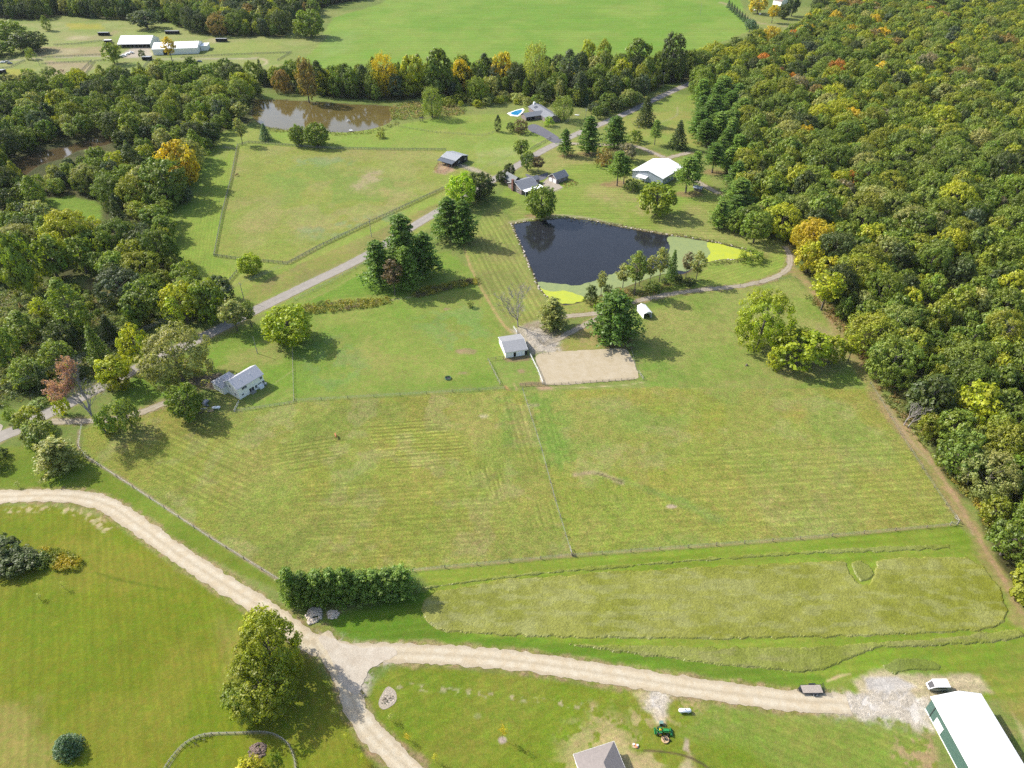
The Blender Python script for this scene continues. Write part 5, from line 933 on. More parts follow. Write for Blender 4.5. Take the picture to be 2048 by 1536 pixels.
# ---------------------------------------------------------------- buildings
def rect_from(A, B, Cc, z, adj='A'):
    """gable-end eave corners A (left) and B (right) and the far eave corner beside A or B, as photo pixels at height z -> centre, ridge angle, width, length"""
    a, b, c = V(*A, z), V(*B, z), V(*Cc, z); o = a if adj == 'A' else b
    u = (b - a); u.z = 0; wd = u.length; u.normalize(); v = c - o; v.z = 0; n = Vector((-u.y, u.x, 0)); ln = v.dot(n); s = 1 if ln > 0 else -1; ln = abs(ln)
    cen = (a + b) / 2 + n * s * ln / 2; ang = math.atan2(n.y * s, n.x * s); return cen.x, cen.y, ang, wd, ln
def gable(name, x, y, ang, L_, W_, eave, ridge, wall, roof, label, cat, oh=.35, th=.14, open_side=None, wins=(), group=None, hip=False, gable_mat=None, trim=TRIM, base=None, end_open=None):
    """local x runs along the ridge, local y across. sides: f = -y, b = +y, l = -x end, r = +x end"""
    rt = empty(name, (x, y, 0), ang, label=label, cat=cat, group=group); l, w_ = L_ / 2, W_ / 2; zr = ridge; e = eave; t = .16
    m = MB()
    def panel(p, q, z0, z1): m.prism([p[0], p[1], q[1], q[0]], z0, z1)
    sides = {'f': ([(-l, -w_), (l, -w_)], [(-l + t, -w_ + t), (l - t, -w_ + t)]), 'b': ([(l, w_), (-l, w_)], [(l - t, w_ - t), (-l + t, w_ - t)]), 'l': ([(-l, w_), (-l, -w_)], [(-l + t, w_ - t), (-l + t, -w_ + t)]), 'r': ([(l, -w_), (l, w_)], [(l - t, -w_ + t), (l - t, w_ - t)])}
    for k, (o_, i_) in sides.items():
        if open_side and k in open_side: continue
        m.prism([o_[0], o_[1], i_[1], i_[0]], -.1, e)
    if not hip:
        for sx in (-1, 1):
            if end_open and ('l' if sx < 0 else 'r') in end_open: continue
            xo, xi = sx * l, sx * (l - t); zz = e + .001
            vs = [(xo, -w_, zz), (xo, w_, zz), (xo, 0, zr - .03), (xi, -w_, zz), (xi, w_, zz), (xi, 0, zr - .03)]
            m.add(vs, [(0, 1, 2), (3, 5, 4), (0, 2, 5, 3), (1, 4, 5, 2), (0, 3, 4, 1)])
    m.build('wall', wall, rt)
    if open_side:
        k = MB(); 
        for s_ in open_side:
            if s_ in 'fb': 
                yy = (-w_ if s_ == 'f' else w_); n_ = max(1, round(L_ / 3.6))
                for i in range(n_ + 1): MB().box((-l + .1 + i * (L_ - .2) / n_, yy * (1 - .12 / w_), e / 2), (.16, .16, e)).build('post', PALEWOOD if wall is not DARKWOOD else DARKWOOD, rt)
    r_ = MB(); sl = (zr - e) / w_; eo = e - oh * sl
    if hip:
        hx = l - w_ + .0
        if hx < 0.2: hx = .2
        q = [(-l - oh, -w_ - oh, eo + .1), (l + oh, -w_ - oh, eo + .1), (l + oh, w_ + oh, eo + .1), (-l - oh, w_ + oh, eo + .1), (-hx, 0, zr + .1), (hx, 0, zr + .1)]; q2 = [(a, b, c - th) for a, b, c in q[:4]]
        r_.add(q + q2, [(0, 1, 5, 4), (1, 2, 5), (2, 3, 4, 5), (3, 0, 4), (0, 6, 7, 1), (1, 7, 8, 2), (2, 8, 9, 3), (3, 9, 6, 0), (9, 8, 7, 6)])
        r_.build('roof', roof, rt)
        f_ = MB()
        for p_, d_ in (((0, -w_ - oh - .02, eo + .02), (2 * (l + oh), .04, .2)), ((0, w_ + oh + .02, eo + .02), (2 * (l + oh), .04, .2)), ((-l - oh - .02, 0, eo + .02), (.04, 2 * (w_ + oh), .2)), ((l + oh + .02, 0, eo + .02), (.04, 2 * (w_ + oh), .2))): f_.box(p_, d_)
        f_.build('gutter', trim, rt)
    else:
        for s_ in (-1, 1):
            a = [(-l - oh, s_ * (w_ + oh), eo + th), (l + oh, s_ * (w_ + oh), eo + th), (l + oh, 0, zr + th), (-l - oh, 0, zr + th)]
            if s_ > 0: a = a[::-1]
            r_.slab(a, th)
        r_.build('roof', roof, rt)
        for sx in (-1, 1):
            f_ = MB(); xx = sx * (l + oh + .03)
            out = [(s_ * (w_ + oh) * (1 if k < 1 else 0), z_) for k, s_, z_ in ((0, -1, eo + th - .2), (1, 1, zr + th - .2), (0, 1, eo + th - .2), (0, 1, eo + th + .02), (1, 1, zr + th + .02), (0, -1, eo + th + .02))]
            f_.add([(xx - .03, a_, b_) for a_, b_ in out] + [(xx + .03, a_, b_) for a_, b_ in out], [(0, 1, 4, 5), (1, 2, 3, 4), (6, 11, 10, 7), (7, 10, 9, 8)] + [(i, 6 + i, 6 + (i + 1) % 6, (i + 1) % 6) for i in range(6)])
            f_.build('fascia', trim, rt)
    for wn in wins: opening(rt, l, w_, *wn)
    return rt
def opening(rt, l, w_, side, pos, z, ww, wh, kind='window', mt=None):
    """a window or door set 3 cm proud of the wall; pos along the wall seen from outside, from its centre"""
    P = {'f': ((pos, -w_), 0), 'b': ((-pos, w_), math.pi), 'l': ((-l, -pos), -math.pi / 2), 'r': ((l, pos), math.pi / 2)}[side]
    (x, y), a = P; M = lambda dx, dy, dz: Vector((x + dx * math.cos(a) - dy * math.sin(a), y + dx * math.sin(a) + dy * math.cos(a), z + dz))
    if kind == 'window':
        f = MB()
        for dx, dz, sx, sz in ((0, wh / 2 + .04, ww + .2, .09), (0, -wh / 2 - .04, ww + .2, .09), (-ww / 2 - .04, 0, .09, wh), (ww / 2 + .04, 0, .09, wh), (0, 0, .06, wh)): f.box(M(dx, -.03, dz), (sx, .07, sz), a)
        fr = f.build('window', TRIM, rt); g = MB().box(M(0, -.012, 0), (ww, .03, wh), a).build('pane', GLASS, fr)
    elif kind == 'dark': MB().box(M(0, -.01, 0), (ww, .05, wh), a).build('doorway', DARK, rt)
    else:
        d = MB().box(M(0, -.03, 0), (ww, .08, wh), a)
        if kind == 'overhead':
            for k in range(1, 4): d.box(M(0, -.08, -wh / 2 + wh * k / 4), (ww, .03, .04), a)
        o = d.build('door', mt or WHITEP, rt)
        if kind == 'overhead':
            f = MB(); f.box(M(0, -.04, wh / 2 + .07), (ww + .3, .1, .13), a).box(M(-ww / 2 - .08, -.04, 0), (.13, .1, wh), a).box(M(ww / 2 + .08, -.04, 0), (.13, .1, wh), a); f.build('door_frame', TRIM, rt)
def buildings():
    # two-storey white farmhouse with hipped wing
    ra, rb = V(456.5, 761, 7.4), V(510.5, 730, 7.4); d = rb - ra; ang = math.atan2(d.y, d.x); c = (ra + rb) / 2
    wn = [('f', -3.3, 3.9, .95, 1.1), ('f', -2.2, 3.9, .95, 1.1), ('f', 4.6, 3.9, .95, 1.1), ('f', -4.0, 1.5, .8, .7), ('f', 1.9, 1.5, .9, 1.3), ('f', 5.2, 1.6, .9, 1.3), ('f', 3.6, 1.9, 1.6, .5), ('f', -.6, 1.15, .9, 2.0, 'dark'), ('f', .45, 1.15, .9, 2.0, 'dark'), ('l', -.8, 4.1, 1.0, 1.0), ('l', 1.6, 1.6, 1.0, 1.2), ('r', 0, 4.0, .9, 1.2)]
    h = gable('farmhouse', c.x, c.y, ang, d.length - .6, 7.4, 5.0, 7.3, WHITE, GREYROOF, 'two-storey white farmhouse with grey shingle roof above the lower hay field', 'house', wins=wn)
    for px in (-2.5, 1.8): MB().tube([(px, -1.6, 6.2), (px, -1.6, 6.75)], .09).build('roof_vent', TRIM, h)
    # hipped wing as parts of the same house
    wx, wy, wl, ww = -3.6, 6.6, 7.4, 6.4
    MB().prism([(wx - wl / 2, wy - ww / 2), (wx + wl / 2, wy - ww / 2), (wx + wl / 2, wy + ww / 2), (wx - wl / 2, wy + ww / 2)], -.1, 3.2).build('wing_wall', WHITE, h)
    o = .35; X0, X1, Y0, Y1 = wx - wl / 2 - o, wx + wl / 2 + o, wy - ww / 2 - o, wy + ww / 2 + o
    MB().add([(X0, Y0, 3.1), (X1, Y0, 3.1), (X1, Y1, 3.1), (X0, Y1, 3.1), (wx - 1.4, Y0 + 0.0, 5.15), (wx - 1.0, wy + .6, 5.15), (wx + 1.6, wy + .6, 5.15), (wx + 1.6, Y0, 5.15)], [(0, 4, 5, 3), (3, 5, 6, 2), (2, 6, 7, 1), (4, 7, 6, 5), (0, 1, 7, 4), (3, 2, 1, 0)]).build('wing_roof', GREYROOF, h)
    st = MB(); 
    for i in range(4): st.box((-.1, -3.9 - .3 * i, .65 - .16 * i), (2.0, .34, .12))
    st.box((-1.05, -4.3, .5), (.06, 1.3, .9)); st.build('steps', PALEWOOD, h); MB().box((3.6, -4.3, .5), (1.7, 1.1, 1.0)).build('bulkhead', WHITEP, h); MB().box((5.75, -4.0, .4), (.8, .7, .8)).build('air_unit', GALV, h)
    # small horse barn by the arena
    x, y, a, w_, l_ = rect_from((1010.4, 706), (996.4, 674.5), (1054.4, 697.3), 2.7)
    b = gable('horse_barn', x, y, a, l_ - .5, w_ - .5, 2.75, 4.1, WHITE, BARNROOF, 'small white horse barn with grey roof beside the sand arena', 'barn', oh=.3, wins=[])
    sgn = 'f' if math.sin(a) < .7 and math.cos(a) > 0 else 'b'
    for p_, k in ((-.6, 1), (4.0, 1)): opening(b, (l_ - .5) / 2, (w_ - .5) / 2, 'f', p_, 1.1, 1.0, 2.0, 'dark')
    opening(b, (l_ - .5) / 2, (w_ - .5) / 2, 'f', 1.5, 1.1, 1.2, 2.1, 'door', WHITEP)
    # carport
    c0, c1 = V(1281, 605, 3.3), V(1298.5, 625.5, 3.3); d = c1 - c0; ang = math.atan2(d.y, d.x); cc = (c0 + c1) / 2
    g = gable('carport', cc.x, cc.y, ang, 6.6, 3.7, 2.4, 3.25, WHITEP, WHITEROOF, 'white metal carport standing below the pond lane', 'carport', oh=.12, open_side='r', end_open='')
    # white machinery barn
    A, B, Cc = (1264.8, 339.5), (1325.7, 360.7), (1289.4, 316.3); a_, b_ = V(*A, 4.2), V(*B, 4.2); mid = (a_ + b_) / 2; ang = math.radians(51)
    cx, cy = mid.x + math.cos(ang) * 12.2, mid.y + math.sin(ang) * 12.2
    wn = [('l', 5.5, 1.3, 1.2, 1.0), ('l', -5.2, 1.1, 1.0, 2.2, 'door'), ('f', -4, 1.4, 1.1, 1.1), ('f', 2.5, 1.4, 1.1, 1.1), ('f', 7, 1.2, 1.1, 2.1, 'dark')]
    h = gable('machinery_barn', cx, cy, ang, 24.0, 20.5, 4.4, 6.9, PALEBLUE, WHITEROOF, 'big pale metal barn with brilliant white roof above the dark pond', 'barn', oh=.3, wins=wn)
    q = [(-12.1, -.5, 3.4), (-12.1, 6.0, 3.4), (-15.0, 6.0, 2.7), (-15.0, -.5, 2.7)]; MB().slab(q, .1).build('porch_roof', WHITEROOF, h)
    for yy in (-.3, 5.8): MB().box((-14.8, yy, 1.3), (.14, .14, 2.65)).build('porch_post', TRIM, h)
    # pole barn bottom right
    A3, B3 = V(1863, 1397, 4.9), V(1961, 1386, 4.9); mid = (A3 + B3) / 2; ang = math.radians(-86.5); L_ = 27
    rx, ry = mid.x + math.cos(ang) * (L_ / 2 - .1), mid.y + math.sin(ang) * (L_ / 2 - .1)
    h = gable('pole_barn', rx, ry, ang, L_ - .7, 11.6, 4.9, 6.7, TEAL_END, WHITEROOF, 'long teal metal pole barn with white roof at the bottom right corner', 'barn', oh=.35)
    l, w_ = (L_ - .7) / 2, 5.8; side = 'f'; opening(h, l, w_, side, -l + 4.9, 1.35, 2.5, 2.6, 'overhead'); 
    MB().box((-l + 1.9, -w_ - .05, 2.45), (.16, .1, 4.8)).build('track_post', BLACKM, h); MB().box((0, -w_ - .04, .12), (L_ - .7, .06, .24)).build('base_trim', TRIM, h)
    # grey hip-roofed house, bottom edge
    A4, B4 = V(1147, 1508, 3.2), V(1228, 1482, 3.2); u = B4 - A4; ang = math.atan2(u.y, u.x) - math.pi / 2; m_ = (A4 + B4) / 2; L_ = 17; wd = u.length - .8
    hx, hy = m_.x + math.cos(ang) * (L_ / 2 + .4), m_.y + math.sin(ang) * (L_ / 2 + .4)
    h = gable('new_house', hx, hy, ang, L_, wd, 3.2, 6.3, WHITE, TAUPE, 'house with taupe hipped shingle roof cut by the bottom edge', 'house', hip=True, oh=.45, wins=[('l', 2, 1.6, 1.2, 1.2), ('b', -4, 1.6, 1.2, 1.2)])
    # far farm
    def far_barn(p0, p1, e_px, ez, depth, rz, lb, nm='farm_barn', opn=None, wins=()):
        a, b = V(*p0, ez), V(*p1, ez); u = b - a; ang = math.atan2(u.y, u.x); m_ = (a + b) / 2; n = Vector((-math.sin(ang), math.cos(ang), 0)); c_ = m_ + n * depth / 2
        return gable(nm, c_.x, c_.y, ang, u.length - .6, depth - .6, ez, rz, WHITE, WHITEROOF, lb, 'barn', oh=.3, open_side=opn, wins=wins)
    far_barn((234.2, 88.6), (299.8, 87.9), 0, 3.4, 26, 8.2, 'white-roofed open-sided stable, the left farm barn', opn='f')
    far_barn((303, 98.8), (394.5, 95.6), 0, 5.0, 26, 8.0, 'larger white farm barn with closed walls, right of the stable', wins=[('f', -9, 1.9, 3.6, 3.8, 'dark')])
    h = [o for o in COL.objects if o.get('label', '').startswith('larger white')][0]; MB().box((20.5 + 3, 4, 2.0), (6, 12, 4.0)).build('annex', WHITE, h); MB().box((20.5 + 3, 4, 4.1), (6.6, 12.6, .2)).build('annex_roof', WHITEROOF, h)
    def shed(px0, px1, py, ez, dp, lb, wall=DARKWOOD, rot=0):
        a, b = V(px0, py), V(px1, py); L_ = (b - a).length; c_ = (a + b) / 2 + Vector((0, dp / 2, 0)); rt = empty('run_in_shed', c_, rot, label=lb, cat='shed', group='run-in sheds on the far farm'); l, w_ = L_ / 2, dp / 2
        m = MB(); m.box((0, w_ - .06, ez / 2), (L_, .12, ez)); m.box((-l + .06, -.06, ez / 2), (.12, dp - .12, ez)); m.box((l - .06, -.06, ez / 2), (.12, dp - .12, ez)); m.build('wall', wall, rt)
        MB().slab([(-l - .3, -w_ - .6, ez + .55), (l + .3, -w_ - .6, ez + .55), (l + .3, w_ + .3, ez + .12), (-l - .3, w_ + .3, ez + .12)], .1).build('roof', METALROOF if wall is DARKWOOD else WHITEROOF, rt)
        for xx in (-l + .1, 0, l - .1): MB().box((xx, -w_ + .1, ez / 2 + .2), (.14, .14, ez + .4)).build('post', DARKWOOD, rt)
    shed(197, 217, 71.5, 2.6, 4, 'run-in shed at the top left of the farm paddocks'); shed(209, 221, 87, 2.6, 5, 'narrow run-in shed just left of the stable', WOOD); shed(331, 357, 68.5, 2.6, 4, 'run-in shed behind the stable beside the far wood'); shed(432, 453, 84, 2.6, 4, 'run-in shed on the mound right of the larger farm barn'); shed(285, 301, 121, 2.6, 5, 'run-in shed in front of the two farm barns'); shed(135, 154, 151.5, 2.6, 5, 'run-in shed beside the brown horses'); shed(-8, 7, 148, 2.6, 5, 'run-in shed cut by the left edge')
    # black run-in barn by the pasture
    x, y, a, w_, l_ = rect_from((910, 322.2), (936.6, 310), (887.3, 311.3), 3.6)
    h = gable('run_in_barn', x, y, a, l_ * .98, w_ * .92, 3.6, 5.2, DARKWOOD, METALROOF, 'dark wooden barn with grey metal roof and lean-to at the pasture corner', 'barn', wins=[('l', 1.2, 1.5, 2.6, 2.8, 'dark'), ('l', -2.6, 2.1, 1.2, 1.0), ('l', 3.6, 2.1, 1.2, 1.0)])
    l, w_ = l_ * .49, w_ * .46
    MB().slab([(-l - .3, w_ + .2, 3.45), (l + .3, w_ + .2, 3.45), (l + .3, w_ + 3.9, 2.6), (-l - .3, w_ + 3.9, 2.6)][::-1], .12).build('lean_to_roof', mat('slate_metal_roof', C('#6f7884'), .5, .05, .8, ribs=(1.1, 'X', .9)), h)
    for i in range(4): MB().box((-l + .3 + i * (2 * l - .6) / 3, w_ + 3.6, 1.25), (.16, .16, 2.5)).build('lean_to_post', PALEWOOD, h)
    # brick house
    x, y, a, w_, l_ = rect_from((1006, 362), (1047, 385), (1085, 372), 3.0, 'B'); w_ = min(w_, 13)
    h = gable('brick_house', x, y, a, min(l_, 12), w_, 3.0, 5.6, PALEBRICK, DARKROOF, 'brick house with grey roof and tall brick chimney between the road and dark pond', 'house', wins=[('l', -3.4, 1.5, 1.2, 1.2), ('l', 3.2, 1.5, 1.2, 1.2), ('f', 0, 1.5, 1.4, 1.2)])
    l = min(l_, 12) / 2; MB().box((-l - .5, 1.2, 3.2), (1.0, 1.6, 6.6)).box((-l - .5, 1.2, 6.6), (1.15, 1.8, .25)).build('chimney', BRICK, h)
    MB().slab([(-l + .5, -w_ / 2 - 3.2, 2.7), (l + 1.5, -w_ / 2 - 3.2, 2.7), (l + 1.5, -w_ / 2 + .4, 3.0), (-l + .5, -w_ / 2 + .4, 3.0)], .12).build('porch_roof', WHITEROOF, h)
    for xx in (-l + .7, l + 1.3): MB().box((xx, -w_ / 2 - 3.0, 1.35), (.14, .14, 2.6)).build('porch_post', TRIM, h)
    MB().prism([(l - 1, 1.0), (l + 6.5, 1.0), (l + 6.5, w_ / 2 - .5), (l - 1, w_ / 2 - .5)], 0, 2.8).build('wing_wall', PALEBRICK, h)
    zz = w_ / 2 - .5; MB().slab([(l - 2.5, .7, 2.7), (l + 6.9, .7, 2.7), (l + 6.9, (zz + 1) / 2, 4.3), (l - 2.5, (zz + 1) / 2, 4.3)], .14).slab([(l - 2.5, (zz + 1) / 2, 4.3), (l + 6.9, (zz + 1) / 2, 4.3), (l + 6.9, zz + .3, 2.7), (l - 2.5, zz + .3, 2.7)], .14).build('wing_roof', DARKROOF, h)
    x0 = -1.0; MB().prism([(x0 - 2.8, w_ / 2 - .2), (x0 + 2.8, w_ / 2 - .2), (x0 + 2.8, w_ / 2 + 8), (x0 - 2.8, w_ / 2 + 8)], 0, 3.3).add([(x0 - 2.8, w_ / 2 - .2, 3.3), (x0 + 2.8, w_ / 2 - .2, 3.3), (x0, w_ / 2 - .2, 5.6), (x0 - 2.8, w_ / 2 + 8, 3.3), (x0 + 2.8, w_ / 2 + 8, 3.3), (x0, w_ / 2 + 8, 5.6)], [(0, 1, 2), (5, 4, 3)]).build('rear_wing_wall', PALEBRICK, h)
    MB().slab([(x0 - 3.2, w_ / 2 - 2.5, 3.1), (x0, w_ / 2 - 2.5, 5.85), (x0, w_ / 2 + 8.4, 5.85), (x0 - 3.2, w_ / 2 + 8.4, 3.1)], .14).slab([(x0, w_ / 2 - 2.5, 5.85), (x0 + 3.2, w_ / 2 - 2.5, 3.1), (x0 + 3.2, w_ / 2 + 8.4, 3.1), (x0, w_ / 2 + 8.4, 5.85)], .14).build('rear_wing_roof', mat('light_shingle', C('#a5a9a8'), .9, .08, 1.5, bump=.4), h)
    # garage
    x, y, a, w_, l_ = rect_from((1097, 352), (1113.5, 359), (1136.6, 351.1), 2.7, 'B')
    gable('garage', x, y, a, min(max(l_, 9), 12), max(w_, 7), 2.7, 5.2, PALEBRICK, DARKROOF, 'separate brick garage with steep grey roof beside the brick house', 'garage', wins=[('l', -1.7, 1.15, 2.4, 2.2, 'overhead'), ('l', 1.7, 1.15, 2.4, 2.2, 'overhead'), ('f', -2, 1.5, .9, .9), ('f', 2, 1.5, .9, .9)], gable_mat=None)
    # ranch house with pool
    a, b = V(1070, 206, 5.0), V(1108, 230, 5.0); d = b - a; ang = math.atan2(d.y, d.x); c_ = (a + b) / 2
    h = gable('ranch_house', c_.x, c_.y, ang, max(14, d.length), 10.5, 2.9, 4.9, PALEBRICK, DARKROOF, 'low ranch house with dark roof and skylights beside the swimming pool', 'house', wins=[('f', 3, 1.5, 1.5, 1.3), ('f', 8, 1.5, 1.5, 1.3)])
    L0 = max(14, d.length) / 2; wl = 12
    MB().prism([(-3, -5.0), (5, -5.0), (5, -5.0 - wl), (-3, -5.0 - wl)][::-1], 0, 2.9).add([(-3, -17, 2.9), (5, -17, 2.9), (1, -17, 4.5)], [(0, 1, 2)]).build('wing_wall', PALEBRICK, h)
    MB().slab([(-3.5, -17.5, 2.75), (1, -17.5, 4.6), (1, -2.5, 4.6), (-3.5, -2.5, 2.75)][::-1], .14).slab([(1, -17.5, 4.6), (5.5, -17.5, 2.75), (5.5, -2.5, 2.75), (1, -2.5, 4.6)][::-1], .14).build('wing_roof', DARKROOF, h)
    for k in (-15, -11.5): MB().box((5.03, k, 1.3), (.08, 2.8, 2.2)).build('garage_door', DARK, h)
    MB().box((-L0 + .8, -1, 4.2), (1.6, 1.2, 3.6)).build('chimney', WHITEP, h)
    sk = MB(); sl = (4.9 - 2.9) / 5.25
    for i in range(4): sk.box((-L0 + 5 + i * 1.0, -2.4, 4.9 - 2.4 * sl + .2), (.5, 2.6, .06), 0, 0, Matrix.Rotation(math.atan(sl), 4, 'X'))
    sk.build('skylight', GLASS, h); MB().box((-L0 - .1, -2, 1.4), (.3, 6, 2.6)).build('white_wall', WHITEP, h)
    P = [W(*p)[:2] for p in ((1014, 227), (1024, 223), (1036, 219), (1046, 217), (1049, 220), (1044, 227), (1036, 233), (1022, 232))]; cx = sum(p[0] for p in P) / 8; cy = sum(p[1] for p in P) / 8
    pl = empty('swimming_pool', (cx, cy, 0), 0, label='kidney-shaped blue swimming pool beside the ranch house', cat='pool'); MB().prism([((p[0] - cx), (p[1] - cy)) for p in P], -.05, .12).build('pool_deck', WHITEP, pl); MB().prism([((p[0] - cx) * .72, (p[1] - cy) * .72) for p in P], -.04, .135).build('pool_basin', POOLW, pl)
    # small houses seen in part
    x, y, _ = W(103, 530); gable('ranch_house', x, y, math.radians(-12), 14, 8, 2.8, 4.6, WHITE, mat('pale_roof', C('#b3a9a5'), .9, .08, 1.5), 'pale-roofed house hidden under trees at the left', 'house', wins=[('f', 3, 1.5, 1.4, 1.2)])
    x, y, _ = W(1560, 10); gable('brown_house', x, y, math.radians(-60), 13, 11, 5.2, 9.0, WHITE, mat('brown_shingle', C('#a08f80'), .9, .08, 1.2), 'far brown-roofed house among golden trees at the top right', 'house')
    x, y, _ = W(1396, 381); gable('garden_shed', x, y, math.radians(-35), 4.2, 3.4, 2.1, 2.9, WOOD, mat('blue_white_roof', C('#ccd6e6'), .5, .03, 1), 'little shed with pale blue roof beside the barn lane', 'shed', oh=.5)
    x, y, _ = W(843, 243); s = empty('arbor', (x, y, 0), .3, label='dark wooden arbor on the lawn beside the cattails', cat='arbor')
    for i, (a_, b_) in enumerate(((-1, -1), (1, -1), (1, 1), (-1, 1))): MB().box((a_, b_ * .8, 1.3), (.16, .16, 2.6)).build('post', DARKWOOD, s)
    MB().slab([(-1.4, -1.2, 2.7), (1.4, -1.2, 2.7), (1.4, 0, 3.3), (-1.4, 0, 3.3)], .1).slab([(-1.4, 0, 3.3), (1.4, 0, 3.3), (1.4, 1.2, 2.7), (-1.4, 1.2, 2.7)], .1).build('roof', DARKWOOD, s); MB().box((0, .3, .5), (1.8, .5, .08)).build('seat', DARKWOOD, s)
    x, y, _ = W(1170, 245); 
# ---------------------------------------------------------------- vehicles and yard things
def wheel(rt, x, y, r, wd, hub=GALV, name='wheel'):
    w_ = MB().tube([(x, y - wd / 2, r), (x, y + wd / 2, r)], r, 14).build(name, BLACK, rt); MB().tube([(x, y - wd / 2 - .015, r), (x, y + wd / 2 + .015, r)], r * .5, 10).build('rim', hub, w_)
def car(px, py, ang, paint, lb, kind='car', sc=1.0):
    x, y, _ = W(px, py); rt = empty('parked_car' if kind == 'car' else 'pickup_truck', (x, y, 0), ang, label=lb, cat='car' if kind == 'car' else 'truck'); 
    prof = [(-2.2, .45), (-2.25, .95), (-1.5, 1.05), (-1.0, 1.5), (.7, 1.52), (1.25, 1.02), (2.15, .88), (2.25, .45)] if kind == 'car' else [(-2.7, .55), (-2.7, 1.15), (-.6, 1.15), (-.55, 1.85), (.75, 1.88), (1.35, 1.2), (2.6, 1.1), (2.65, .55)]
    w_ = .88; n = len(prof); MB().add([(a, -w_, b) for a, b in prof] + [(a, w_, b) for a, b in prof], [tuple(range(n)), tuple(range(n, 2 * n))[::-1]] + [(i, n + i, n + (i + 1) % n, (i + 1) % n) for i in range(n)]).build('body', paint, rt)
    q = [(-1.3, 1.1), (-.95, 1.44), (.62, 1.46), (1.1, 1.06)] if kind == 'car' else [(-.48, 1.25), (-.42, 1.75), (.62, 1.78), (1.12, 1.25)]
    g = MB(); g.add([(a, -w_ - .01, b) for a, b in q] + [(a, w_ + .01, b) for a, b in q], [(0, 1, 2, 3), (7, 6, 5, 4)]); a_, b_ = q[3], q[2]; g.add([(a_[0] + .13, -.75, a_[1]), (a_[0] + .13, .75, a_[1]), (b_[0] + .08, .7, b_[1]), (b_[0] + .08, -.7, b_[1])], [(0, 1, 2, 3)]); g.build('window', GLASS, rt)
    for sx in (-1.4, 1.45): 
        for sy in (-.8, .8): wheel(rt, sx, sy, .34, .22)
    rt.scale = (sc,) * 3; return rt
def yard():
    # utility trailer
    a, b = V(1598, 1370, .75), V(1641, 1370, .75); c_ = (a + b) / 2 + Vector((.15, -1.0, 0)); rt = empty('utility_trailer', (c_.x, c_.y, 0), math.radians(1), label='flat utility trailer with grey wooden deck parked on the gravel drive', cat='trailer')
    MB().box((0, 0, .72), (4.9, 2.0, .07)).build('deck', DECKW, rt); MB().box((0, -1.05, .68), (5.0, .08, .18)).box((0, 1.05, .68), (5.0, .08, .18)).box((-2.5, 0, .68), (.08, 2.1, .18)).box((2.5, 0, .68), (.08, 2.1, .18)).build('frame', BLACKM, rt)
    MB().tube([(-2.5, -.9, .62), (-3.4, 0, .58)], .05).tube([(-2.5, .9, .62), (-3.4, 0, .58)], .05).tube([(-3.3, 0, .1), (-3.3, 0, .9)], .05).build('tongue', BLACKM, rt); MB().box((-2.85, 0, .7), (.5, .8, .35)).build('tool_box', BLACKM, rt)
    g = MB(); 
    for k in range(5): g.box((2.75 + .14 * k * .35, 0, .75 + .22 * k), (.05, 2.0, .05))
    for s_ in (-1, 1): g.tube([(2.62, s_, .7), (2.98, s_, 1.75)], .04)
    g.build('ramp', BLACKM, rt)
    for s_ in (-1, 1):
        f = MB().box((.5, s_ * 1.25, .82), (1.7, .32, .05)).build('fender', BLACKM, rt)
        for xx in (.1, .95): wheel(rt, xx, s_ * 1.25, .34, .22, WHITEP)
    # white stock trailer with sloping nose
    x, y, _ = W(1876, 1376); rt = empty('horse_trailer', (x, y, 0), math.radians(0), label='white wedge-nosed horse trailer parked above the pole barn', cat='trailer')
    pr = [(-2.9, .55), (-2.9, .85), (-1.75, 2.2), (1.7, 2.25), (1.95, 1.1), (1.95, .6), (.2, .45), (-1.0, .4)]; n = len(pr); w_ = 1.0
    MB().add([(p, -w_ * (.8 if p < -2.5 else 1), q) for p, q in pr] + [(p, w_ * (.8 if p < -2.5 else 1), q) for p, q in pr], [tuple(range(n)), tuple(range(n, 2 * n))[::-1]] + [(i, n + i, n + (i + 1) % n, (i + 1) % n) for i in range(n)]).build('body', mat('silver_trailer_side', (.42, .43, .45), .35, .05, 2, metal=.3), rt)
    MB().slab([(-1.8, -1.08, 2.3), (1.75, -1.08, 2.34), (1.75, 1.08, 2.34), (-1.8, 1.08, 2.3)], .09).build('roof', WHITEP, rt)
    MB().add([(-2.75, -.62, 1.1), (-1.85, -.8, 2.12), (-1.85, .8, 2.12), (-2.75, .62, 1.1)], [(3, 2, 1, 0)]).build('window', GLASS, rt); MB().box((-.2, -1.02, 1.7), (2.4, .04, .35)).build('side_window', GLASS, rt)
    for s_ in (-1, 1):
        wheel(rt, .3, s_ * 1.0, .36, .2); wheel(rt, 1.1, s_ * 1.0, .36, .2)
    MB().tube([(-2.8, 0, .55), (-3.7, 0, .5)], .06).build('tongue', BLACKM, rt)
    # propane tanks
    def tank(px, py, lb, ang=0, ln=3.0, r=.48):
        x, y, _ = W(px, py); rt = empty('propane_tank', (x, y, 0), ang, label=lb, cat='tank', group='white propane tanks'); h_ = ln / 2
        MB().tube([(-h_, 0, r + .25), (-h_ + .06, 0, r + .25), (-h_ + .3, 0, r + .25), (h_ - .3, 0, r + .25), (h_ - .06, 0, r + .25), (h_, 0, r + .25)], [.12, r * .55, r, r, r * .55, .12], 16).build('tank_shell', WHITEP, rt, smooth=True); MB().tube([(0, 0, 2 * r + .2), (0, 0, 2 * r + .42)], .16, 10).build('valve_dome', GALV, rt)
        for xx in (-h_ * .55, h_ * .55): MB().box((xx, 0, .14), (.16, .8, .34)).build('leg', CONC, rt)
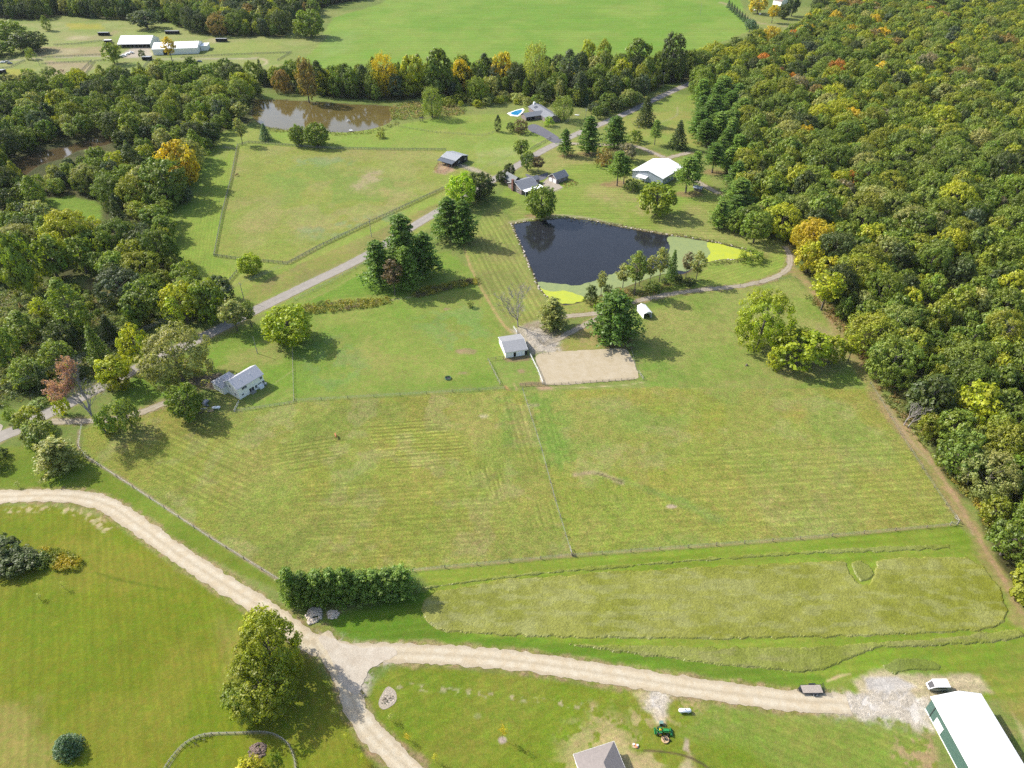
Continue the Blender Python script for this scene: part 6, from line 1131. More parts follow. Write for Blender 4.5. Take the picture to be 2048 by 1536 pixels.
    tank(1369, 1424, 'white propane tank lying on the bottom lawn near the green tractor'); tank(433, 818, 'white propane tank beside the farmhouse scrap heap', math.radians(8))
    # tractor
    x, y, _ = W(1325, 1465); rt = empty('tractor', (x, y, 0), math.radians(-3), label='green compact tractor with front loader parked by the rotary mower', cat='tractor')
    MB().box((.75, 0, 1.02), (1.35, .62, .5)).box((.75, 0, 1.31), (1.25, .52, .12)).box((.1, 0, .75), (2.6, .34, .32)).build('hood', GREENP, rt); MB().box((-.65, -.52, 1.12), (.75, .3, .1)).box((-.65, .52, 1.12), (.75, .3, .1)).box((-.95, -.52, .95), (.1, .3, .3)).box((-.95, .52, .95), (.1, .3, .3)).build('fender', GREENP, rt)
    MB().box((-.55, 0, 1.1), (.45, .45, .12)).box((-.78, 0, 1.35), (.1, .45, .45)).build('seat', YELLOWP, rt); MB().tube([(-.1, 0, 1.1), (-.22, 0, 1.45)], .03).tube([(-.22 + .17 * math.cos(t), .17 * math.sin(t), 1.47) for t in np.linspace(0, 6.28, 12)], .02, 5).build('steering_wheel', BLACK, rt)
    MB().tube([(-1.0, -.45, 1.0), (-1.05, -.45, 2.2), (-1.05, .45, 2.2), (-1.0, .45, 1.0)], .04).build('roll_bar', BLACKM, rt)
    for s_ in (-1, 1): wheel(rt, -.65, s_ * .72, .58, .34, YELLOWP); wheel(rt, 1.05, s_ * .6, .36, .24, YELLOWP); MB().tube([(.1, s_ * .42, 1.15), (1.0, s_ * .48, 1.05), (1.75, s_ * .5, .5)], .06).build('loader_arm', GREENP, rt)
    MB().add([(1.75, -.85, .12), (1.75, .85, .12), (2.35, .85, .1), (2.35, -.85, .1), (1.7, -.85, .75), (1.7, .85, .75), (1.85, -.85, .8), (1.85, .85, .8)], [(0, 3, 2, 1), (0, 1, 5, 4), (4, 5, 7, 6), (0, 4, 6, 3), (1, 2, 7, 5)]).box((1.78, 0, .8), (.14, 1.75, .1)).build('bucket', GREENP, rt)
    MB().box((-1.75, 0, .45), (.5, 1.5, .12)).box((-1.95, 0, .65), (.08, 1.55, .5)).box((-1.55, 0, .65), (.08, 1.55, .3)).tube([(-1.2, -.3, .7), (-1.6, -.3, .5)], .05).tube([(-1.2, .3, .7), (-1.6, .3, .5)], .05).build('box_blade', GREENP, rt)
    # rotary mower deck
    x, y, _ = W(1330, 1480); rt = empty('rotary_mower', (x, y, 0), .4, label='round tan tractor mower left beside the green tractor', cat='mower')
    P = [(.85 * math.cos(t), .85 * math.sin(t)) for t in np.linspace(0, 6.28, 19)[:-1]]; MB().prism(P, .18, .36).tube([(p[0], p[1], .3) for p in P] + [(P[0][0], P[0][1], .3)], .06, 5).build('deck', TAN, rt); MB().box((0, 0, .55), (.4, .4, .4)).box((0, .55, .5), (.12, 1.0, .12)).box((.45, .1, .48), (.1, 1.1, .1)).box((-.45, .1, .48), (.1, 1.1, .1)).build('gearbox', BLACKM, rt); MB().tube([(.7, -.5, .25), (1.05, -.5, .25)], .24, 10).tube([(.9, .5, .25), (1.2, .5, .25)], .24, 10).build('tail_wheel', BLACK, rt)
    x, y, _ = W(1322, 1448); rt = empty('utility_cabinet', (x, y, 0), -.05, label='small green utility cabinet at the end of the gravel spur', cat='cabinet'); MB().box((0, 0, .45), (.85, .75, .9)).build('cabinet_body', mat('cabinet_green', C('#7fa094', 1.6), .5, .05, 3), rt); MB().box((0, -.4, .42), (.7, .06, .7)).build('door', BLACKM, rt)
    x, y, _ = W(1271, 1492); rt = empty('pallet', (x, y, 0), -.15, label='pallet of white and orange bricks beside the new house', cat='pallet'); MB().box((0, 0, .06), (1.35, 1.0, .1)).build('pallet_base', RAWWOOD, rt)
    for i, (a_, b_, mt) in enumerate(((-.45, .2, WHITEP), (0, .1, mat('orange_brick', (.6, .22, .1), .8, .1, 8)), (.42, .1, WHITEP), (.2, -.3, MATS['orange_brick']))): MB().box((a_, b_, .26), (.36, .4, .28)).build('brick_stack', mt, rt)
    x, y, _ = W(896, 757); rt = empty('water_trough', (x, y, 0), 0, label='round green-rimmed water trough in the middle field', cat='trough'); P = [(1.15 * math.cos(t), 1.15 * math.sin(t), .5) for t in np.linspace(0, 6.2832, 25)]
    MB().tube(P, .09, 5).tube([(p[0], p[1], .25) for p in P], .07, 5).tube([(p[0], p[1], .07) for p in P], .07, 5).build('rim', mat('trough_green', (.05, .12, .06), .6, .1, 4), rt); MB().prism([(p[0] * .96, p[1] * .96) for p in P[:-1]], 0, .1).build('trough_floor', BLACKM, rt)
    # scrap heap beside the farmhouse
    x, y, _ = W(412, 806); rt = empty('boat_trailer', (x, y, 0), 1.25, label='small grey covered cart in the farmhouse scrap heap', cat='cart'); MB().add([(-1.3, -.7, .4), (1.3, -.7, .4), (1.3, .7, .4), (-1.3, .7, .4), (-1.1, -.6, 1.0), (.8, -.6, 1.15), (.8, .6, 1.15), (-1.1, .6, 1.0)], [(0, 3, 2, 1), (4, 5, 6, 7), (0, 1, 5, 4), (1, 2, 6, 5), (2, 3, 7, 6), (3, 0, 4, 7)]).build('cover', mat('grey_tarp', (.3, .3, .33), .7, .15, 3), rt)
    for s_ in (-.75, .75): wheel(rt, -.2, s_, .3, .18)
    for i, (px, py, mt, dx, dy, dz, a_, lb) in enumerate(((407, 818, GALV, 2.6, .35, .15, .1, 'silver metal sheets lying in the farmhouse scrap heap'), (422, 822, RAWWOOD, 2.2, .8, .25, .25, 'yellow planks piled in front of the farmhouse propane tank'), (413, 812, BLUEG, 2.0, 1.0, .5, -.4, 'dark blue bin in the farmhouse scrap heap'), (402, 825, BLACKM, 1.8, .8, .25, .6, 'black frame lying in the shade of the oval tree'))):
        x, y, _ = W(px, py); r2 = random.Random(i); m = MB()
        for k in range(5): m.box(((r2.random() - .5) * .4, (r2.random() - .5) * dy, .05 + dz * k / 5), (dx * (.7 + .3 * r2.random()), dy * .35, dz / 4), (r2.random() - .5) * .5)
        o = m.build(['metal_sheets', 'plank_pile', 'bin', 'scrap_frame'][i], mt, None); o.location = (x, y, 0); o.rotation_euler = (0, 0, a_); tag(o, lb, ['scrap metal', 'planks', 'bin', 'scrap metal'][i])
    # far vehicles
    for a in ((247, 113, .3, WHITEP, 'white pickup nearest the round tree in the far farm yard', 'truck'), (255, 109.5, .9, WHITEP, 'white car in the middle of the far farm yard', 'car'), (262, 107, .6, WHITEP, 'white truck nearest the run-in shed in the far farm yard', 'truck'), (242, 115.5, .2, BLUEG, 'dark car at the edge of the far farm yard', 'car'),
              (6, 126, .3, WHITEP, 'white car at the far left farm lane', 'car'), (14, 125, .5, GALV, 'silver car at the far left farm lane', 'car'), (20, 128, .1, BLUEG, 'dark car at the far left farm lane', 'car'), (399, 124, 0, BLUEG, 'small dark cart on the far sandy track', 'car')): car(*a)
    car(1509, 22, .5, WHITEP, 'white truck beside the far golden trees', 'truck'); car(1520, 29, 1.2, WHITEP, 'white car parked beside the far golden trees', 'car')
    # bench-like white thing near the utility pole, boat, fountain
    x, y, _ = W(1154, 231); rt = empty('white_boat', (x, y, 0), -.3, label='small white boat lying on the lawn right of the willow', cat='boat'); MB().add([(-1.6, -.6, .5), (1.0, -.6, .5), (1.8, 0, .6), (1.0, .6, .5), (-1.6, .6, .5), (-1.4, -.35, .05), (.9, -.35, .05), (.9, .35, .05), (-1.4, .35, .05)], [(0, 1, 6, 5), (1, 2, 6), (2, 3, 7, 6), (3, 4, 8, 7), (4, 0, 5, 8), (5, 6, 7, 8), (4, 3, 2, 1, 0)]).build('hull', WHITEP, rt)
    x, y, _ = W(702, 262); rt = empty('paddle_boat', (x, y, 0), -.6, label='white paddle boat at the near bank of the brown pond', cat='boat'); MB().box((-.6, 0, .25), (2.4, .55, .4)).box((-.6, 1.1, .25), (2.4, .55, .4)).box((-.5, .55, .45), (1.5, .9, .12)).box((-1.0, .55, .75), (.15, .9, .5)).build('hull', WHITEP, rt); MB().box((1.2, .3, .3), (1.2, .8, .15)).build('dock_board', PALEWOOD, rt)
    x, y, _ = W(697, 242); rt = empty('pond_fountain', (x, y, -.3), 0, label='white fountain spray in the brown pond', cat='fountain'); r2 = np.random.default_rng(4)
    cs = [(a_ * math.cos(b_), a_ * math.sin(b_), .9 * (1.6 - a_) + .1) for a_, b_ in zip(r2.random(60) * 1.9, r2.random(60) * 6.28)]; V4, F, c = leaf_quads([(a_, b_, max(.05, k)) for a_, b_, k in cs], np.full(60, .25), 10, .18, r2); me = np_mesh('spray', V4, F, c); o = link('spray', me, WHITEP, rt); MB().tube([(0, 0, -.1), (0, 0, .2)], .3, 10).build('float', BLACKM, rt)
    # mounds
    def rocks(name, px, py, rx, ry, n, s, lb, mt, seed, h=.0, kind='stuff'):
        x0, y0, _ = W(px, py); r2 = random.Random(seed); m = MB()
        for i in range(n):
            a_ = r2.random() * 6.28; q = math.sqrt(r2.random()); X_, Y_ = q * rx * math.cos(a_), q * ry * math.sin(a_); ss = s * r2.uniform(.5, 1.5); b0 = len(m.v); m.ball((X_, Y_, ss * .25 + h * (1 - q)), (ss, ss * r2.uniform(.6, 1), ss * r2.uniform(.4, .7)), 6, 4)
            for k in range(b0, len(m.v)): v = m.v[k]; j = ss * .16; m.v[k] = (v[0] + r2.uniform(-j, j), v[1] + r2.uniform(-j, j), v[2] + r2.uniform(-j, j))
        o = m.build(name, mt); o.location = (x0, y0, 0); return tag(o, lb, name.replace('_', ' '), kind=kind)
    rocks('rock_heap', 628, 1231, 2.0, 2.6, 120, .42, 'larger heap of pale rubble at the foot of the pine row', STONE, 1, .5); rocks('rock_heap', 666, 1229, 1.5, 1.4, 70, .38, 'smaller heap of pale rubble at the foot of the pine row', STONE, 2, .5)
    bed = sheet('rock_bed', [(775, 1374), (788, 1380), (794, 1395), (788, 1408), (768, 1419), (757, 1410), (762, 1392)], mat('bed_gravel', C('#dccdb6'), .95, .2, 6, bump=.7), .06, .4, .12, kind='structure')
    rocks('bed_stones', 776, 1396, 1.5, 2.0, 60, .14, 'scattered stones and plants in the oval rock bed', STONE, 3); scatter('bed_plants', [(766, 1392), (784, 1388), (788, 1400), (770, 1410), (762, 1406)], 26, .22, .4, ['#3f5a35', '#6a5a50', '#4f6a3a'], 'dark little plants in the oval rock bed', 'plants', 20)
    rocks('mulch_mound', 515, 1503, 2.0, 1.9, 150, .26, 'mound of brown mulch and rubble near the yellow bush', mat('mulch', (.22, .16, .13), .95, .3, 4, bump=.6), 5, .5)
    x, y, _ = W(1493, 731); rt = MB().tube([(0, 0, 0), (0, 0, .5), (.1, 0, .9)], [.5, .35, .1], 8).tube([(0, 0, .2), (.7, -.2, .1)], [.15, .05], 5).build('tree_stump', BARK); rt.location = (x, y, 0); tag(rt, 'broken grey tree stump in the upper right field', 'stump')
    # sinuous shore stones
    r2 = random.Random(9); m = MB(); P = wpts(catmull(POND_MAIN + [POND_MAIN[0]], 5)); 
    for i in range(len(P) - 1):
        a_, b_ = P[i], P[i + 1]; L_ = math.dist(a_, b_)
        if proj(*a_)[1] > 520 and proj(*a_)[0] > 1100: continue
        for k in range(int(L_ / .8)):
            if r2.random() < .45: continue
            t = k / max(1, int(L_ / .8)); X_, Y_ = a_[0] + (b_[0] - a_[0]) * t + r2.uniform(-.6, .6), a_[1] + (b_[1] - a_[1]) * t + r2.uniform(-.6, .6); s_ = r2.uniform(.25, .6); m.ball((X_, Y_, .0), (s_, s_ * .8, s_ * .5), 6, 3)
    tag(m.build('shore_stones', STONE), 'pale stones edging the dark pond', 'stones', kind='stuff')
# ---------------------------------------------------------------- animals
def quadruped(graze=True):
    me = bpy.data.meshes.new('horse_skeleton'); 
    v = [(-.75, 0, 1.18), (-.35, 0, 1.2), (.1, 0, 1.15), (.55, 0, 1.22), (.85, 0, 1.35 if not graze else 1.1), (1.15, 0, 1.7 if not graze else .75), (1.3, 0, 1.72 if not graze else .4), (1.58, 0, 1.5 if not graze else .12)]
    rd = [(.22, .26), (.27, .3), (.27, .32), (.25, .3), (.15, .2), (.1, .14), (.1, .12), (.06, .07)]; e = [(i, i + 1) for i in range(7)]
    for s_ in (-.17, .17):
        b = len(v); v += [(-.72, s_, .85), (-.66, s_, .62), (-.82, s_, .48), (-.78, s_, .08)]; rd += [(.15, .17), (.09, .09), (.055, .055), (.05, .05)]; e += [(0, b), (b, b + 1), (b + 1, b + 2), (b + 2, b + 3)]
        b = len(v); v += [(.55, s_, .85), (.56, s_, .5), (.55, s_, .08)]; rd += [(.11, .12), (.06, .06), (.05, .05)]; e += [(3, b), (b, b + 1), (b + 1, b + 2)]
    b = len(v); v += [(-.98, 0, 1.1), (-1.08, 0, .6)]; rd += [(.05, .05), (.06, .06)]; e += [(0, b), (b, b + 1)]
    me.from_pydata(v, e, []); o = bpy.data.objects.new('tmp', me); COL.objects.link(o); sk = o.modifiers.new('s', 'SKIN'); 
    for i, r_ in enumerate(rd): me.skin_vertices[0].data[i].radius = r_
    me.skin_vertices[0].data[2].use_root = True; ss = o.modifiers.new('d', 'SUBSURF'); ss.levels = 1; ss.render_levels = 1
    dg = bpy.context.evaluated_depsgraph_get(); m2 = bpy.data.meshes.new_from_object(o.evaluated_get(dg)); bpy.data.objects.remove(o); m2.polygons.foreach_set('use_smooth', [True] * len(m2.polygons)); return m2
def animals():
    g = quadruped(True); s = quadruped(False); ch = mat('chestnut_coat', (.42, .16, .06), .6, .1, 2); bk = mat('black_coat', (.02, .018, .018), .5, .1, 2); bay = mat('bay_coat', (.20, .07, .03), .6, .1, 2)
    for px, py, me, mt, a, lb in ((672, 874, g, ch, math.radians(112), 'chestnut horse grazing alone in the lower left hay field'), (1255, 663, g, bk, .4, 'black horse in the pine shade, upper one'), (1257, 669, g, bk, 2.2, 'black horse in the pine shade, lower one'), (120, 143, s, bay, .3, 'left brown horse standing in the far dirt paddock'), (124, 142, g, bay, 2.4, 'middle brown horse in the far dirt paddock'), (127, 144, s, bay, 1.3, 'right brown horse in the far dirt paddock'), (474, 352, g, bay, 1.0, 'dark horse grazing near the west fence of the pasture')):
        o = bpy.data.objects.new('horse', me.copy()); COL.objects.link(o); o.data.materials.append(mt); x, y, _ = W(px, py); o.location = (x, y, 0); o.rotation_euler = (0, 0, a); tag(o, lb, 'horse', 'horses out at pasture')
        hr = MB(); gz = me is g
        hr.tube([(.62, 0, 1.42 if not gz else 1.38), (.95, 0, 1.68 if not gz else 1.2), (1.2, 0, 1.86 if not gz else .8)], [.05, .07, .04], 6).tube([(-1.02, 0, 1.1), (-1.16, 0, .75), (-1.1, 0, .4)], [.05, .08, .04], 6); hr.build('mane', BLACK if mt is not ch else RUST, o)
# ---------------------------------------------------------------- dead trees
def branchy(seed, H_, spread, levels=5, r0=.3, lean=(0, 0)):
    q = random.Random(seed); m = MB()
    def grow(p, d, l, r_, lv):
        e = p + d * l; mid = p + d * l * .5 + Vector((q.uniform(-1, 1), q.uniform(-1, 1), q.uniform(-1, 1))) * l * .06; m.tube([p, mid, e], [r_, r_ * .8, r_ * .6], 6 if lv > 3 else 4 if lv > 1 else 3, cap=False)
        if lv == 0: return
        for _ in range(3 if lv > 1 else 4):
            v = (d + Vector((q.uniform(-1, 1), q.uniform(-1, 1), q.uniform(-.25, .7))) * spread).normalized(); grow(e if q.random() < .6 else mid, v, l * q.uniform(.62, .82), max(r_ * .58, .035), lv - 1)
    grow(Vector((0, 0, -.1)), Vector((lean[0], lean[1], 1)).normalized(), H_ * .3, r0, levels); return m
def dead_trees():
    x, y, _ = W(1036, 653); h = height_of(1036, 653, 594); rt = empty('bare_tree', (x, y, 0), .4, label='leafless pale tree beside the shed at the lane end', cat='bare tree'); branchy(3, h * 1.5, .8, 6, .3).build('trunk', PALEBARK, rt)
    x, y, _ = W(210, 864); rt = empty('dying_tree', (x, y, 0), 0, label='large half-bare tree with red leaves left beside the paved road', cat='dying tree'); m = branchy(11, 30, .62, 6, .55, (-.38, .14)); m.build('trunk', PALEBARK, rt)
    r2 = np.random.default_rng(8); P = np.array(m.v); t = P[:, 2]; up = P[(t > 8)]; red = up[(up[:, 0] < np.percentile(up[:, 0], 60)) & (up[:, 2] > np.percentile(up[:, 2], 35))]; yel = up
    for nm, src, k, n_ in (('red_leaves', red, 're', 700), ('yellow_leaves', yel, 'ol', 80)):
        if len(src) < 5: continue
        C_ = src[r2.integers(0, len(src), n_)] + r2.normal(size=(n_, 3)) * .5; V4, F, c = leaf_quads(C_, .4 + .4 * r2.random(n_), 11, .34, r2, cvar=clump_var(n_, r2, .25)); me = np_mesh(nm, V4, F, c * np.array(C(TINT[k], KT))); link(nm, me, LEAFS, rt)
    for i, (px, py, h) in enumerate(((1815, 855, 13), (1808, 850, 11), (1932, 975, 11), (1903, 500, 12), (1600, 255, 12), (1990, 700, 13))):
        x, y, _ = W(px, py); rt = empty('bare_tree', (x, y, 0), i, label=['forked pale snag in a gap of the wood above the hay field', 'thinner pale snag beside the forked snag', 'split dead snag at the wood edge corner', 'pale snag high in the hillside wood', 'grey snag in the upper left of the hillside wood', 'grey snag near the right edge in the hillside wood'][i], cat='bare tree', group='dead snags in the hillside wood'); branchy(20 + i, h * 1.25, .5, 4, .22, (.15, -.1)).build('trunk', PALEBARK, rt)
# ---------------------------------------------------------------- fences, poles, wires
def fence(px, spacing, h, rails, mt, label, name='board_fence', pr=.07, wire=False, group=None, rail_w=.04, rail_mat=None, gate=None):
    P = [Vector(W(*p)[:2]) for p in px]; pts = []
    for a, b in zip(P[:-1], P[1:]):
        n = max(1, round((b - a).length / spacing)); pts += [a + (b - a) * (k / n) for k in range(n)]
    pts.append(P[-1]); o0 = pts[0]; rt = empty(name, (o0.x, o0.y, 0), 0, label=label, cat='fence', group=group)
    pm = mbmesh(MB().box((0, 0, h / 2 - .1), (pr * 2, pr * 2, h + .2)), 'post', mt); step = 1; seg = list(range(len(pts)))
    ind = seg if len(seg) <= 100 else sorted(seg, key=lambda i: proj(*pts[i])[1], reverse=True)[:100]
    for i in ind:
        o = bpy.data.objects.new('post', pm); COL.objects.link(o); o.parent = rt; o.location = (pts[i].x - o0.x, pts[i].y - o0.y, 0)
        d = pts[min(i + 1, len(pts) - 1)] - pts[max(i - 1, 0)]; o.rotation_euler = (0, 0, math.atan2(d.y, d.x))
    s_ = set(ind); rest = [i for i in seg if i not in s_]
    if rest:
        m = MB()
        for i in rest: m.box((pts[i].x - o0.x, pts[i].y - o0.y, h / 2), (pr * 2, pr * 2, h))
        tag(m.build('farther_posts', mt, rt), kind='stuff')
    for zr, hh in rails:
        m = MB()
        for a, b in zip(pts[:-1], pts[1:]):
            d = b - a; c = (a + b) / 2 - o0; nrm = Vector((-d.y, d.x)).normalized() * (pr + rail_w / 2 + .003 if hh > .07 else 0)
            m.box((c.x + nrm.x, c.y + nrm.y, zr), (d.length - .004 * (hh <= .07), rail_w, hh), math.atan2(d.y, d.x))
        m.build('wire' if hh < .04 else 'rail', rail_mat or mt, rt)
    return rt
def fences():
    B4 = [(.35, .14), (.75, .14), (1.15, .14), (1.45, .14)]; B3 = [(.4, .14), (.85, .14), (1.3, .14)]; BK = DARKWOOD; GW = mat('fence_grey', (.22, .21, .18), .9, .15, 4)
    G1 = 'black board fences round the big pasture'
    fence([(498, 286), (640, 297), (760, 300), (892, 301)], 2.45, 1.5, B4, GW, 'black board fence along the top of the big pasture', group=G1)
    fence([(498, 286), (475, 292), (462, 360), (445, 425), (428, 513)], 2.45, 1.5, B4, GW, 'black board fence down the west side of the big pasture', group=G1)
    fence([(428, 513), (480, 520), (576, 529)], 2.45, 1.5, B4, GW, 'short black board fence at the pasture bottom corner', group=G1)
    fence([(576, 529), (640, 494), (760, 437), (860, 391), (896, 374)], 2.45, 1.5, B4, GW, 'black board fence along the road side of the big pasture', group=G1)
    fence([(478, 540), (440, 586)], 2.45, 1.5, B4, GW, 'black board fence running down to the creek wood', group=G1)
    fence([(445, 296), (470, 300)], 2.4, 1.3, B3, PALEWOOD, 'pale gate rails at the pasture top left corner')
    fence([(916, 331), (930, 337), (944, 345)], 2.3, 1.4, B3, PALEWOOD, 'pale rails beside the dark run-in barn')
    fence([(1060, 300), (1080, 289), (1102, 277)], 2.4, 1.3, B3, GW, 'dark board fence along the ranch house front lawn')
    fence([(797, 254), (865, 265), (965, 272), (998, 262)], 3.0, 1.2, [(.3, .05), (.7, .05), (1.15, .05)], GW, 'thin grey fence across the lawn below the cattails', pr=.06)
    RP = [(869, 340), (876, 331), (887, 326), (899, 329), (897, 337), (887, 346), (874, 345), (869, 340)]
    fence(RP, 2.2, 1.5, [(.4, .06), (.8, .06), (1.2, .06), (1.5, .06)], RUST, 'rusty pipe pen in front of the dark run-in barn', name='pipe_pen', pr=.05)
    # shed yard and arena
    fence([(976, 722), (1000, 770)], 2.6, 1.3, [(.5, .1), (1.2, .14)], PALEWOOD, 'grey rail fence on the left of the small barn yard'); fence([(976, 722), (1007, 717)], 2.6, 1.3, [(.5, .1), (1.2, .12)], WOOD, 'short rail fence between barn yard and barn corner')
    fence([(1060, 712), (1075, 742), (1085, 768)], 2.6, 1.35, [(.45, .14), (.9, .14), (1.3, .16)], TRIM, 'white board fence between the barn yard and sand arena'); fence([(1040, 773), (1062, 771), (1090, 771)], 2.6, 1.3, B3, WOOD, 'brown board fence at the barn yard bottom')
    fence([(1094, 771), (1180, 765), (1268, 759)], 2.6, 1.0, [(.3, .12), (.9, .06)], WOOD, 'low dark fence along the bottom of the sand arena'); fence([(1277, 746), (1286, 760)], 2.0, 1.3, [(.5, .12), (1.2, .14)], PALEWOOD, 'short rail fence at the arena bottom right corner'); fence([(1072, 706), (1097, 708)], 2.6, 1.0, [(.8, .08)], WOOD, 'single rail at the top left of the sand arena'); fence([(1027, 657), (1034, 668)], 1.6, 1.2, B3, TRIM, 'short white fence above the small barn')
    WR = [(.4, .03), (.8, .03), (1.15, .03)]
    G = 'wire stock fences of the lower fields'
    fence([(825, 1142), (1144, 1112)], 9.0, 1.35, WR, WOOD, 'wire fence along the bottom of the left hay field', 'wire_fence', .08, group=G, rail_w=.02, rail_mat=GALV); fence([(1146, 1112), (1600, 1078), (1915, 1050)], 9.0, 1.35, WR, WOOD, 'wire fence along the bottom of the right hay field', 'wire_fence', .08, group=G, rail_w=.02, rail_mat=GALV)
    fence([(1045, 780), (1083, 900), (1110, 1000), (1143, 1110)], 8.0, 1.35, WR, WOOD, 'wire fence dividing the two lower hay fields', 'wire_fence', .08, group=G, rail_w=.02, rail_mat=GALV); fence([(165, 850), (157, 893), (172, 914), (300, 998), (420, 1077), (560, 1162)], 8.0, 1.35, WR, WOOD, 'wire fence on a bare strip left of the hay field', 'wire_fence', .08, group=G, rail_w=.02, rail_mat=GALV)
    fence([(590, 803), (800, 791), (1010, 778)], 10.0, 1.3, WR, WOOD, 'wire fence between the hay field and the middle field', 'wire_fence', .07, group=G, rail_w=.02, rail_mat=GALV); fence([(1917, 1046), (1868, 975), (1800, 868), (1740, 768)], 9.0, 1.3, WR, WOOD, 'wire fence along the track beside the wood', 'wire_fence', .07, group=G, rail_w=.02, rail_mat=GALV)
    fence([(1300, 603), (1400, 582), (1480, 572), (1590, 556)], 9.0, 1.3, WR, WOOD, 'wire fence along the pond lane', 'wire_fence', .07, group=G, rail_w=.02, rail_mat=GALV); fence([(590, 600), (660, 566), (735, 524)], 8.0, 1.2, WR, PALEWOOD, 'wire fence beside the paved road in the middle field', 'wire_fence', .07, group=G, rail_w=.02, rail_mat=GALV); fence([(1262, 698), (1272, 740)], 5.0, 1.2, WR, WOOD, 'wire fence on the right of the sand arena', 'wire_fence', .07, group=G, rail_w=.02, rail_mat=GALV)
    # braces and gate at corners
    def brace(a, b, lb):
        A_, B_ = V(*a), V(*b); o = MB().tube([(0, 0, 1.15), (B_ - A_).to_tuple()[:2] + (.1,)], .07, 5).tube([(0, 0, -.1), (0, 0, 1.5)], .11, 6).tube([(B_.x - A_.x, B_.y - A_.y, -.1), (B_.x - A_.x, B_.y - A_.y, 1.4)], .09, 6).tube([(0, 0, 1.3), (B_.x - A_.x, B_.y - A_.y, 1.3)], .06, 5).build('corner_brace', PALEWOOD); o.location = A_; tag(o, lb, 'fence brace', 'braced fence corner posts')
    brace((1143, 1109), (1140, 1098), 'pale braced corner post where the two hay fields meet'); brace((1916, 1046), (1910, 1036), 'pale braced corner posts at the lower right field corner'); brace((1900, 1050), (1914, 1050), 'braced posts on the bottom fence at the right field corner')
    # farmhouse yard
    fence([(470, 824), (530, 815), (588, 806)], 1.7, 1.1, [(.35, .08), (.95, .08)], PALEWOOD, 'weathered yard fence below the farmhouse', 'yard_fence', .05); fence([(588, 806), (587, 770), (586, 735), (585, 692)], 2.4, 1.1, [(.35, .06), (.95, .06)], PALEWOOD, 'weathered yard fence right of the farmhouse', 'yard_fence', .05); fence([(478, 805), (469, 824)], 1.6, 1.1, [(.35, .07), (.95, .07)], TRIM, 'short white fence at the farmhouse corner', 'yard_fence', .05)
    # farm fences
    FG = 'paddock fences on the far farm'
    for a, lb in (([(108, 91), (150, 89), (209, 82)], 'left paddock fence running to the stable'), ([(84, 116), (150, 113), (207, 110)], 'paddock fence along the farm lane'), ([(84, 129), (130, 126), (183, 124)], 'paddock fence above the brown horses'), ([(134, 170), (160, 145), (184, 122)], 'paddock fence right of the brown horses'), ([(150, 172), (172, 148), (190, 123), (208, 122)], 'second paddock fence beside the brown horses'), ([(274, 152), (298, 122)], 'short paddock fence in front of the stable'), ([(333, 148), (348, 122)], 'short paddock fence in front of the larger barn'), ([(362, 116), (470, 110), (580, 106)], 'long paddock fence right of the larger barn'), ([(555, 122), (583, 105)], 'paddock fence at the meadow edge'), ([(0, 138), (20, 136), (50, 122)], 'paddock fence at the far left')):
        fence(a, 3.0, 1.4, [(.45, .16), (.9, .16), (1.35, .16)], GW, lb + ' on the far farm', pr=.09, group=FG)
    # split-rail fence on the bottom lawn
    fence(catmull([(322, 1550), (345, 1515), (372, 1487), (410, 1470), (470, 1467), (535, 1466), (572, 1484), (588, 1515), (593, 1550)], 4), 2.6, .85, [(.35, .065), (.7, .065)], PALEWOOD, 'curved split-rail fence round the bottom left garden', 'split_rail_fence', .055, rail_w=.06)
    scatter('fence_shrubs', [(378, 1492), (400, 1474), (420, 1470), (424, 1478), (405, 1486), (385, 1498)], 14, .35, .7, ['#6a6a45', '#4f5a35', '#7a6a4a'], 'little dull shrubs growing along the split-rail fence', 'shrubs', 31)
    x = 0
    # poles
    def pole(px, pyb, pyt, lb, arms=1, mt=PALEWOOD, tr=False):
        X_, Y_, _ = W(px, pyb); h = height_of(px, pyb, pyt); h = min(max(h, 8), 13); rt = empty('utility_pole', (X_, Y_, 0), math.radians(-35), label=lb, cat='utility pole', group='utility poles along the road'); MB().tube([(0, 0, -.2), (0, 0, h)], [.17, .11], 8).build('pole', mt, rt)
        if arms: MB().box((0, 0, h - .35), (2.4, .1, .12)).build('crossarm', PALEWOOD, rt)
        for k in (-1.1, -.4, .4, 1.1) if arms else (): MB().tube([(k, 0, h - .28), (k, 0, h - .1)], .05, 6).build('insulator', GALV, rt)
        if tr: MB().tube([(.3, .25, h - 1.9), (.3, .25, h - .9)], .24, 10).build('transformer', GALV, rt)
        return Vector((X_, Y_, h))
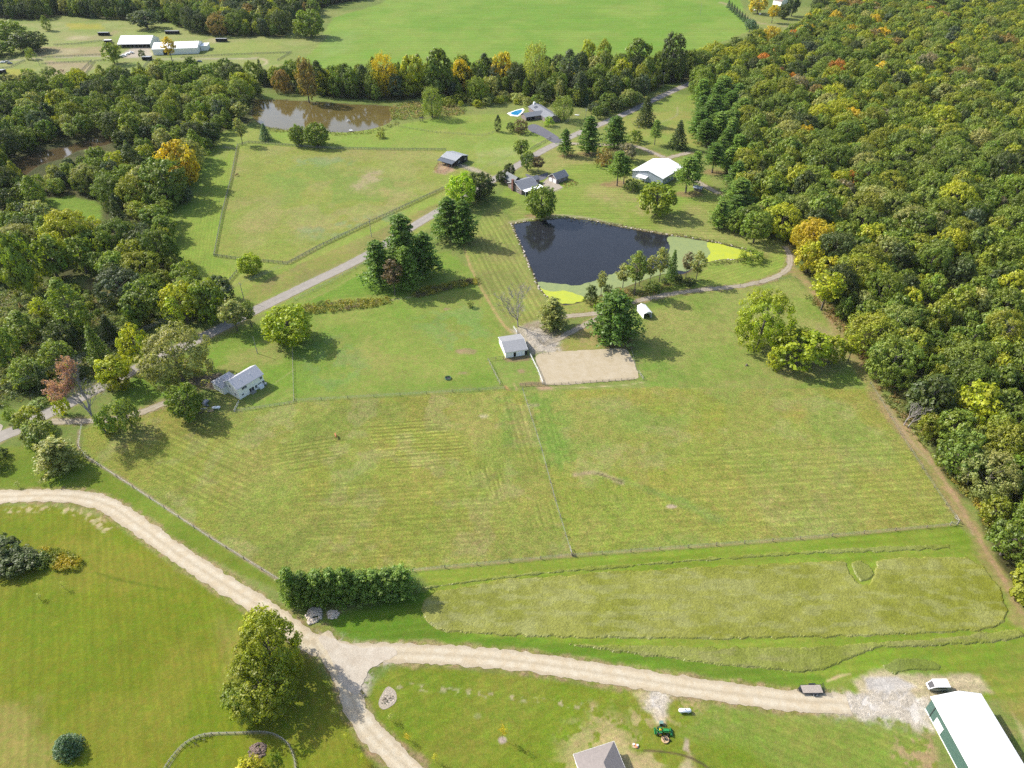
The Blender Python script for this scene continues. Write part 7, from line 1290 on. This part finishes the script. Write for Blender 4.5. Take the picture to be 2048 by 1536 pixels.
    p1 = pole(743, 474, 437, 'utility pole beside the road and pasture fence'); p0 = pole(489, 602, 566, 'utility pole on the verge above the farmhouse'); p2 = pole(1171, 241, 217, 'utility pole with transformer near the ranch house', tr=True); p3 = pole(1326, 174, 145, 'utility pole where the road enters the wood'); pole(515, 707, 678, 'pole on the farmhouse lawn', arms=0); pole(1400, 30, 5, 'lone pole in the far meadow', arms=0); pole(1575, 48, 16, 'pole among the far golden trees'); pole(80, 132, 100, 'pole beside the far farm lane', arms=0); pole(571, 26, 12, 'pole beside the far wood', arms=0)
    d = (p0 - p1).normalized(); pa = Vector(W(-150, 885, 0)); pa.z = 10
    rt = MB().tube([(0, 0, -.2), (0, 0, 10)], [.17, .11], 8).build('utility_pole', PALEWOOD); rt.location = (pa.x, pa.y, 0); tag(rt, 'utility pole beyond the left edge beside the road', 'utility pole', 'utility poles along the road')
    for (a, b), lb in zip(((pa, p0), (p0, p1), (p1, p2), (p2, p3)), ('overhead wires crossing the creek wood at the left', 'overhead wires from the farmhouse verge to the pasture pole', 'overhead wires above the road towards the ranch house', 'overhead wires from the ranch house to the wood')):
        rw = empty('power_line', (a.x, a.y, 0), 0, label=lb, cat='power line', group='overhead wires along the road')
        for k in (-1.0, 0, 1.0):
            n = Vector((-(b - a).y, (b - a).x, 0)).normalized() * k; pts = []
            for i in range(25):
                t = i / 24; q = a + (b - a) * t + n; q.z -= .1 + (b - a).length * .02 * 4 * t * (1 - t) + (.0 if k else .0); pts.append((q.x - a.x, q.y - a.y, q.z))
            MB().tube(pts, .022, 4).build('wire', WIRE, rw)
# ---------------------------------------------------------------- build everything
import time
t0 = time.time()
build_ground(); print('ground', time.time() - t0)
flat_things(); swards(); print('flat', time.time() - t0)
buildings(); yard(); animals(); fences(); print('built', time.time() - t0)
lone_trees(); dead_trees(); woods(); herbs(); print('trees', time.time() - t0)
# ---------------------------------------------------------------- thin summer haze
hm = bpy.data.materials.new('haze_air'); hm.use_nodes = True; hn = hm.node_tree.nodes; hn.remove(hn['Principled BSDF'])
pv = hn.new('ShaderNodeVolumePrincipled'); pv.inputs['Color'].default_value = (.80, .88, 1.0, 1); pv.inputs['Density'].default_value = .00002; pv.inputs['Anisotropy'].default_value = .0
hm.node_tree.links.new(pv.outputs[0], hn['Material Output'].inputs['Volume'])
hz = MB().box((0, 0, 84.5), (200000, 200000, 175)).build('haze', hm); tag(hz, kind='stuff')
